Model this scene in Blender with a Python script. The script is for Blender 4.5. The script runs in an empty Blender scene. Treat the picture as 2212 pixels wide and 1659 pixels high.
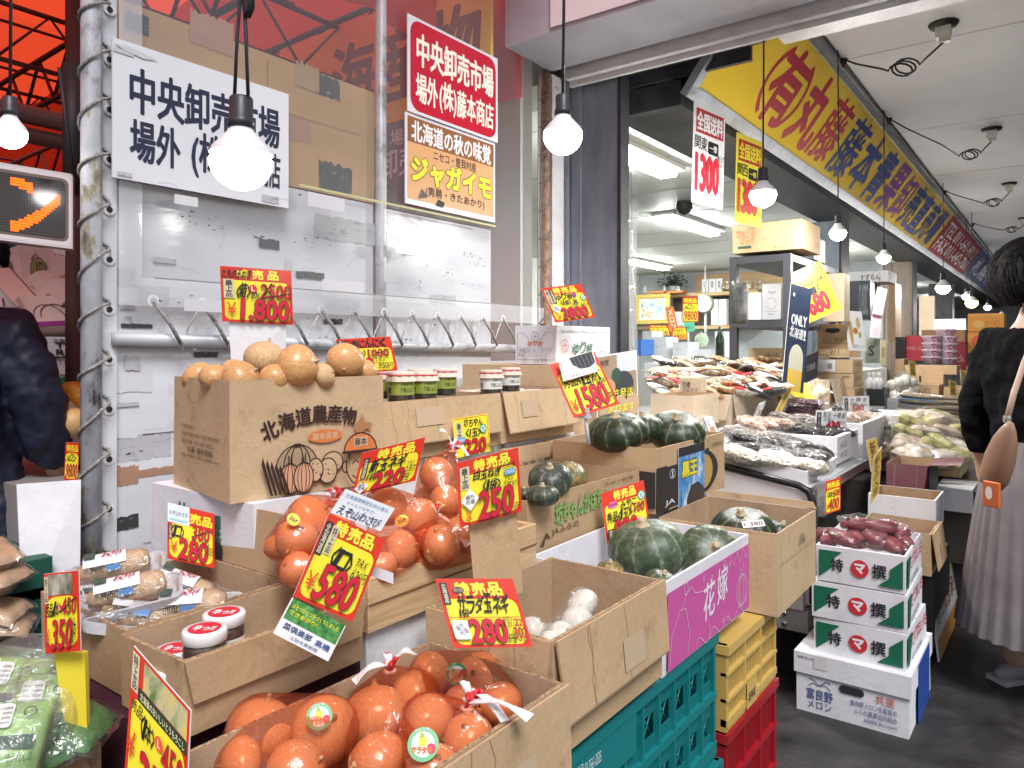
import bpy, bmesh, math, random
from mathutils import Vector, Matrix, noise
R = math.radians
random.seed(7)
SC = bpy.context.scene
# ---------------------------------------------------------------- camera, sky, sun, exposure
# world: x = across the walkway (towards the street), y = along the street, z up; camera stands at (0, 0, 1.28)
CH = 1.28
YAW = math.atan(1194 / 1600)
cam = bpy.data.cameras.new('camera'); camo = bpy.data.objects.new('camera', cam)
SC.collection.objects.link(camo); SC.camera = camo
camo.location = (0, 0, CH); camo.rotation_euler = (R(90), 0, YAW)
cam.sensor_width = 36; cam.lens = 36 * 1600 / 2212; cam.shift_y = -79.5 / 2212; cam.clip_start = .02; cam.clip_end = 500
W = bpy.data.worlds.new('World'); SC.world = W; W.use_nodes = True
nt = W.node_tree; bg = nt.nodes['Background']
sky = nt.nodes.new('ShaderNodeTexSky'); sky.sky_type = 'NISHITA'; sky.sun_disc = False
SUN_EL, SUN_AZ = 52, 125     # azimuth measured clockwise from +y
sky.sun_elevation = R(SUN_EL); sky.sun_rotation = R(SUN_AZ); sky.dust_density = 2.5; sky.air_density = 1.0; sky.ozone_density = .6
nt.links.new(sky.outputs[0], bg.inputs[0]); bg.inputs[1].default_value = .085
sl = bpy.data.lights.new('sun', 'SUN'); sl.energy = 2.0; sl.angle = R(22); sl.color = (.97, .98, 1)
so = bpy.data.objects.new('sun', sl); SC.collection.objects.link(so)
sd = Vector((math.sin(R(SUN_AZ)) * math.cos(R(SUN_EL)), math.cos(R(SUN_AZ)) * math.cos(R(SUN_EL)), math.sin(R(SUN_EL))))
so.rotation_euler = (-sd).to_track_quat('-Z', 'Y').to_euler(); so.location = (3, -3, 8)
SC.view_settings.view_transform = 'Standard'; SC.view_settings.look = 'None'; SC.view_settings.exposure = .58; SC.view_settings.gamma = 1
SC.render.engine = 'CYCLES'
SC.cycles.use_denoising = True; SC.cycles.max_bounces = 8; SC.cycles.transparent_max_bounces = 24; SC.cycles.sample_clamp_indirect = 6
SC.cycles.caustics_reflective = False; SC.cycles.caustics_refractive = False
BULB_E, TUBE_E = 420, 75

# ---------------------------------------------------------------- where things stand
CY, SY = math.cos(YAW), math.sin(YAW)
def at(x, y, D):            # point at depth D seen in direction (x, y)
    X = (x - 1106) / 1600 * D
    return Vector((X * CY - D * SY, X * SY + D * CY, CH - (y - 750) / 1600 * D))
def onx(x, y, c):
    r = (x - 1106) / 1600; D = c / (r * CY - SY); return at(x, y, D)
def ony(x, y, s):
    r = (x - 1106) / 1600; D = s / (r * SY + CY); return at(x, y, D)
def onz(x, y, z): return at(x, y, 1600 * (CH - z) / (y - 750))
V3 = Vector
UPZ = V3((0, 0, 1))

# ---------------------------------------------------------------- materials
MATS = {}
def new_mat(key):
    m = bpy.data.materials.new(key); m.use_nodes = True
    return m, m.node_tree, m.node_tree.nodes['Principled BSDF']
def lin(c): return tuple(pow((v / 255 + .055) / 1.055, 2.4) if v > 10 else v / 255 / 12.92 for v in c)
def pm(col, rough=.55, metal=0, spec=.4, key=None):
    k = ('p', tuple(col), rough, metal, spec)
    if k not in MATS:
        m, t, b = new_mat('paint')
        b.inputs['Base Color'].default_value = (*col, 1); b.inputs['Roughness'].default_value = rough
        b.inputs['Metallic'].default_value = metal; b.inputs['Specular IOR Level'].default_value = spec
        MATS[k] = m
    return MATS[k]
def N(t, typ, **kw):
    n = t.nodes.new(typ)
    for a, v in kw.items():
        if a.startswith('i_'): n.inputs[a[2:].replace('_', ' ')].default_value = v
        else: setattr(n, a, v)
    return n
def ramp(t, src, stops):
    r = t.nodes.new('ShaderNodeValToRGB'); e = r.color_ramp.elements
    while len(e) < len(stops): e.new(.5)
    for q, (p, c) in zip(e, stops): q.position = p; q.color = (*c, 1)
    t.links.new(src, r.inputs[0]); return r.outputs[0]
def coords(t, scale=(1, 1, 1), gen='Object'):
    tc = t.nodes.new('ShaderNodeTexCoord'); mp = t.nodes.new('ShaderNodeMapping'); mp.inputs['Scale'].default_value = scale
    t.links.new(tc.outputs[gen], mp.inputs[0]); return mp.outputs[0]
def noisy(key, stops, scale=8, detail=6, rough=.6, metal=0, bump=0, stretch=(1, 1, 1), bscale=None, spec=.4, ndist=0, rr=None):
    if key in MATS: return MATS[key]
    m, t, b = new_mat(key); L = t.links.new
    v = coords(t, stretch)
    n = N(t, 'ShaderNodeTexNoise'); n.inputs['Scale'].default_value = scale; n.inputs['Detail'].default_value = detail; n.inputs['Distortion'].default_value = ndist
    n.inputs['Roughness'].default_value = .65
    L(v, n.inputs['Vector']); L(ramp(t, n.outputs[0], stops), b.inputs['Base Color'])
    b.inputs['Roughness'].default_value = rough; b.inputs['Metallic'].default_value = metal; b.inputs['Specular IOR Level'].default_value = spec
    if rr:
        L(ramp(t, n.outputs[0], [(.3, (rr[0],) * 3), (.7, (rr[1],) * 3)]), b.inputs['Roughness'])
    if bump:
        n2 = N(t, 'ShaderNodeTexNoise'); n2.inputs['Scale'].default_value = bscale or scale * 3; n2.inputs['Detail'].default_value = 5
        L(v, n2.inputs['Vector'])
        bp = N(t, 'ShaderNodeBump'); bp.inputs['Strength'].default_value = bump; bp.inputs['Distance'].default_value = .01
        L(n2.outputs[0], bp.inputs['Height']); L(bp.outputs[0], b.inputs['Normal'])
    MATS[key] = m; return m
def g(v): return (v, v, v)
def card_mat(col=(.50, .335, .19), key='cardboard'):
    k = (key, col)
    if k not in MATS:
        m = noisy(str(k), [(.25, tuple(c * .86 for c in col)), (.5, col), (.8, tuple(min(1, c * 1.1) for c in col))], scale=5, detail=8, rough=.75, bump=.12, bscale=60, stretch=(1, 1, 1.0), spec=.2)
        t = m.node_tree; b = t.nodes['Principled BSDF']; src = b.inputs['Base Color'].links[0].from_socket
        tc = t.nodes.new('ShaderNodeTexCoord'); f1 = N(t, 'ShaderNodeTexNoise'); f1.inputs['Scale'].default_value = 260; f1.inputs['Detail'].default_value = 3; t.links.new(tc.outputs['Object'], f1.inputs['Vector'])
        f2 = N(t, 'ShaderNodeTexNoise'); f2.inputs['Scale'].default_value = 14; f2.inputs['Detail'].default_value = 10; f2.inputs['Roughness'].default_value = .75; t.links.new(tc.outputs['Object'], f2.inputs['Vector'])
        mx = N(t, 'ShaderNodeMix', data_type='RGBA', blend_type='MULTIPLY'); mx.inputs['Factor'].default_value = 1; t.links.new(src, mx.inputs['A']); t.links.new(ramp(t, f1.outputs[0], [(.3, g(.88) if key == 'cardboard' else g(.97)), (.6, g(1.0))]), mx.inputs['B'])
        m2 = N(t, 'ShaderNodeMix', data_type='RGBA', blend_type='MULTIPLY'); m2.inputs['Factor'].default_value = 1; t.links.new(mx.outputs['Result'], m2.inputs['A']); t.links.new(ramp(t, f2.outputs[0], [(.34, (.80, .76, .72) if key == 'cardboard' else g(.94)), (.46, g(1.0))]), m2.inputs['B'])
        t.links.new(m2.outputs['Result'], b.inputs['Base Color']); MATS[k] = m
    return MATS[k]
CARD = card_mat((.55, .385, .225)); CARD2 = card_mat((.60, .43, .26)); CARD3 = card_mat((.48, .33, .19)); WCARD = card_mat((.76, .76, .79), 'whiteboard'); BCARD = card_mat((.05, .045, .045), 'blackcard')
PALE = card_mat((.62, .50, .36)); KRAFT_IN = card_mat((.46, .33, .21))
def emit(col, s, key):
    if key not in MATS:
        m = bpy.data.materials.new(key); m.use_nodes = True; t = m.node_tree; t.nodes.clear()
        e = N(t, 'ShaderNodeEmission'); e.inputs[0].default_value = (*col, 1); e.inputs[1].default_value = s
        o = N(t, 'ShaderNodeOutputMaterial'); t.links.new(e.outputs[0], o.inputs[0]); MATS[key] = m
    return MATS[key]
def clear_film(key, tint=(1, 1, 1), haze=.06, gloss=.35, bump=.6, bscale=40, rough=.12, hazecol=(.9, .92, .95)):
    """thin plastic: mostly see-through, with crinkled highlights and a little milky haze"""
    if key in MATS: return MATS[key]
    m = bpy.data.materials.new(key); m.use_nodes = True; t = m.node_tree; t.nodes.clear(); L = t.links.new
    tr = N(t, 'ShaderNodeBsdfTransparent'); tr.inputs[0].default_value = (*tint, 1)
    gl = N(t, 'ShaderNodeBsdfGlossy'); gl.inputs['Roughness'].default_value = rough; gl.inputs[0].default_value = (1, 1, 1, 1)
    df = N(t, 'ShaderNodeBsdfDiffuse'); df.inputs[0].default_value = (*hazecol, 1)
    v = coords(t); n = N(t, 'ShaderNodeTexNoise'); n.inputs['Scale'].default_value = bscale; n.inputs['Detail'].default_value = 3; n.inputs['Distortion'].default_value = 1.2
    L(v, n.inputs['Vector'])
    bp = N(t, 'ShaderNodeBump'); bp.inputs['Strength'].default_value = bump; bp.inputs['Distance'].default_value = .02
    L(n.outputs[0], bp.inputs['Height']); L(bp.outputs[0], gl.inputs['Normal'])
    lw = N(t, 'ShaderNodeLayerWeight'); lw.inputs['Blend'].default_value = .25; L(bp.outputs[0], lw.inputs['Normal'])
    mr = N(t, 'ShaderNodeMapRange'); mr.inputs['To Min'].default_value = gloss * .25; mr.inputs['To Max'].default_value = min(1, gloss * 2)
    L(lw.outputs['Fresnel'], mr.inputs['Value'])
    m1 = N(t, 'ShaderNodeMixShader'); m1.inputs[0].default_value = haze; L(tr.outputs[0], m1.inputs[1]); L(df.outputs[0], m1.inputs[2])
    m2 = N(t, 'ShaderNodeMixShader'); L(mr.outputs[0], m2.inputs[0]); L(m1.outputs[0], m2.inputs[1]); L(gl.outputs[0], m2.inputs[2])
    o = N(t, 'ShaderNodeOutputMaterial'); L(m2.outputs[0], o.inputs[0]); MATS[key] = m; return m
CLEAR = clear_film('clear_bag', haze=.05, gloss=.22)
WRAP = clear_film('wrap', haze=.02, gloss=.15, bump=.4, bscale=60)
NET = clear_film('red_net', tint=(1, .72, .60), haze=.085, gloss=.2, bump=.2, bscale=30, rough=.2, hazecol=(.72, .08, .05))
VINYL = clear_film('vinyl', haze=.08, gloss=.14, bump=.10, bscale=4, rough=.16, hazecol=(.85, .87, .92))
GLASSJ = clear_film('jar_glass', haze=.02, gloss=.3, bump=0, rough=.05)
CASEG = clear_film('case_glass', haze=.03, gloss=.4, bump=0, rough=.05, tint=(.8, .83, .83))

# ---------------------------------------------------------------- lettering
GC = {}
def raw(txt, bold):
    k = (txt, round(bold, 3))
    if k not in GC:
        c = bpy.data.curves.new('t', 'FONT'); c.body = txt; c.offset = bold; c.resolution_u = 2; c.space_line = .92
        o = bpy.data.objects.new('t', c); m = o.to_mesh()
        GC[k] = ([(v.co.x, v.co.y) for v in m.vertices], [tuple(p.vertices) for p in m.polygons])
        o.to_mesh_clear(); bpy.data.objects.remove(o); bpy.data.curves.remove(c)
    return GC[k]
def bbox(vs):
    xs = [v[0] for v in vs]; ys = [v[1] for v in vs]; return min(xs), max(xs), min(ys), max(ys)

# ---------------------------------------------------------------- mesh builder
class MB:
    def __init__(s): s.v = []; s.f = []; s.m = []; s.mats = []; s.sm = []; s.fr = None; s.lay = 0
    def mi(s, m):
        if isinstance(m, tuple): m = pm(m)
        if m not in s.mats: s.mats.append(m)
        return s.mats.index(m)
    def add(s, vs, fs, m, smooth=False):
        o = len(s.v); s.v += [V3(v) for v in vs]; i = s.mi(m)
        for f in fs: s.f.append([a + o for a in f]); s.m.append(i); s.sm.append(smooth)
    def box(s, x0, x1, y0, y1, z0, z1, m, M=None):
        vs = [V3(p) for p in ((x0, y0, z0), (x1, y0, z0), (x1, y1, z0), (x0, y1, z0), (x0, y0, z1), (x1, y0, z1), (x1, y1, z1), (x0, y1, z1))]
        if M: vs = [M @ v for v in vs]
        s.add(vs, [(0, 3, 2, 1), (4, 5, 6, 7), (0, 1, 5, 4), (1, 2, 6, 5), (2, 3, 7, 6), (3, 0, 4, 7)], m)
    def slab(s, pts, th, m, nrm=None):     # polygon with thickness behind it
        n = nrm or (V3(pts[1]) - V3(pts[0])).cross(V3(pts[2]) - V3(pts[0])).normalized()
        a = [V3(p) for p in pts]; b = [p - n * th for p in a]; k = len(a)
        s.add(a + b, [tuple(range(k)), tuple(range(2 * k - 1, k - 1, -1))] + [(i, i + k, (i + 1) % k + k, (i + 1) % k) for i in range(k)], m)
    def tube(s, pts, r, m, n=8, smooth=True, caps=True):
        pts = [V3(p) for p in pts]; vs = []; fs = []; K = len(pts)
        rs = r if isinstance(r, (list, tuple)) else [r] * K
        ref = None
        for i, p in enumerate(pts):
            d = (pts[min(i + 1, K - 1)] - pts[max(i - 1, 0)]).normalized()
            if ref is None: ref = d.orthogonal().normalized()
            else:
                ref = ref - d * ref.dot(d)
                ref = ref.normalized() if ref.length > 1e-6 else d.orthogonal().normalized()
            e = d.cross(ref)
            vs += [p + (ref * math.cos(2 * math.pi * j / n) + e * math.sin(2 * math.pi * j / n)) * rs[i] for j in range(n)]
        for i in range(K - 1):
            for j in range(n):
                a = i * n + j; b = i * n + (j + 1) % n; fs.append((a, b, b + n, a + n))
        if caps: fs += [tuple(range(n - 1, -1, -1)), tuple(range((K - 1) * n, K * n))]
        s.add(vs, fs, m, smooth)
    def lathe(s, prof, m, n=24, c=(0, 0, 0), rib=None, M=None, smooth=True, sy=1):
        vs = []; fs = []; c = V3(c)
        for (r, z) in prof:
            for j in range(n):
                a = 2 * math.pi * j / n; k = rib(a, z) if rib else 1
                p = V3((r * k * math.cos(a), r * k * math.sin(a) * sy, z)); vs.append((M @ p if M else p) + c)
        for i in range(len(prof) - 1):
            for j in range(n):
                a = i * n + j; b = i * n + (j + 1) % n; fs.append((a, b, b + n, a + n))
        s.add(vs, fs, m, smooth)
    # --- flat marks on a face
    def frame(s, O, U, V, w, h):
        U = V3(U).normalized(); V = V3(V); V = V.normalized(); s.fr = (V3(O), U, V, U.cross(V).normalized(), w, h); s.lay = .0006
        s.unit = True
    def P(s, x, y):
        O, U, V, n, w, h = s.fr; return O + U * (x * w) + V * (y * h) + n * s.lay
    def flat(s, pts, fs, m):
        s.add([s.P(*p) for p in pts], fs, m if not isinstance(m, tuple) else pm(m)); 
    def up(s): s.lay += .00022
    def rect(s, x, y, w, h, m): s.flat([(x, y), (x + w, y), (x + w, y + h), (x, y + h)], [(0, 1, 2, 3)], m); s.up()
    def pol(s, pts, m): s.flat(pts, [tuple(range(len(pts)))], m); s.up()
    def ell(s, x, y, rx, ry, m, n=28, a0=0, a1=2 * math.pi):
        s.pol([(x + rx * math.cos(a0 + (a1 - a0) * i / n), y + ry * math.sin(a0 + (a1 - a0) * i / n)) for i in range(n)], m)
    def rrect(s, x, y, w, h, r, m):
        W_, H_ = s.fr[4], s.fr[5]; rx, ry = r / W_, r / H_; pts = []
        for (cx, cy, a) in ((x + w - rx, y + ry, -90), (x + w - rx, y + h - ry, 0), (x + rx, y + h - ry, 90), (x + rx, y + ry, 180)):
            pts += [(cx + rx * math.cos(R(a + 90 * i / 6)), cy + ry * math.sin(R(a + 90 * i / 6))) for i in range(7)]
        s.pol(pts, m)
    def line(s, pts, th, m):       # stroke with width th (metres)
        W_, H_ = s.fr[4], s.fr[5]; q = [V3((p[0] * W_, p[1] * H_, 0)) for p in pts]; a = []; b = []
        for i, p in enumerate(q):
            d = (q[min(i + 1, len(q) - 1)] - q[max(i - 1, 0)]); d = d.normalized() if d.length > 0 else V3((1, 0, 0))
            n = V3((-d.y, d.x, 0)) * th / 2; a.append(p + n); b.append(p - n)
        pts2 = [(p.x / W_, p.y / H_) for p in a + b]; k = len(a)
        s.flat(pts2, [(i, i + k, i + k + 1, i + 1) for i in range(k - 1)], m); s.up()
    def loop(s, x, y, rx, ry, th, m, n=30, a0=0, a1=360): s.line([(x + rx * math.cos(R(a0 + (a1 - a0) * i / n)), y + ry * math.sin(R(a0 + (a1 - a0) * i / n))) for i in range(n + 1)], th, m)
    def _t(s, txt, box, col, b, off, shear, rot, bb):
        x, y, w, h = box; vs, fs = raw(txt, off); x0, x1, y0, y1 = bb
        W_, H_ = s.fr[4], s.fr[5]; cr, sr = math.cos(R(rot)), math.sin(R(rot))
        sx, sy = w * W_ / max(1e-6, x1 - x0), h * H_ / max(1e-6, y1 - y0)
        if len(txt) == 1: sx = min(sx, sy * 1.15)
        mx, my = (x0 + x1) / 2, (y0 + y1) / 2; e = max(0, b - off); ex, ey = min(1, sy / sx) * e, min(1, sx / sy) * e
        k = 1 if e < .006 else (4 if e < .022 else 8)
        for c_ in range(k):
            dx, dy = (ex * math.cos(2 * math.pi * (c_ + .5) / k), ey * math.sin(2 * math.pi * (c_ + .5) / k)) if k > 1 else (0, 0)
            out = []
            for (a, q) in vs:
                q = (q - my + dy) * sy; p = (a - mx + dx) * sx + q * shear
                out.append((x + w / 2 + (p * cr - q * sr) / W_, y + h / 2 + (p * sr + q * cr) / H_))
            s.flat(out, fs, col); s.lay += .00002
    def text(s, txt, x, y, w, h, col, bold=.02, shear=0, rot=0, ol=None, ow=.05, hand=False, vert=False, seed=1):
        if vert: txt = '\n'.join(txt)
        if hand and len(txt) > 1:
            rn = random.Random(seed + len(txt)); cw = [(.4 if ch in '<>1. ' else .6 if ord(ch) < 256 else 1) for ch in txt]; T = sum(cw); cx = x
            for ch, k in zip(txt, cw):
                ww = w * k / T
                if ch != ' ':
                    s.text(ch, cx + ww * rn.uniform(-.02, .04), y + h * rn.uniform(-.05, .05), ww * .90, h * rn.uniform(.9, 1.08), col, bold * .6, shear + rn.uniform(0, .12), rot + rn.uniform(-5, 5), ol, ow)
                cx += ww
            return
        off = 0; vs, _ = raw(txt, off)
        if not vs: return
        bb = bbox(vs)
        if ol is not None: s._t(txt, (x, y, w, h), ol, bold + ow, off, shear, rot, bb); s.up()
        s._t(txt, (x, y, w, h), col, bold, off, shear, rot, bb); s.up()
    def build(s, name, parent=None, origin=None, bevel=0):
        o0 = V3(origin) if origin is not None else V3((0, 0, 0))
        me = bpy.data.meshes.new(name); me.from_pydata([tuple(v - o0) for v in s.v], [], s.f)
        for m in s.mats: me.materials.append(m)
        me.polygons.foreach_set('material_index', s.m); me.polygons.foreach_set('use_smooth', s.sm); me.update()
        o = bpy.data.objects.new(name, me); SC.collection.objects.link(o); o.location = o0
        if parent: o.parent = parent
        if bevel:
            b = o.modifiers.new('edge', 'BEVEL'); b.width = bevel; b.segments = 2; b.limit_method = 'ANGLE'; b.angle_limit = R(50)
        return o
def thing(name, label, cat, loc=(0, 0, 0), rz=0, group=None):
    o = bpy.data.objects.new(name, None); SC.collection.objects.link(o); o.empty_display_size = .05
    o.location = loc; o.rotation_euler = (0, 0, R(rz)); return tag(o, label, cat, group)
def tag(o, label, cat, group=None):
    o['label'] = label; o['category'] = cat
    if group: o['group'] = group
    return o
def struct(o): o['kind'] = 'structure'; return o
def copy_tree(o, loc=None, rz=None, label=None, parent=None, rot=None, sc=None):
    c = o.copy(); SC.collection.objects.link(c); c.parent = parent
    if loc is not None: c.location = loc
    if rz is not None: c.rotation_euler = (0, 0, R(rz))
    if rot is not None: c.rotation_euler = rot
    if sc is not None: c.scale = sc if isinstance(sc, (tuple, list)) else (sc,) * 3
    if label: c['label'] = label
    for ch in list(o.children): copy_tree(ch, parent=c)
    return c
def facing(n):     # rotation matrix taking local +z to n
    return V3(n).normalized().to_track_quat('Z', 'Y').to_matrix().to_4x4()
BLK = (.012, .012, .014); WHT = (.82, .82, .83); REDC = (.62, .018, .02); ORED = (.72, .05, .02); YEL = (.88, .78, .05); DRK = (.03, .03, .035)
# ---------------------------------------------------------------- the setting
GROUND = noisy('concrete_floor', [(.30, (.010, .0095, .0095)), (.42, (.022, .020, .020)), (.58, (.036, .034, .033)), (.72, (.060, .054, .050))], scale=3.4, detail=12, rough=.5, bump=.35, bscale=40, ndist=.6, rr=(.35, .75))
CEILM = noisy('painted_ceiling', [(.3, (.62, .62, .65)), (.6, (.70, .70, .72)), (.8, (.74, .74, .75))], scale=1.3, detail=5, rough=.7)
GREYP = noisy('grey_painted_steel', [(.25, (.16, .19, .235)), (.5, (.24, .275, .33)), (.75, (.32, .355, .41)), (.9, (.20, .18, .17))], scale=6, detail=10, rough=.5, bump=.15, stretch=(2, 2, .6))
DKSTEEL = noisy('dark_steel', [(.3, (.018, .018, .022)), (.6, (.045, .045, .052)), (.85, (.10, .085, .075))], scale=9, detail=9, rough=.55, bump=.2)
CREAM = noisy('cream_wall', [(.3, (.60, .60, .56)), (.7, (.68, .68, .64))], scale=2, rough=.7)
SOFF = noisy('soffit_paint', [(.3, (.36, .37, .42)), (.55, (.46, .47, .52)), (.7, (.52, .52, .56))], scale=3, detail=9, rough=.6)
WHTM = noisy('white_metal', [(.25, (.55, .55, .57)), (.5, (.72, .72, .75)), (.62, (.78, .78, .80)), (.82, (.35, .31, .28))], scale=7, detail=9, rough=.45, stretch=(1, 1, 3))
m = MB(); m.box(-40, 40, -30, 60, -.1, 0, GROUND); struct(m.build('ground'))
m = MB(); m.box(-1.12, 5.5, 3.22, 34, 2.95, 3.05, CEILM); 
for k in range(8): m.box(-1.1, 5.4, 4.6 + k * 1.82, 4.606 + k * 1.82, 2.9475, 2.949, pm((.36, .36, .38)))
for c_ in (.72, 2.6): m.box(c_, c_ + .006, 3.25, 20, 2.9465, 2.9475, pm((.40, .40, .42)))
struct(m.build('walkway_ceiling'))
# shop building the walkway runs along
B = thing('shop_building', 'long market shop with cream interior, open front and white ceiling behind the yellow signboard', 'building', (-4, 8, 0))
def part(mb, name, par): return mb.build(name, None, None) if par is None else _p(mb, name, par)
def _p(mb, name, par):
    o = mb.build(name); o.parent = par
    Mi = par.matrix_basis.inverted(); o.matrix_basis = Mi @ o.matrix_basis; return o
m = MB(); m.box(-6.1, -1.9, 3.3, 30, 2.56, 2.7, noisy('shop_ceiling', [(.3, (.60, .62, .58)), (.7, (.68, .69, .66))], scale=1, rough=.6)); _p(m, 'ceiling', B)
m = MB(); m.box(-6.2, -6.1, 2.9, 30, 0, 2.56, CREAM); _p(m, 'back_wall', B)
m = MB(); m.box(-6.1, -2.15, 2.95, 3.05, 0, 3.2, CREAM); _p(m, 'end_wall', B)
m = MB(); m.box(-6.1, -1.99, 12, 12.1, 0, 2.56, noisy('bluegrey_wall', [(.3, (.40, .43, .46)), (.7, (.5, .53, .55))], scale=2)); _p(m, 'partition_wall', B)
m = MB(); m.box(-1.84, -1.47, 3.32, 26, 2.44, 2.56, DKSTEEL); m.box(-1.60, -1.50, 3.32, 26, 2.56, 2.95, DKSTEEL); _p(m, 'front_beam', B)
m = MB(); m.box(-6.2, 2, 29, 29.1, 0, 3, pm((.42, .43, .46))); _p(m, 'far_wall', B)
m = MB()
for k in range(9): m.box(-6.1, -1.9, 3.6 + k * 1.0, 3.612 + k * 1.0, 2.5565, 2.5585, pm((.35, .36, .34)))
_p(m, 'ceiling_seam', B)
m = MB(); m.box(-6.2, -1.13, 3.06, 34, 2.96, 3.05, CREAM); m.box(-1.93, -1.13, 3.305, 3.33, 2.57, 2.955, DKSTEEL); _p(m, 'roof_slab', B)

def column(label, c0, c1, s0, s1, zt, mat, name='steel_column', fl=True):
    t = thing(name, label, 'column', ((c0 + c1) / 2, (s0 + s1) / 2, 0))
    m = MB()
    if fl:
        w = c1 - c0
        m.box(c0, c1, s0, s0 + .03, 0, zt, mat); m.box(c0 + w * .42, c0 + w * .58, s0 + .03, max(s0 + .035, s1 - .03), 0, zt, mat); m.box(c0, c1, s1 - .03, s1, 0, zt, mat)
    else: m.box(c0, c1, s0, s1, 0, zt, mat)
    _p(m, 'shaft', t)
    m = MB(); m.box(c0 - .025, c0 - .003, s0 - .012, s1, 0, zt, mat); m.box(c1 + .003, c1 + .022, s0 - .012, s1, 0, zt, DKSTEEL)
    m.box(c0 + (c1 - c0) * .2, c0 + (c1 - c0) * .24, s0 - .012, s0 - .001, 0, zt - .01, mat); _p(m, 'edge_rail', t)
    return t
column('grey painted steel column beside the white wall where the stall ends', -1.95, -1.69, 3.1, 3.17, 2.6, GREYP)
column('bluish grey steel column behind the rack of boxes', -1.95, -1.65, 7.2, 7.5, 2.44, GREYP)
column('brownish timber clad column farther along the shop front', -1.98, -1.65, 11.2, 11.5, 2.44, noisy('brown_wood_post', [(.3, (.10, .075, .06)), (.7, (.20, .155, .125))], scale=4, stretch=(6, 6, .3)), 'timber_column')
column('far dark steel column deepest along the walkway', -1.98, -1.65, 15.5, 15.8, 2.44, DKSTEEL)

# shutter housing across the walkway
t = thing('shutter_housing', 'grey shutter box with white rail crossing overhead above the walkway entrance', 'shutter box', (0, 2.8, 2.62))
m = MB(); m.box(-2.0, 5, 2.63, 3.0, 2.62, 3.3, SOFF); _p(m, 'box', t)
m = MB(); m.box(-1.93, 5, 3.015, 3.05, 2.57, 2.64, WHTM); m.box(-1.93, 5, 3.055, 3.075, 2.545, 2.66, WHTM); _p(m, 'rail', t)
m = MB(); m.box(-1.9, 5, 3.10, 3.2, 2.60, 2.93, DKSTEEL); m.box(-1.9, -1.06, 3.2, 3.3, 2.63, 2.93, DKSTEEL); _p(m, 'beam', t)
m = MB(); m.box(-.95, 5, 3.08, 3.20, 2.56, 2.598, WHTM); _p(m, 'flange', t)
m = MB(); m.box(-1.0, -.84, 3.22, 3.36, 2.66, 2.94, BLK and pm((.02, .02, .022), .4)); _p(m, 'bracket', t)
p0 = ony(1191, 60, 2.63)
m = MB(); m.slab([(p0.x, 2.622, 2.64), (1.2, 2.622, 2.64), (1.2, 2.622, 3.2), (p0.x, 2.622, 3.2)], .006, pm((.80, .74, .76), .4))
m.frame((p0.x, 2.622, 2.64), (1, 0, 0), (0, 0, 1), 1.2 - p0.x, .56)
m.text('中央卸売市場', .05, .12, .9, .6, (.10, .012, .02), .03)
tag(m.build('fascia_sign', origin=(0, 2.622, 2.64)), 'white fascia sign with dark maroon letters cut off by the top of the picture', 'sign')

# ---- yellow signboard, leaning outward under the ceiling
YS = thing('signboard', 'long yellow signboard with red and blue lettering leaning out under the ceiling', 'signboard', (-1.25, 7, 2.5))
Ub = V3((0, 1, 0)); b0 = V3((-1.4, 3.34, 2.515)); tp = V3((-1.1, 3.34, 2.93)); Vv = tp - b0; SH = Vv.length
nY = V3((0, 1, 0)).cross(Vv).normalized()
YELM = noisy('yellow_sheet', [(.3, (.88, .60, .04)), (.7, (.92, .65, .06))], scale=1, rough=.22, rr=(.16, .26), spec=.6)
m = MB(); m.slab([b0, b0 + Ub * 7.3, tp + Ub * 7.3, tp], .012, YELM); m.frame(b0, Ub, Vv, 7.3, SH)
u = lambda s: (s - 3.34) / 7.3
RDL = (.40, .012, .03); BLL = pm((.035, .06, .26), .3); PUR = pm((.20, .05, .28), .3)
m.loop(u(4.28), .5, .33 / 7.3, .46, .035, RDL, a0=130, a1=230)
m.text('有', u(4.03), .12, .42 / 7.3, .78, RDL, .03)
m.loop(u(4.18), .5, .33 / 7.3, .46, .035, RDL, a0=-50, a1=50)
m.text('丸', u(4.55), .10, .44 / 7.3, .80, RDL, .035); m.text('藤', u(5.02), .10, .45 / 7.3, .80, RDL, .018)
for i, ch in enumerate('藤本青果卸売直売場'): m.text(ch, u(5.54 + i * .55), .09, .50 / 7.3, .82, (BLL, BLL, BLL, PUR, PUR, BLL, BLL, BLL, BLL)[i], .02 if i in (0, 4) else .03)
m.rect(u(5.8), .0, .0012, 1, BLK)
_p(m, 'yellow_panel', YS)
m = MB(); r0 = b0 + Ub * 7.31; r1 = tp + Ub * 7.31
REDM = noisy('red_sheet', [(.3, (.42, .02, .03)), (.7, (.52, .03, .04))], scale=1, rough=.25)
m.slab([r0, r0 + Ub * 4, r1 + Ub * 4, r1], .012, REDM); m.frame(r0, Ub, Vv, 4, SH)
m.text('TEL 011-641-9912', .05, .52, .9, .34, WHT, .02); m.text('FAX 011-642-7001', .05, .12, .9, .34, WHT, .02); _p(m, 'red_panel', YS)
m = MB(); r0 = b0 + Ub * 11.32; r1 = tp + Ub * 11.32
m.slab([r0, r0 + Ub * 10, r1 + Ub * 10, r1], .012, pm((.10, .12, .28), .3)); m.frame(r0, Ub, Vv, 10, SH); m.text('札幌中央市場直送', .05, .2, .9, .6, WHT, .02); _p(m, 'blue_panel', YS)
m = MB(); vn = Vv.normalized()
def frame_bar(a, b, wv, n, th, mat): m.slab([a, b, b + wv, a + wv], th, mat)
ALU = noisy('dull_aluminium', [(.3, (.34, .36, .39)), (.6, (.52, .54, .57)), (.85, (.30, .28, .27))], scale=8, detail=8, rough=.4, metal=.6)
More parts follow.
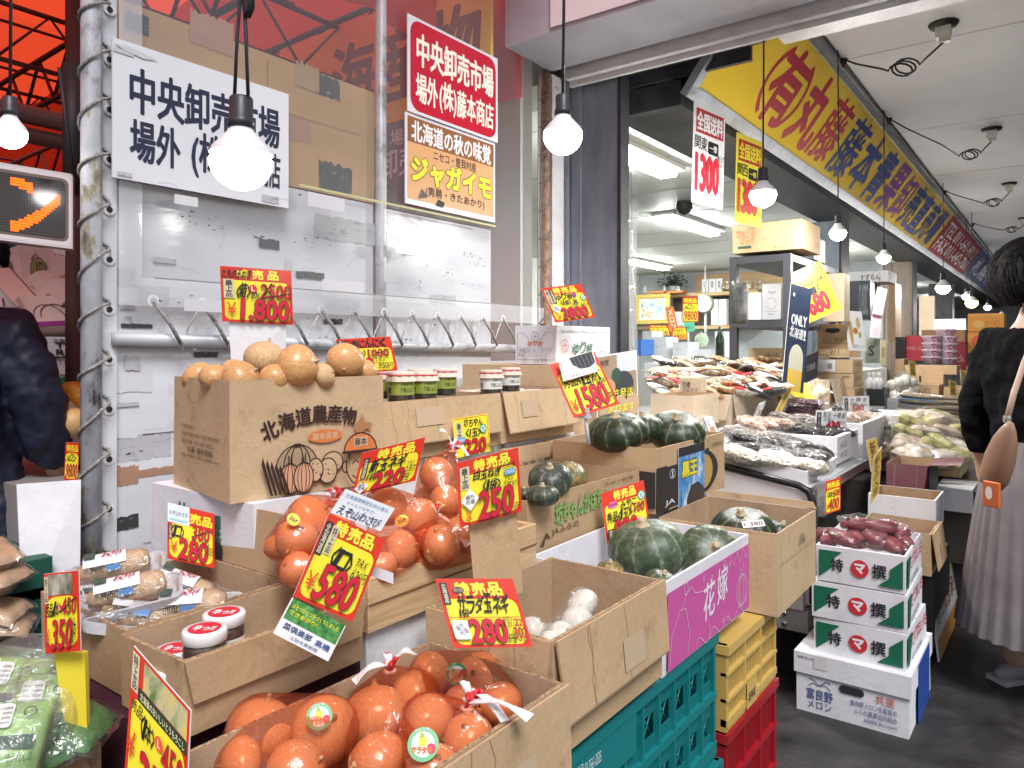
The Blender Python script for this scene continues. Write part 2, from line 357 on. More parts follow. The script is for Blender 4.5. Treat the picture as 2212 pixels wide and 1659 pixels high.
o_ = nY * .012
frame_bar(b0 - vn * .06 + o_, b0 - vn * .06 + Ub * 21.4 + o_, vn * .065, 0, .04, ALU)
frame_bar(tp - vn * .005 + o_, tp - vn * .005 + Ub * 21.4 + o_, vn * .035, 0, .04, ALU)
frame_bar(b0 - Ub * .06 - vn * .06 + o_, b0 - vn * .06 + Ub * .004 + o_, vn * (SH + .095), 0, .04, ALU); _p(m, 'frame', YS)
m = MB(); m.tube([tp + Ub * -.05 + nY * .05 + vn * .03, tp + Ub * 21.4 + nY * .05 + vn * .03], .014, pm((.16, .17, .18), .4)); _p(m, 'top_pipe', YS)

# ---- stall wall of boards, vinyl and scaffold pipes
wz = -2.0
DIRTYW = 'dirty_white_board'
def dirty(key, base, dark, amt=.62, scale=3.0):
    if key in MATS: return MATS[key]
    m, t, b = new_mat(key); L = t.links.new; v = coords(t, (1, 1, 1))
    n1 = N(t, 'ShaderNodeTexNoise'); n1.inputs['Scale'].default_value = scale * 2.2; n1.inputs['Detail'].default_value = 12; n1.inputs['Roughness'].default_value = .72; L(v, n1.inputs['Vector'])
    v2 = coords(t, (1, 1, 5)); n2 = N(t, 'ShaderNodeTexNoise'); n2.inputs['Scale'].default_value = scale; n2.inputs['Detail'].default_value = 9; n2.inputs['Roughness'].default_value = .7; L(v2, n2.inputs['Vector'])
    a = ramp(t, n1.outputs[0], [(amt, (0, 0, 0)), (amt + .05, (1, 1, 1))]); c = ramp(t, n2.outputs[0], [(.52, (0, 0, 0)), (.72, (1, 1, 1))])
    mx = N(t, 'ShaderNodeMath', operation='MULTIPLY'); L(a, mx.inputs[0]); L(c, mx.inputs[1])
    mc = N(t, 'ShaderNodeMix', data_type='RGBA'); mc.inputs['A'].default_value = (*base, 1); mc.inputs['B'].default_value = (*dark, 1); L(mx.outputs[0], mc.inputs['Factor'])
    n3 = N(t, 'ShaderNodeTexNoise'); n3.inputs['Scale'].default_value = 1.6; n3.inputs['Detail'].default_value = 6; L(v2, n3.inputs['Vector'])
    md = N(t, 'ShaderNodeMix', data_type='RGBA', blend_type='MULTIPLY'); md.inputs['Factor'].default_value = 1; L(mc.outputs['Result'], md.inputs['A'])
    L(ramp(t, n3.outputs[0], [(.3, (.80, .80, .83)), (.6, (1, 1, 1))]), md.inputs['B'])
    L(md.outputs['Result'], b.inputs['Base Color']); b.inputs['Roughness'].default_value = .45
    MATS[key] = m; return m
DW = dirty(DIRTYW, (.70, .71, .74), (.14, .14, .14), .585, 4.5)
TAN = dirty('tan_board', (.47, .29, .13), (.06, .04, .03), .66)
TAPE = dirty('torn_tape', (.50, .50, .52), (.10, .10, .10), .47, 14)
TAPE2 = dirty('brown_tape', (.42, .24, .16), (.10, .06, .04), .55, 12)
SMUDGE = dirty('black_smear', (.05, .05, .05), (.5, .5, .5), .52, 22)
def wp(x, y, off=0): p = onx(x, y, wz); return V3((wz + off, p.y, p.z))
def jag(x, y, w, h, n, rn):       # ragged strip outline in picture-free wall metres
    P = []
    for i in range(n + 1): P.append((x + w * i / n, y + rn.uniform(-.05, .05) * h))
    for i in range(n + 1): P.append((x + w - w * i / n + rn.uniform(-.02, .02) * w, y + h + rn.uniform(-.10, .10) * h))
    return P
rn = random.Random(3)
def strip(m, x0, y0, x1, y1, mat, n=15):
    a = wp(x0, y1); b = wp(x1, y0); w, h = b.y - a.y, b.z - a.z
    m.pol([(p[0], p[1]) for p in jag(a.y, a.z, w, h, n, rn)], mat)
def wall_frame(m, off): m.frame((wz + off, 0, 0), (0, 1, 0), (0, 0, 1), 1, 1)
m = MB(); m.box(wz - .02, wz - .004, .93, 1.845, 0, 1.795, DW); m.box(wz - .02, wz - .004, 1.885, 2.53, 0, 1.79, DW); m.box(wz - .022, wz - .006, 2.535, 2.98, 0, 1.22, DW)
wall_frame(m, -.004)
for a in ((253, 935, 370, 1000), (242, 580, 296, 618)): strip(m, *a, TAPE)
strip(m, 256, 1000, 420, 1040, TAPE2); strip(m, 250, 1004, 300, 1052, TAPE2)
strip(m, 300, 622, 367, 656, TAPE); strip(m, 680, 485, 815, 512, TAPE); strip(m, 238, 795, 330, 850, pm((.62, .62, .64))); strip(m, 311, 925, 352, 929, SMUDGE, 11); strip(m, 308, 931, 400, 938, SMUDGE, 9)
strip(m, 310, 1155, 405, 1174, SMUDGE, 9); strip(m, 242, 1110, 300, 1150, SMUDGE, 9); strip(m, 618, 560, 632, 640, pm((.6, .6, .62))); strip(m, 870, 535, 896, 550, SMUDGE, 9); strip(m, 455, 800, 500, 812, pm((.45, .44, .45)))
for a in ((262, 700, 330, 708), (420, 760, 470, 772), (252, 868, 300, 880), (560, 520, 604, 534), (640, 590, 700, 600), (700, 690, 740, 700), (258, 655, 292, 668), (905, 500, 960, 508), (930, 640, 985, 652), (270, 770, 302, 800), (330, 560, 380, 566)): strip(m, *a, TAPE if (a[0] // 10) % 2 else SMUDGE, 11)
for i in range(46):
    s_, z_ = rn.uniform(.95, 2.5), rn.uniform(.82, 1.77); sp_ = rn.uniform(.004, .03)
    for q in range(rn.randrange(2, 13)):
        k = rn.uniform(.0006, .0042); a0 = s_ + rn.gauss(0, sp_ * 1.6); b0_ = z_ + rn.gauss(0, sp_ * .6)
        m.pol([(a0 + k * rn.uniform(.5, 3.0) * math.cos(a), b0_ + k * rn.uniform(.3, 1.0) * math.sin(a)) for a in [R(51 * e) for e in range(7)]], SMUDGE if q % 3 else (.30, .30, .31))
for i in range(26):
    s_, z_ = rn.uniform(.97, 2.4), rn.uniform(.85, 1.75); x_ = s_; y_ = z_; P_ = [(x_, y_)]
    for q in range(5): x_ += rn.uniform(.004, .02); y_ += rn.uniform(-.006, .006); P_.append((x_, y_))
    m.line(P_, .0012, (.28, .28, .30))
for i in range(6):
    s_, z_ = rn.uniform(1.0, 2.3), rn.uniform(1.0, 1.75); w_ = rn.uniform(.05, .22)
    m.rect(s_, z_, w_, rn.uniform(.02, .05), pm((.60, .60, .63), .3))
m.rect(1.0, 1.46, 1.5, .004, pm((.25, .25, .25))); m.rect(1.46, 1.785, 1.0, .007, pm((.50, .50, .24)))
tag(m.build('white_board_wall', origin=(wz, 1.8, 0)), 'dirty white board wall with torn tape strips behind the onion carton', 'wall')
m = MB(); m.box(wz - .02, wz - .002, .93, 1.85, 1.80, 2.2, TAN); wall_frame(m, -.002)
strip(m, 680, 175, 735, 200, SMUDGE, 13); strip(m, 270, 38, 322, 62, SMUDGE, 13); strip(m, 600, 262, 672, 292, TAPE2, 7); strip(m, 690, 365, 760, 410, SMUDGE, 11); strip(m, 410, 55, 505, 90, TAPE2); strip(m, 640, 150, 690, 185, (.36, .24, .13)); m.rect(1.40, 1.86, .002, .32, (.12, .08, .05)); m.rect(1.15, 2.03, .65, .002, (.26, .17, .09))
tag(m.build('tan_board', origin=(wz, 1.4, 1.8)), 'tan cardboard sheet fixed above the white board wall behind the white sign', 'board')
m = MB(); n_ = 40; vs = []; fs = []
for i in range(n_ + 1):
    for j in range(31):
        s_, z_ = .93 + 2.0 * i / n_, 1.39 + 1.9 * j / 30
        vs.append((wz + .03 + .008 * noise.noise(V3((s_ * 3, z_ * 2, 0))), s_, z_))
for i in range(n_):
    for j in range(30): a = i * 31 + j; fs.append((a, a + 31, a + 32, a + 1))
m.add(vs, fs, VINYL, True)
HEM = clear_film('vinyl_hem', haze=.3, gloss=.2, bump=.15, bscale=8)
m.frame((wz + .034, 0, 0), (0, 1, 0), (0, 0, 1), 1, 1); m.rect(.93, 1.39, 2.0, .075, HEM); m.rect(.93, 1.465, .06, 1.6, HEM)
EY = []
for k in range(12): EY.append(1.02 + .1405 * k)
for e in EY: m.loop(e, 1.405, .013, .013, .007, pm((.7, .7, .72), .3), 14)
LEY = [.73 + .1295 * k for k in range(18)]
vin = thing('vinyl_curtain', 'clear vinyl curtain with eyelets lashed over the upper white wall', 'curtain', (wz, 1.9, 1.39)); _p(m, 'sheet', vin)
ROPE = noisy('grey_rope', [(.4, (.16, .15, .145)), (.6, (.34, .325, .31))], scale=120, rough=.8)
ROPEL = noisy('pale_rope', [(.4, (.30, .29, .28)), (.6, (.55, .54, .52))], scale=120, rough=.8)
m = MB()
for i, e in enumerate(EY):
    a = V3((wz + .04, e, 1.40)); m.tube([a, a + V3((.02, .035, -.06)), a + V3((.025, .062, -.112))], .0055, ROPE, 6)
    if i < len(EY) - 1: m.tube([a + V3((.025, .062, -.112)), a + V3((-.02, .09, -.13)), a + V3((-.01, .10, -.07)), V3((wz + .03, EY[i + 1], 1.40))], .0032, ROPEL, 6)
_p(m, 'lashing_rope', vin)
m = MB(); m.tube([(wz + .02, .92, 1.302), (wz + .02, 2.93, 1.268)], .019, noisy('galvanised', [(.35, (.16, .15, .14)), (.43, (.42, .43, .45)), (.55, (.54, .55, .58)), (.64, (.60, .61, .64)), (.72, (.26, .24, .21))], scale=9, detail=11, rough=.45, metal=.25, stretch=(1, .5, .5)), 12)
tag(m.build('rail_pipe', origin=(wz, 1.9, 1.28)), 'horizontal galvanised pipe that the vinyl curtain is roped to', 'pipe')
POLEM = noisy('chipped_pole_paint', [(.33, (.05, .05, .055)), (.37, (.22, .22, .24)), (.43, (.36, .37, .41)), (.56, (.45, .46, .50)), (.61, (.30, .26, .17)), (.68, (.10, .09, .09))], scale=14, detail=12, rough=.5, stretch=(1, 1, .45), bump=.2)
def pole(label, s, r, mat, z1=3.4, c=wz + .02, rope=None, cat='pole', name='scaffold_pole'):
    t = thing(name, label, cat, (c, s, 0)); m = MB(); m.tube([(c, s, 0), (c, s, z1)], r, mat, 16); _p(m, 'tube', t)
    if rope:
        m = MB(); pts = []
        for k in range(int(z1 / .13) * 12): a = 2 * math.pi * k / 12; pts.append((c + (r + .0025) * math.cos(a), s + (r + .0025) * math.sin(a) * 1.06 + (.014 if k % 12 in (2, 3) else 0), .2 + .13 * k / 12 + .008 * math.sin(k * .37)))
        m.tube(pts, .0042, ROPE, 6); _p(m, 'rope', t)
    return t
pole('chipped white scaffold pole wound with grey rope at the end of the wall', .868, .0245, POLEM, rope=True)
m = MB(); m.box(wz - .005, wz + .012, .897, .935, .0, 3.2, dirty('vinyl_edge', (.66, .67, .70), (.15, .14, .13), .58, 10)); m.frame((wz + .012, 0, 0), (0, 1, 0), (0, 0, 1), 1, 1)
for z_ in LEY: m.loop(.915, z_, .012, .012, .007, pm((.7, .7, .72), .3), 14); m.ell(.915, z_, .008, .008, DRK)
tag(m.build('vinyl_edge_strip', origin=(wz, .915, 0)), 'narrow vinyl edge strip with metal eyelets next to the chipped pole', 'strip')
pole('grey post standing between the tan board and the red sign', 1.866, .02, MATS['galvanised'], 3.3, wz + .015, name='steel_post')
pole('rusty thin pole beside the grey column', 2.905, .021, noisy('rust', [(.3, (.10, .05, .03)), (.5, (.26, .15, .09)), (.7, (.36, .30, .26))], scale=25, detail=9, rough=.8, bump=.3), 2.58, wz + .03, name='rusty_pole')
m = MB()
for k in range(10): z_ = 1.25 + .13 * k; m.tube([(wz + .035, 2.84, z_ + .01), (wz + .06, 2.875, z_ + .045), (wz + .055, 2.92, z_ + .06), (wz + .01, 2.93, z_ + .07)], .003, pm((.16, .14, .12)), 5)
m.tube([(wz + .035, 2.835, 1.2), (wz + .035, 2.838, 2.56)], .003, pm((.3, .28, .2)), 5)
tag(m.build('wire_ties', origin=(wz, 2.9, 1.2)), 'thin wire ties looped along the rusty pole', 'wire')
PEEL = dirty('peeling_paint', (.70, .69, .70), (.06, .05, .045), .55, 3)
m = MB(); m.box(-2.06, -1.985, 2.985, 3.09, 0, 2.6, PEEL); m.box(-2.04, -1.965, 3.1, 3.12, 0, 2.56, WHTM); tag(m.build('door_jamb', origin=(-2.03, 3, 0)), 'peeling white door jamb between the rusty pole and grey column', 'door jamb')

# signs on the wall
def wsign(name, label, s0, s1, z0, z1, off, base, fn, cat='sign'):
    m = MB(); m.box(wz + off - .005, wz + off, s0, s1, z0, z1, base); m.frame((wz + off, s0, z0), (0, 1, 0), (0, 0, 1), s1 - s0, z1 - z0); fn(m)
    return tag(m.build(name, origin=(wz + off, (s0 + s1) / 2, z0)), label, cat)
NAVY = (.018, .024, .055)
def f(m):
    m.text('中央卸売市場', .085, .50, .85, .33, NAVY, .035); m.text('場外', .085, .15, .25, .30, NAVY, .035); m.text('(株)', .40, .12, .22, .35, NAVY, .025); m.text('藤本商店', .63, .15, .31, .30, NAVY, .03)
    m.rect(.0, .9, .10, .03, pm((.5, .5, .52))); m.rect(.82, .02, .11, .06, TAPE); m.rect(.02, .02, .07, .03, TAPE)
    m.pol([(.0, .96), (.09, .965), (.22, .93), (.15, .91), (.05, .93)], pm((.55, .55, .57)))
WSIGN = noisy('enamel_white', [(.3, (.66, .67, .71)), (.7, (.71, .71, .75))], scale=3, rough=.35)
wsign('wall_sign', 'white wall sign with two lines of black lettering beside the chipped pole', .906, 1.442, 1.715, 2.073, .05, WSIGN, f)
def f(m):
    m.rrect(.025, .03, .95, .94, .05, pm((.50, .012, .035), .3)); CRM = (.86, .83, .70)
    m.text('中央卸売市場', .09, .51, .85, .34, CRM, .04); m.text('場外', .08, .13, .22, .30, CRM, .035); m.text('(株)', .32, .11, .18, .34, CRM, .03); m.text('藤本商店', .51, .13, .43, .30, CRM, .03)
wsign('wall_sign', 'red wall sign with white border and cream lettering above the orange sign', 1.962, 2.504, 2.154, 2.514, .055, WSIGN, f)
def f(m):
    m.rect(.02, .06, .96, .91, pm((.66, .36, .16), .4)); m.rect(.02, .69, .96, .28, pm((.27, .10, .035), .4))
    m.text('北海道の秋の味覚', .06, .71, .88, .23, WHT, .03); m.text('ニセコ・曽我村産', .28, .56, .48, .11, (.10, .05, .03), .02)
    m.text('ジャガイモ', .06, .27, .88, .27, (.75, .68, .04), .06, ol=(.13, .06, .03), ow=.03); m.text('(男爵・きたあかり)', .20, .12, .66, .12, (.10, .05, .03), .015)
    m.pol([(.3, .05), (.38, .04), (.40, .10), (.33, .12)], BLK); m.pol([(.12, .08), (.22, .12), (.16, .2)], SMUDGE)
wsign('wall_sign', 'orange brown potato sign with yellow letters beneath the red sign', 1.955, 2.492, 1.812, 2.15, .05, WSIGN, f)

# ---- things seen through the vinyl and the gap at the end of the wall
m = MB(); a, b_ = -3.6, -2.06
m.slab([(a, 2.6, 2.40), (b_, 2.6, 2.40), (b_, 2.6, 2.98), (a, 2.6, 2.98)], .02, YELM); m.frame((a, 2.6, 2.40), (1, 0, 0), (0, 0, 1), b_ - a, .58)
m.text('海産物', .30, .18, .66, .62, (.24, .06, .03), .03)
tag(m.build('neighbour_sign', origin=(-2.8, 2.6, 2.4)), 'yellow sign with brown letters showing dimly through the vinyl curtain', 'sign')
m = MB(); m.slab([(a, 2.58, 2.08), (b_, 2.58, 2.08), (b_, 2.58, 2.39), (a, 2.58, 2.39)], .02, pm((.22, .20, .20))); m.frame((a, 2.58, 2.08), (1, 0, 0), (0, 0, 1), b_ - a, .31)
m.text('場外', .60, .62, .12, .26, WHT, .01); m.text('卸売直売場', .55, .12, .44, .46, WHT, .02); tag(m.build('neighbour_sign', origin=(-2.8, 2.58, 2.08)), 'grey strip sign with white letters below the yellow one behind the vinyl', 'sign')
TENTM = bpy.data.materials.new('red_tarp'); TENTM.use_nodes = True; t_ = TENTM.node_tree; t_.nodes.clear()
dfs = N(t_, 'ShaderNodeBsdfDiffuse'); dfs.inputs[0].default_value = (.75, .07, .025, 1); tl = N(t_, 'ShaderNodeBsdfTranslucent'); tl.inputs[0].default_value = (.92, .085, .028, 1)
mx = N(t_, 'ShaderNodeMixShader'); mx.inputs[0].default_value = .72; t_.links.new(dfs.outputs[0], mx.inputs[1]); t_.links.new(tl.outputs[0], mx.inputs[2]); oo = N(t_, 'ShaderNodeOutputMaterial'); t_.links.new(mx.outputs[0], oo.inputs[0])
TT = thing('tent_roof', 'orange red tarpaulin tent roof on dark trusses beyond the chipped pole', 'tent', (-5, 2, 0))
m = MB(); vs = []; fs = []
for i in range(15):
    for j in range(9):
        c_ = -9.5 + 8.2 * i / 14; vs.append((c_, -2.5 + 5.0 * j / 8, 3.05 + (c_ + 9.5) * .08 + .03 * math.sin(i * 2.1)))
for i in range(14):
    for j in range(8): a_ = i * 9 + j; fs.append((a_, a_ + 9, a_ + 10, a_ + 1))
m.add(vs, fs, TENTM); m.box(-9.5, -9.48, -2.5, 2.9, 2.0, 3.05, TENTM); m.box(-9.45, -6.25, 2.88, 2.9, 0, 2.5, TENTM); m.box(-9.5, -2.12, 2.905, 2.925, 2.5, 4.6, TENTM); _p(m, 'tarpaulin', TT)
TRM = pm((.09, .045, .04), .5)
m = MB()
def truss(a, b, d=.28, n=7, r=.018):
    a, b = V3(a), V3(b); dn = V3((0, 0, -d)); m.tube([a, b], r, TRM, 6); m.tube([a + dn, b + dn], r, TRM, 6)
    for i in range(n): p, q = a.lerp(b, i / n), a.lerp(b, (i + 1) / n); m.tube([p + dn, p.lerp(q, .5), q + dn], r * .6, TRM, 5)
for s_ in (.6, 1.2, 1.9, 2.7): truss((-9, s_, 2.93), (-2.3, s_, 3.1), n=16)
for c_ in (-3.1, -4.2, -5.6): truss((c_, -2, 2.98), (c_, 2.85, 2.98), n=10, r=.014)
for k in range(10): m.tube([(-2.4 - .7 * k, -2, 3.5 - .056 * k), (-2.4 - .7 * k, 2.85, 3.5 - .056 * k)], .01, TRM, 5)
m.tube([(-3.0, -1, 2.12), (-3.0, 2.85, 2.12)], .035, pm((.22, .13, .12), .4), 8); m.tube([(-3.02, -1, 2.05), (-3.02, 2.85, 2.05)], .03, pm((.16, .09, .08), .4), 8); m.tube([(-2.75, 1.15, 0), (-2.75, 1.15, 3.2)], .03, TRM, 8); m.tube([(-2.45, 1.02, 1.75), (-2.45, 1.02, 2.15)], .03, pm((.03, .025, .025)), 8)
_p(m, 'truss', TT)
m = MB()
for k in range(5): m.slab([(-2.3, 1 + k * .3, 2.65), (-2.3, 1.3 + k * .3, 2.65 + .05 * (k % 2)), (-2.28, 1.3 + k * .3, 3.3), (-2.28, 1 + k * .3, 3.3)], .004, TENTM)
_p(m, 'side_curtain', TT)

# ---- hanging bulbs
def lamp_bulb(label, c, s, z, r, cord_top, glow=BULB_E, base_h=.05, col=(1, .97, .93), loop_=False, a60=False, group='bulbs hung along the walkway'):
    t = thing('hanging_bulb', label, 'light bulb', (c, s, z), 0, group); SK = pm((.035, .037, .045), .4)
    prof = [(.0, -r)] + [(r * math.sin(R(a)), -r * math.cos(R(a))) for a in range(12, 100, 11)]
    m = MB(); m.lathe(prof, emit(col, glow, 'bulb_glow%s' % (glow,)), 24); m.build('globe', t)
    h = r * (1.25 if not a60 else 1.5)
    m = MB(); z0 = -r * math.cos(R(100)); m.lathe([(r * .985, z0), (r * .93, z0 + h * .14), (r * .62, z0 + h * .40), (r * .40, z0 + h * .62), (r * .36, z0 + h * .72)], pm((.80, .78, .80), .35), 24); m.build('collar', t)
    zs = z0 + h * .68; k = max(r, .042)
    m = MB(); m.lathe([(0, zs), (k * .42, zs), (k * .44, zs + k * .25), (k * .38, zs + k * .3), (k * .38, zs + k * .95), (k * .34, zs + k * 1.02), (0, zs + k * 1.04)], SK, 16); sock = m.build('socket', t)
    zt = zs + k * 1.0; m = MB()
    if loop_:
        H = cord_top - z
        m.tube([(.018, 0, zt), (.012, .0, zt + .10), (.004, 0, zt + .19), (0, 0, H)], .0028, SK, 6); m.tube([(-.018, 0, zt), (-.010, 0, zt + .10), (-.002, .003, zt + .19), (.002, .003, H)], .0028, SK, 6)
        m.tube([(0, 0, zt + .17), (.012, 0, zt + .20), (.022, 0, zt + .17), (.026, .0, zt + .13), (.016, 0, zt + .12), (.004, 0, zt + .19), (0, 0, zt + .26), (-.01, 0, zt + .34), (-.015, 0, H)], .006, SK, 6)
        m.tube([(-.012, 0, zt + .22), (.012, 0, zt + .22)], .009, SK, 6)
    else: m.tube([(0, 0, zt), (.003, .002, (zt + cord_top - z) / 2), (0, 0, cord_top - z)], .004, SK, 6)
    m.build('cord', sock)
    return t
def cs(p): return p.x, p.y
for (lb, x, y, D, rp, top, kw) in (
    ('large glowing bulb on a twin black cord in front of the white sign', 521, 345, 1.13, 66, 2.6, dict(loop_=True)),
    ('glowing globe bulb on a thin cord in front of the grey column edge', 1216, 292, 1.86, 42, 2.62, {}),
    ('glowing bulb in front of the hanging yellow price board', 1648, 420, 3.06, 28, 2.94, {}),
    ('small glowing bulb beneath the red lettering of the signboard', 1810, 503, 4.09, 17, 2.92, dict(a60=True)),
    ('small glowing bulb beneath the blue lettering of the signboard', 1909, 556, 5.13, 13.5, 2.92, dict(a60=True)),
    ('tiny glowing bulb beneath the red telephone panel', 2037, 621, 7.4, 14, 2.92, dict(a60=True))):
    p = at(x, y, D); lamp_bulb(lb, p.x, p.y, p.z, rp * D / 1600, top, glow=(16 if D < 1.5 else 34 if D < 2 else BULB_E), **kw)
for s_ in (11.0, 14.2, 17.6): lamp_bulb('tiny glowing bulb far along the walkway, %s one' % {11.0: 'nearest', 14.2: 'middle', 17.6: 'last'}[s_], -1.0, s_, 1.93, .05, 2.92, glow=BULB_E, a60=True)
p = at(22, 288, 1.75); lamp_bulb('glowing bulb hung from the tent trusses above the dot matrix display', p.x, p.y, p.z, 33 * 1.75 / 1600, 2.9, glow=20, a60=True, group=None)
p = at(2099, 653, 9); lamp_bulb('warm yellow bulb hanging deepest in the walkway', p.x, p.y, p.z, .07, 2.92, col=(1, .62, .2), glow=14, group=None)
# ceiling sockets with looped black cable
CBL = pm((.012, .012, .013), .45)
for i, (x, y, lx, ly, px, py, r) in enumerate(((2038, 50, 1962, 140, 1822, 128, 27), (2142, 277, 2103, 331, 1920, 256, 17), (2180, 395, 2151, 436, 2041, 412, 14), (2212, 470, 2190, 495, 2102, 482, 10))):
    q = onz(x, y, 2.95); l = onz(lx, ly, 2.80); a = onz(px, py, 2.93); D = q.y * CY - q.x * SY
    t = thing('ceiling_socket', ('black ceiling socket with pale plug and coiled cable, first from the shutter box', 'ceiling socket with pale plug and small coiled cable, second along the ceiling', 'ceiling socket with a single cable loop, third along the ceiling', 'ceiling socket with cable at the picture edge, fourth along the ceiling')[i], 'socket', q, 0, 'sockets on the walkway ceiling')
    m = MB(); m.lathe([(0, -.02), (.062, -.02), (.07, -.008), (.07, -.001), (0, -.001)], CBL, 20); m.build('rose', t)
    m = MB(); m.box(-.035, .035, -.025, .025, -.075, -.02, pm((.52, .52, .46), .4)); m.box(-.02, .03, -.018, .018, -.10, -.075, pm((.42, .42, .37), .4)); pl_ = m.build('plug', t)
    m = MB(); lo = l - q; ao = a - q; rr = r * D / 1600 * .95
    ux = V3((CY, SY, 0)); pts = [V3((.01, 0, -.09)), V3((.0, 0, -.09)).lerp(lo, .5) + V3((0, 0, -.03)), lo + ux * rr]
    for k in range(31): an = 2 * math.pi * k / 12; pts.append(lo + ux * rr * math.cos(an) + UPZ * rr * .62 * math.sin(an) + V3((-SY, CY, 0)) * .003 * k)
    pts += [lo.lerp(ao, .4) + V3((0, 0, -.035)), lo.lerp(ao, .8) + V3((0, 0, -.02)), ao]
    m.tube(pts, .0055, CBL, 6); cb_ = m.build('cable', pl_)
    m = MB(); m.lathe([(.008, -.045), (.012, -.03), (.024, 0), (0, .001)], CBL, 12, c=ao); m.build('cord_grip', t)
# fluorescent lamps inside the shop
TUBE = emit((.95, 1, .96), TUBE_E, 'tube_glow'); FIT = pm((.62, .63, .60), .5)
for (c_, s_, lb) in ((-2.25, 4.25, 'bright tube lamp nearest the grey column on the shop ceiling'), (-3.04, 7.1, 'bright tube lamp in mid ceiling behind the hanging white board'), (-5.0, 10.1, 'bright tube lamp above the framed picture wall'), (-3.4, 14, 'tube lamp beyond the partition wall'), (-2.7, 17, 'tube lamp deepest in the shop'), (-2.6, 13.2, 'tube lamp just past the partition near the shop front'), (-2.5, 21, 'tube lamp near the far wall of the market'), (-2.5, 10.0, 'tube lamp over the cartons by the timber column')):  # last three lamps are added only to brighten the dark far aisle
    t = thing('tube_lamp', lb, 'ceiling lamp', (c_, s_, 2.553), 0, 'tube lamps on the shop ceiling')
    m = MB(); m.box(-.11, .11, -.66, .66, -.03, 0, FIT); m.build('fitting', t); m = MB(); m.box(-.06, .06, -.62, .62, -.07, -.031, TUBE); m.build('tube', t)
# ---------------------------------------------------------------- cartons
def carton(label, c0, c1, s0, s1, z0, z1, mat=CARD, inner=KRAFT_IN, rz=0, top=True, flaps=(), prints=None, hole=(), name='carton', cat='carton', group=None, t_=.006, tilt=None):
    w, d, h = c1 - c0, s1 - s0, z1 - z0
    t = thing(name, label, cat, ((c0 + c1) / 2, (s0 + s1) / 2, z0), rz, group)
    if tilt: t.rotation_euler = tilt
    rn = random.Random(len(label) + int(w * 1000)); m = MB(); x, y = w / 2, d / 2
    J = lambda: V3((rn.uniform(-.0025, .0025), rn.uniform(-.0025, .0025), rn.uniform(-.001, .001)))
    ring = lambda a, b, z, jj: [V3(p) + jj[i] for i, p in enumerate(((-a, -b, z), (a, -b, z), (a, b, z), (-a, b, z)))]
    jb, jt = [J() for _ in range(4)], [J() for _ in range(4)]
    A = ring(x, y, 0, jb); Tp = ring(x, y, h, jt)
    if top:       # open at the top
        Ti = ring(x - t_, y - t_, h, jt); Bi = ring(x - t_, y - t_, t_, jb)
        m.add(A + Tp + Ti + Bi, [(3, 2, 1, 0)] + [(i, (i + 1) % 4, (i + 1) % 4 + 4, i + 4) for i in range(4)], mat)
        k = len(m.v) - 16
        m.add(Tp + Ti, [(i, (i + 1) % 4, (i + 1) % 4 + 4, i + 4) for i in range(4)], EDGEM if mat in (CARD, CARD2, CARD3, PALE) else mat)
        m.add(Ti + Bi, [(i, (i + 1) % 4, (i + 1) % 4 + 4, i + 4) for i in range(4)] + [(4, 5, 6, 7)], inner)
    else:
        m.add(A + Tp, [(3, 2, 1, 0), (4, 5, 6, 7)] + [(i, (i + 1) % 4, (i + 1) % 4 + 4, i + 4) for i in range(4)], mat)
        m.frame((-x, -.003, h + .0005), (1, 0, 0), (0, 1, 0), w, .006); m.rect(0, 0, 1, 1, pm((.12, .08, .05)))
    faces = {'+x': ((x, -y, 0), (0, 1, 0), d), '-y': ((-x, -y, 0), (1, 0, 0), w), '-x': ((-x, y, 0), (0, -1, 0), d)}
    for f_, (o_, u_, l_) in faces.items():
        fn = (prints or {}).get(f_)
        if not (fn or f_ in hole): continue
        off = {'+x': V3((.003, 0, 0)), '-y': V3((0, -.003, 0)), '-x': V3((-.003, 0, 0))}[f_]
        m.frame(V3(o_) + off, u_, UPZ, l_, h)
        if fn: fn(m)
        if f_ in hole: m.rrect(.5 - .045 / l_, .74, .09 / l_, .028 / h, .0135, DRK)
    m.build('body', t, bevel=0)
    for (sd_, L, ang) in flaps:      # angle from straight up: 0 up, 90 flat out, 175 hanging
        fm = MB(); a = R(ang); dx, dz = math.sin(a), math.cos(a); k = .012
        ax = {'+x': (V3((x, -y, h)), V3((0, 1, 0)), V3((1, 0, 0)), d), '-x': (V3((-x, y, h)), V3((0, -1, 0)), V3((-1, 0, 0)), d), '-y': (V3((-x, -y, h)), V3((1, 0, 0)), V3((0, -1, 0)), w), '+y': (V3((x, y, h)), V3((-1, 0, 0)), V3((0, 1, 0)), w)}[sd_]
        o_, u_, n_, l_ = ax; e = n_ * dx + UPZ * dz; o_ = o_ + n_ * .004 + UPZ * .001
        q = [o_, o_ + u_ * l_, o_ + u_ * (l_ - k) + e * L, o_ + u_ * k + e * L]
        mid = (q[2] + q[3]) / 2 + n_ * rn.uniform(.0, .006)
        fm.slab(q, .004, mat if ang > 60 or ang < 20 else inner)
        if ang > 120 and L > .1:
            fm.frame(q[3] + n_ * .0047, u_, -e, l_, L); dk = tuple(v * .72 for v in (.46, .33, .21))
            for w_i in range(3): x_ = rn.uniform(.1, .9); fm.line([(x_ + rn.uniform(-.012, .012), y_ / 6) for y_ in range(7)], .0011, dk)
            fm.line([(.01, .03), (.99, .03)], .0016, dk)
            if w > .2: x_ = rn.uniform(.1, .6); fm.rect(x_, rn.uniform(.1, .4), .2, .42, pm((.56, .42, .28), .22))
        fm.build('flap', t)
    return t
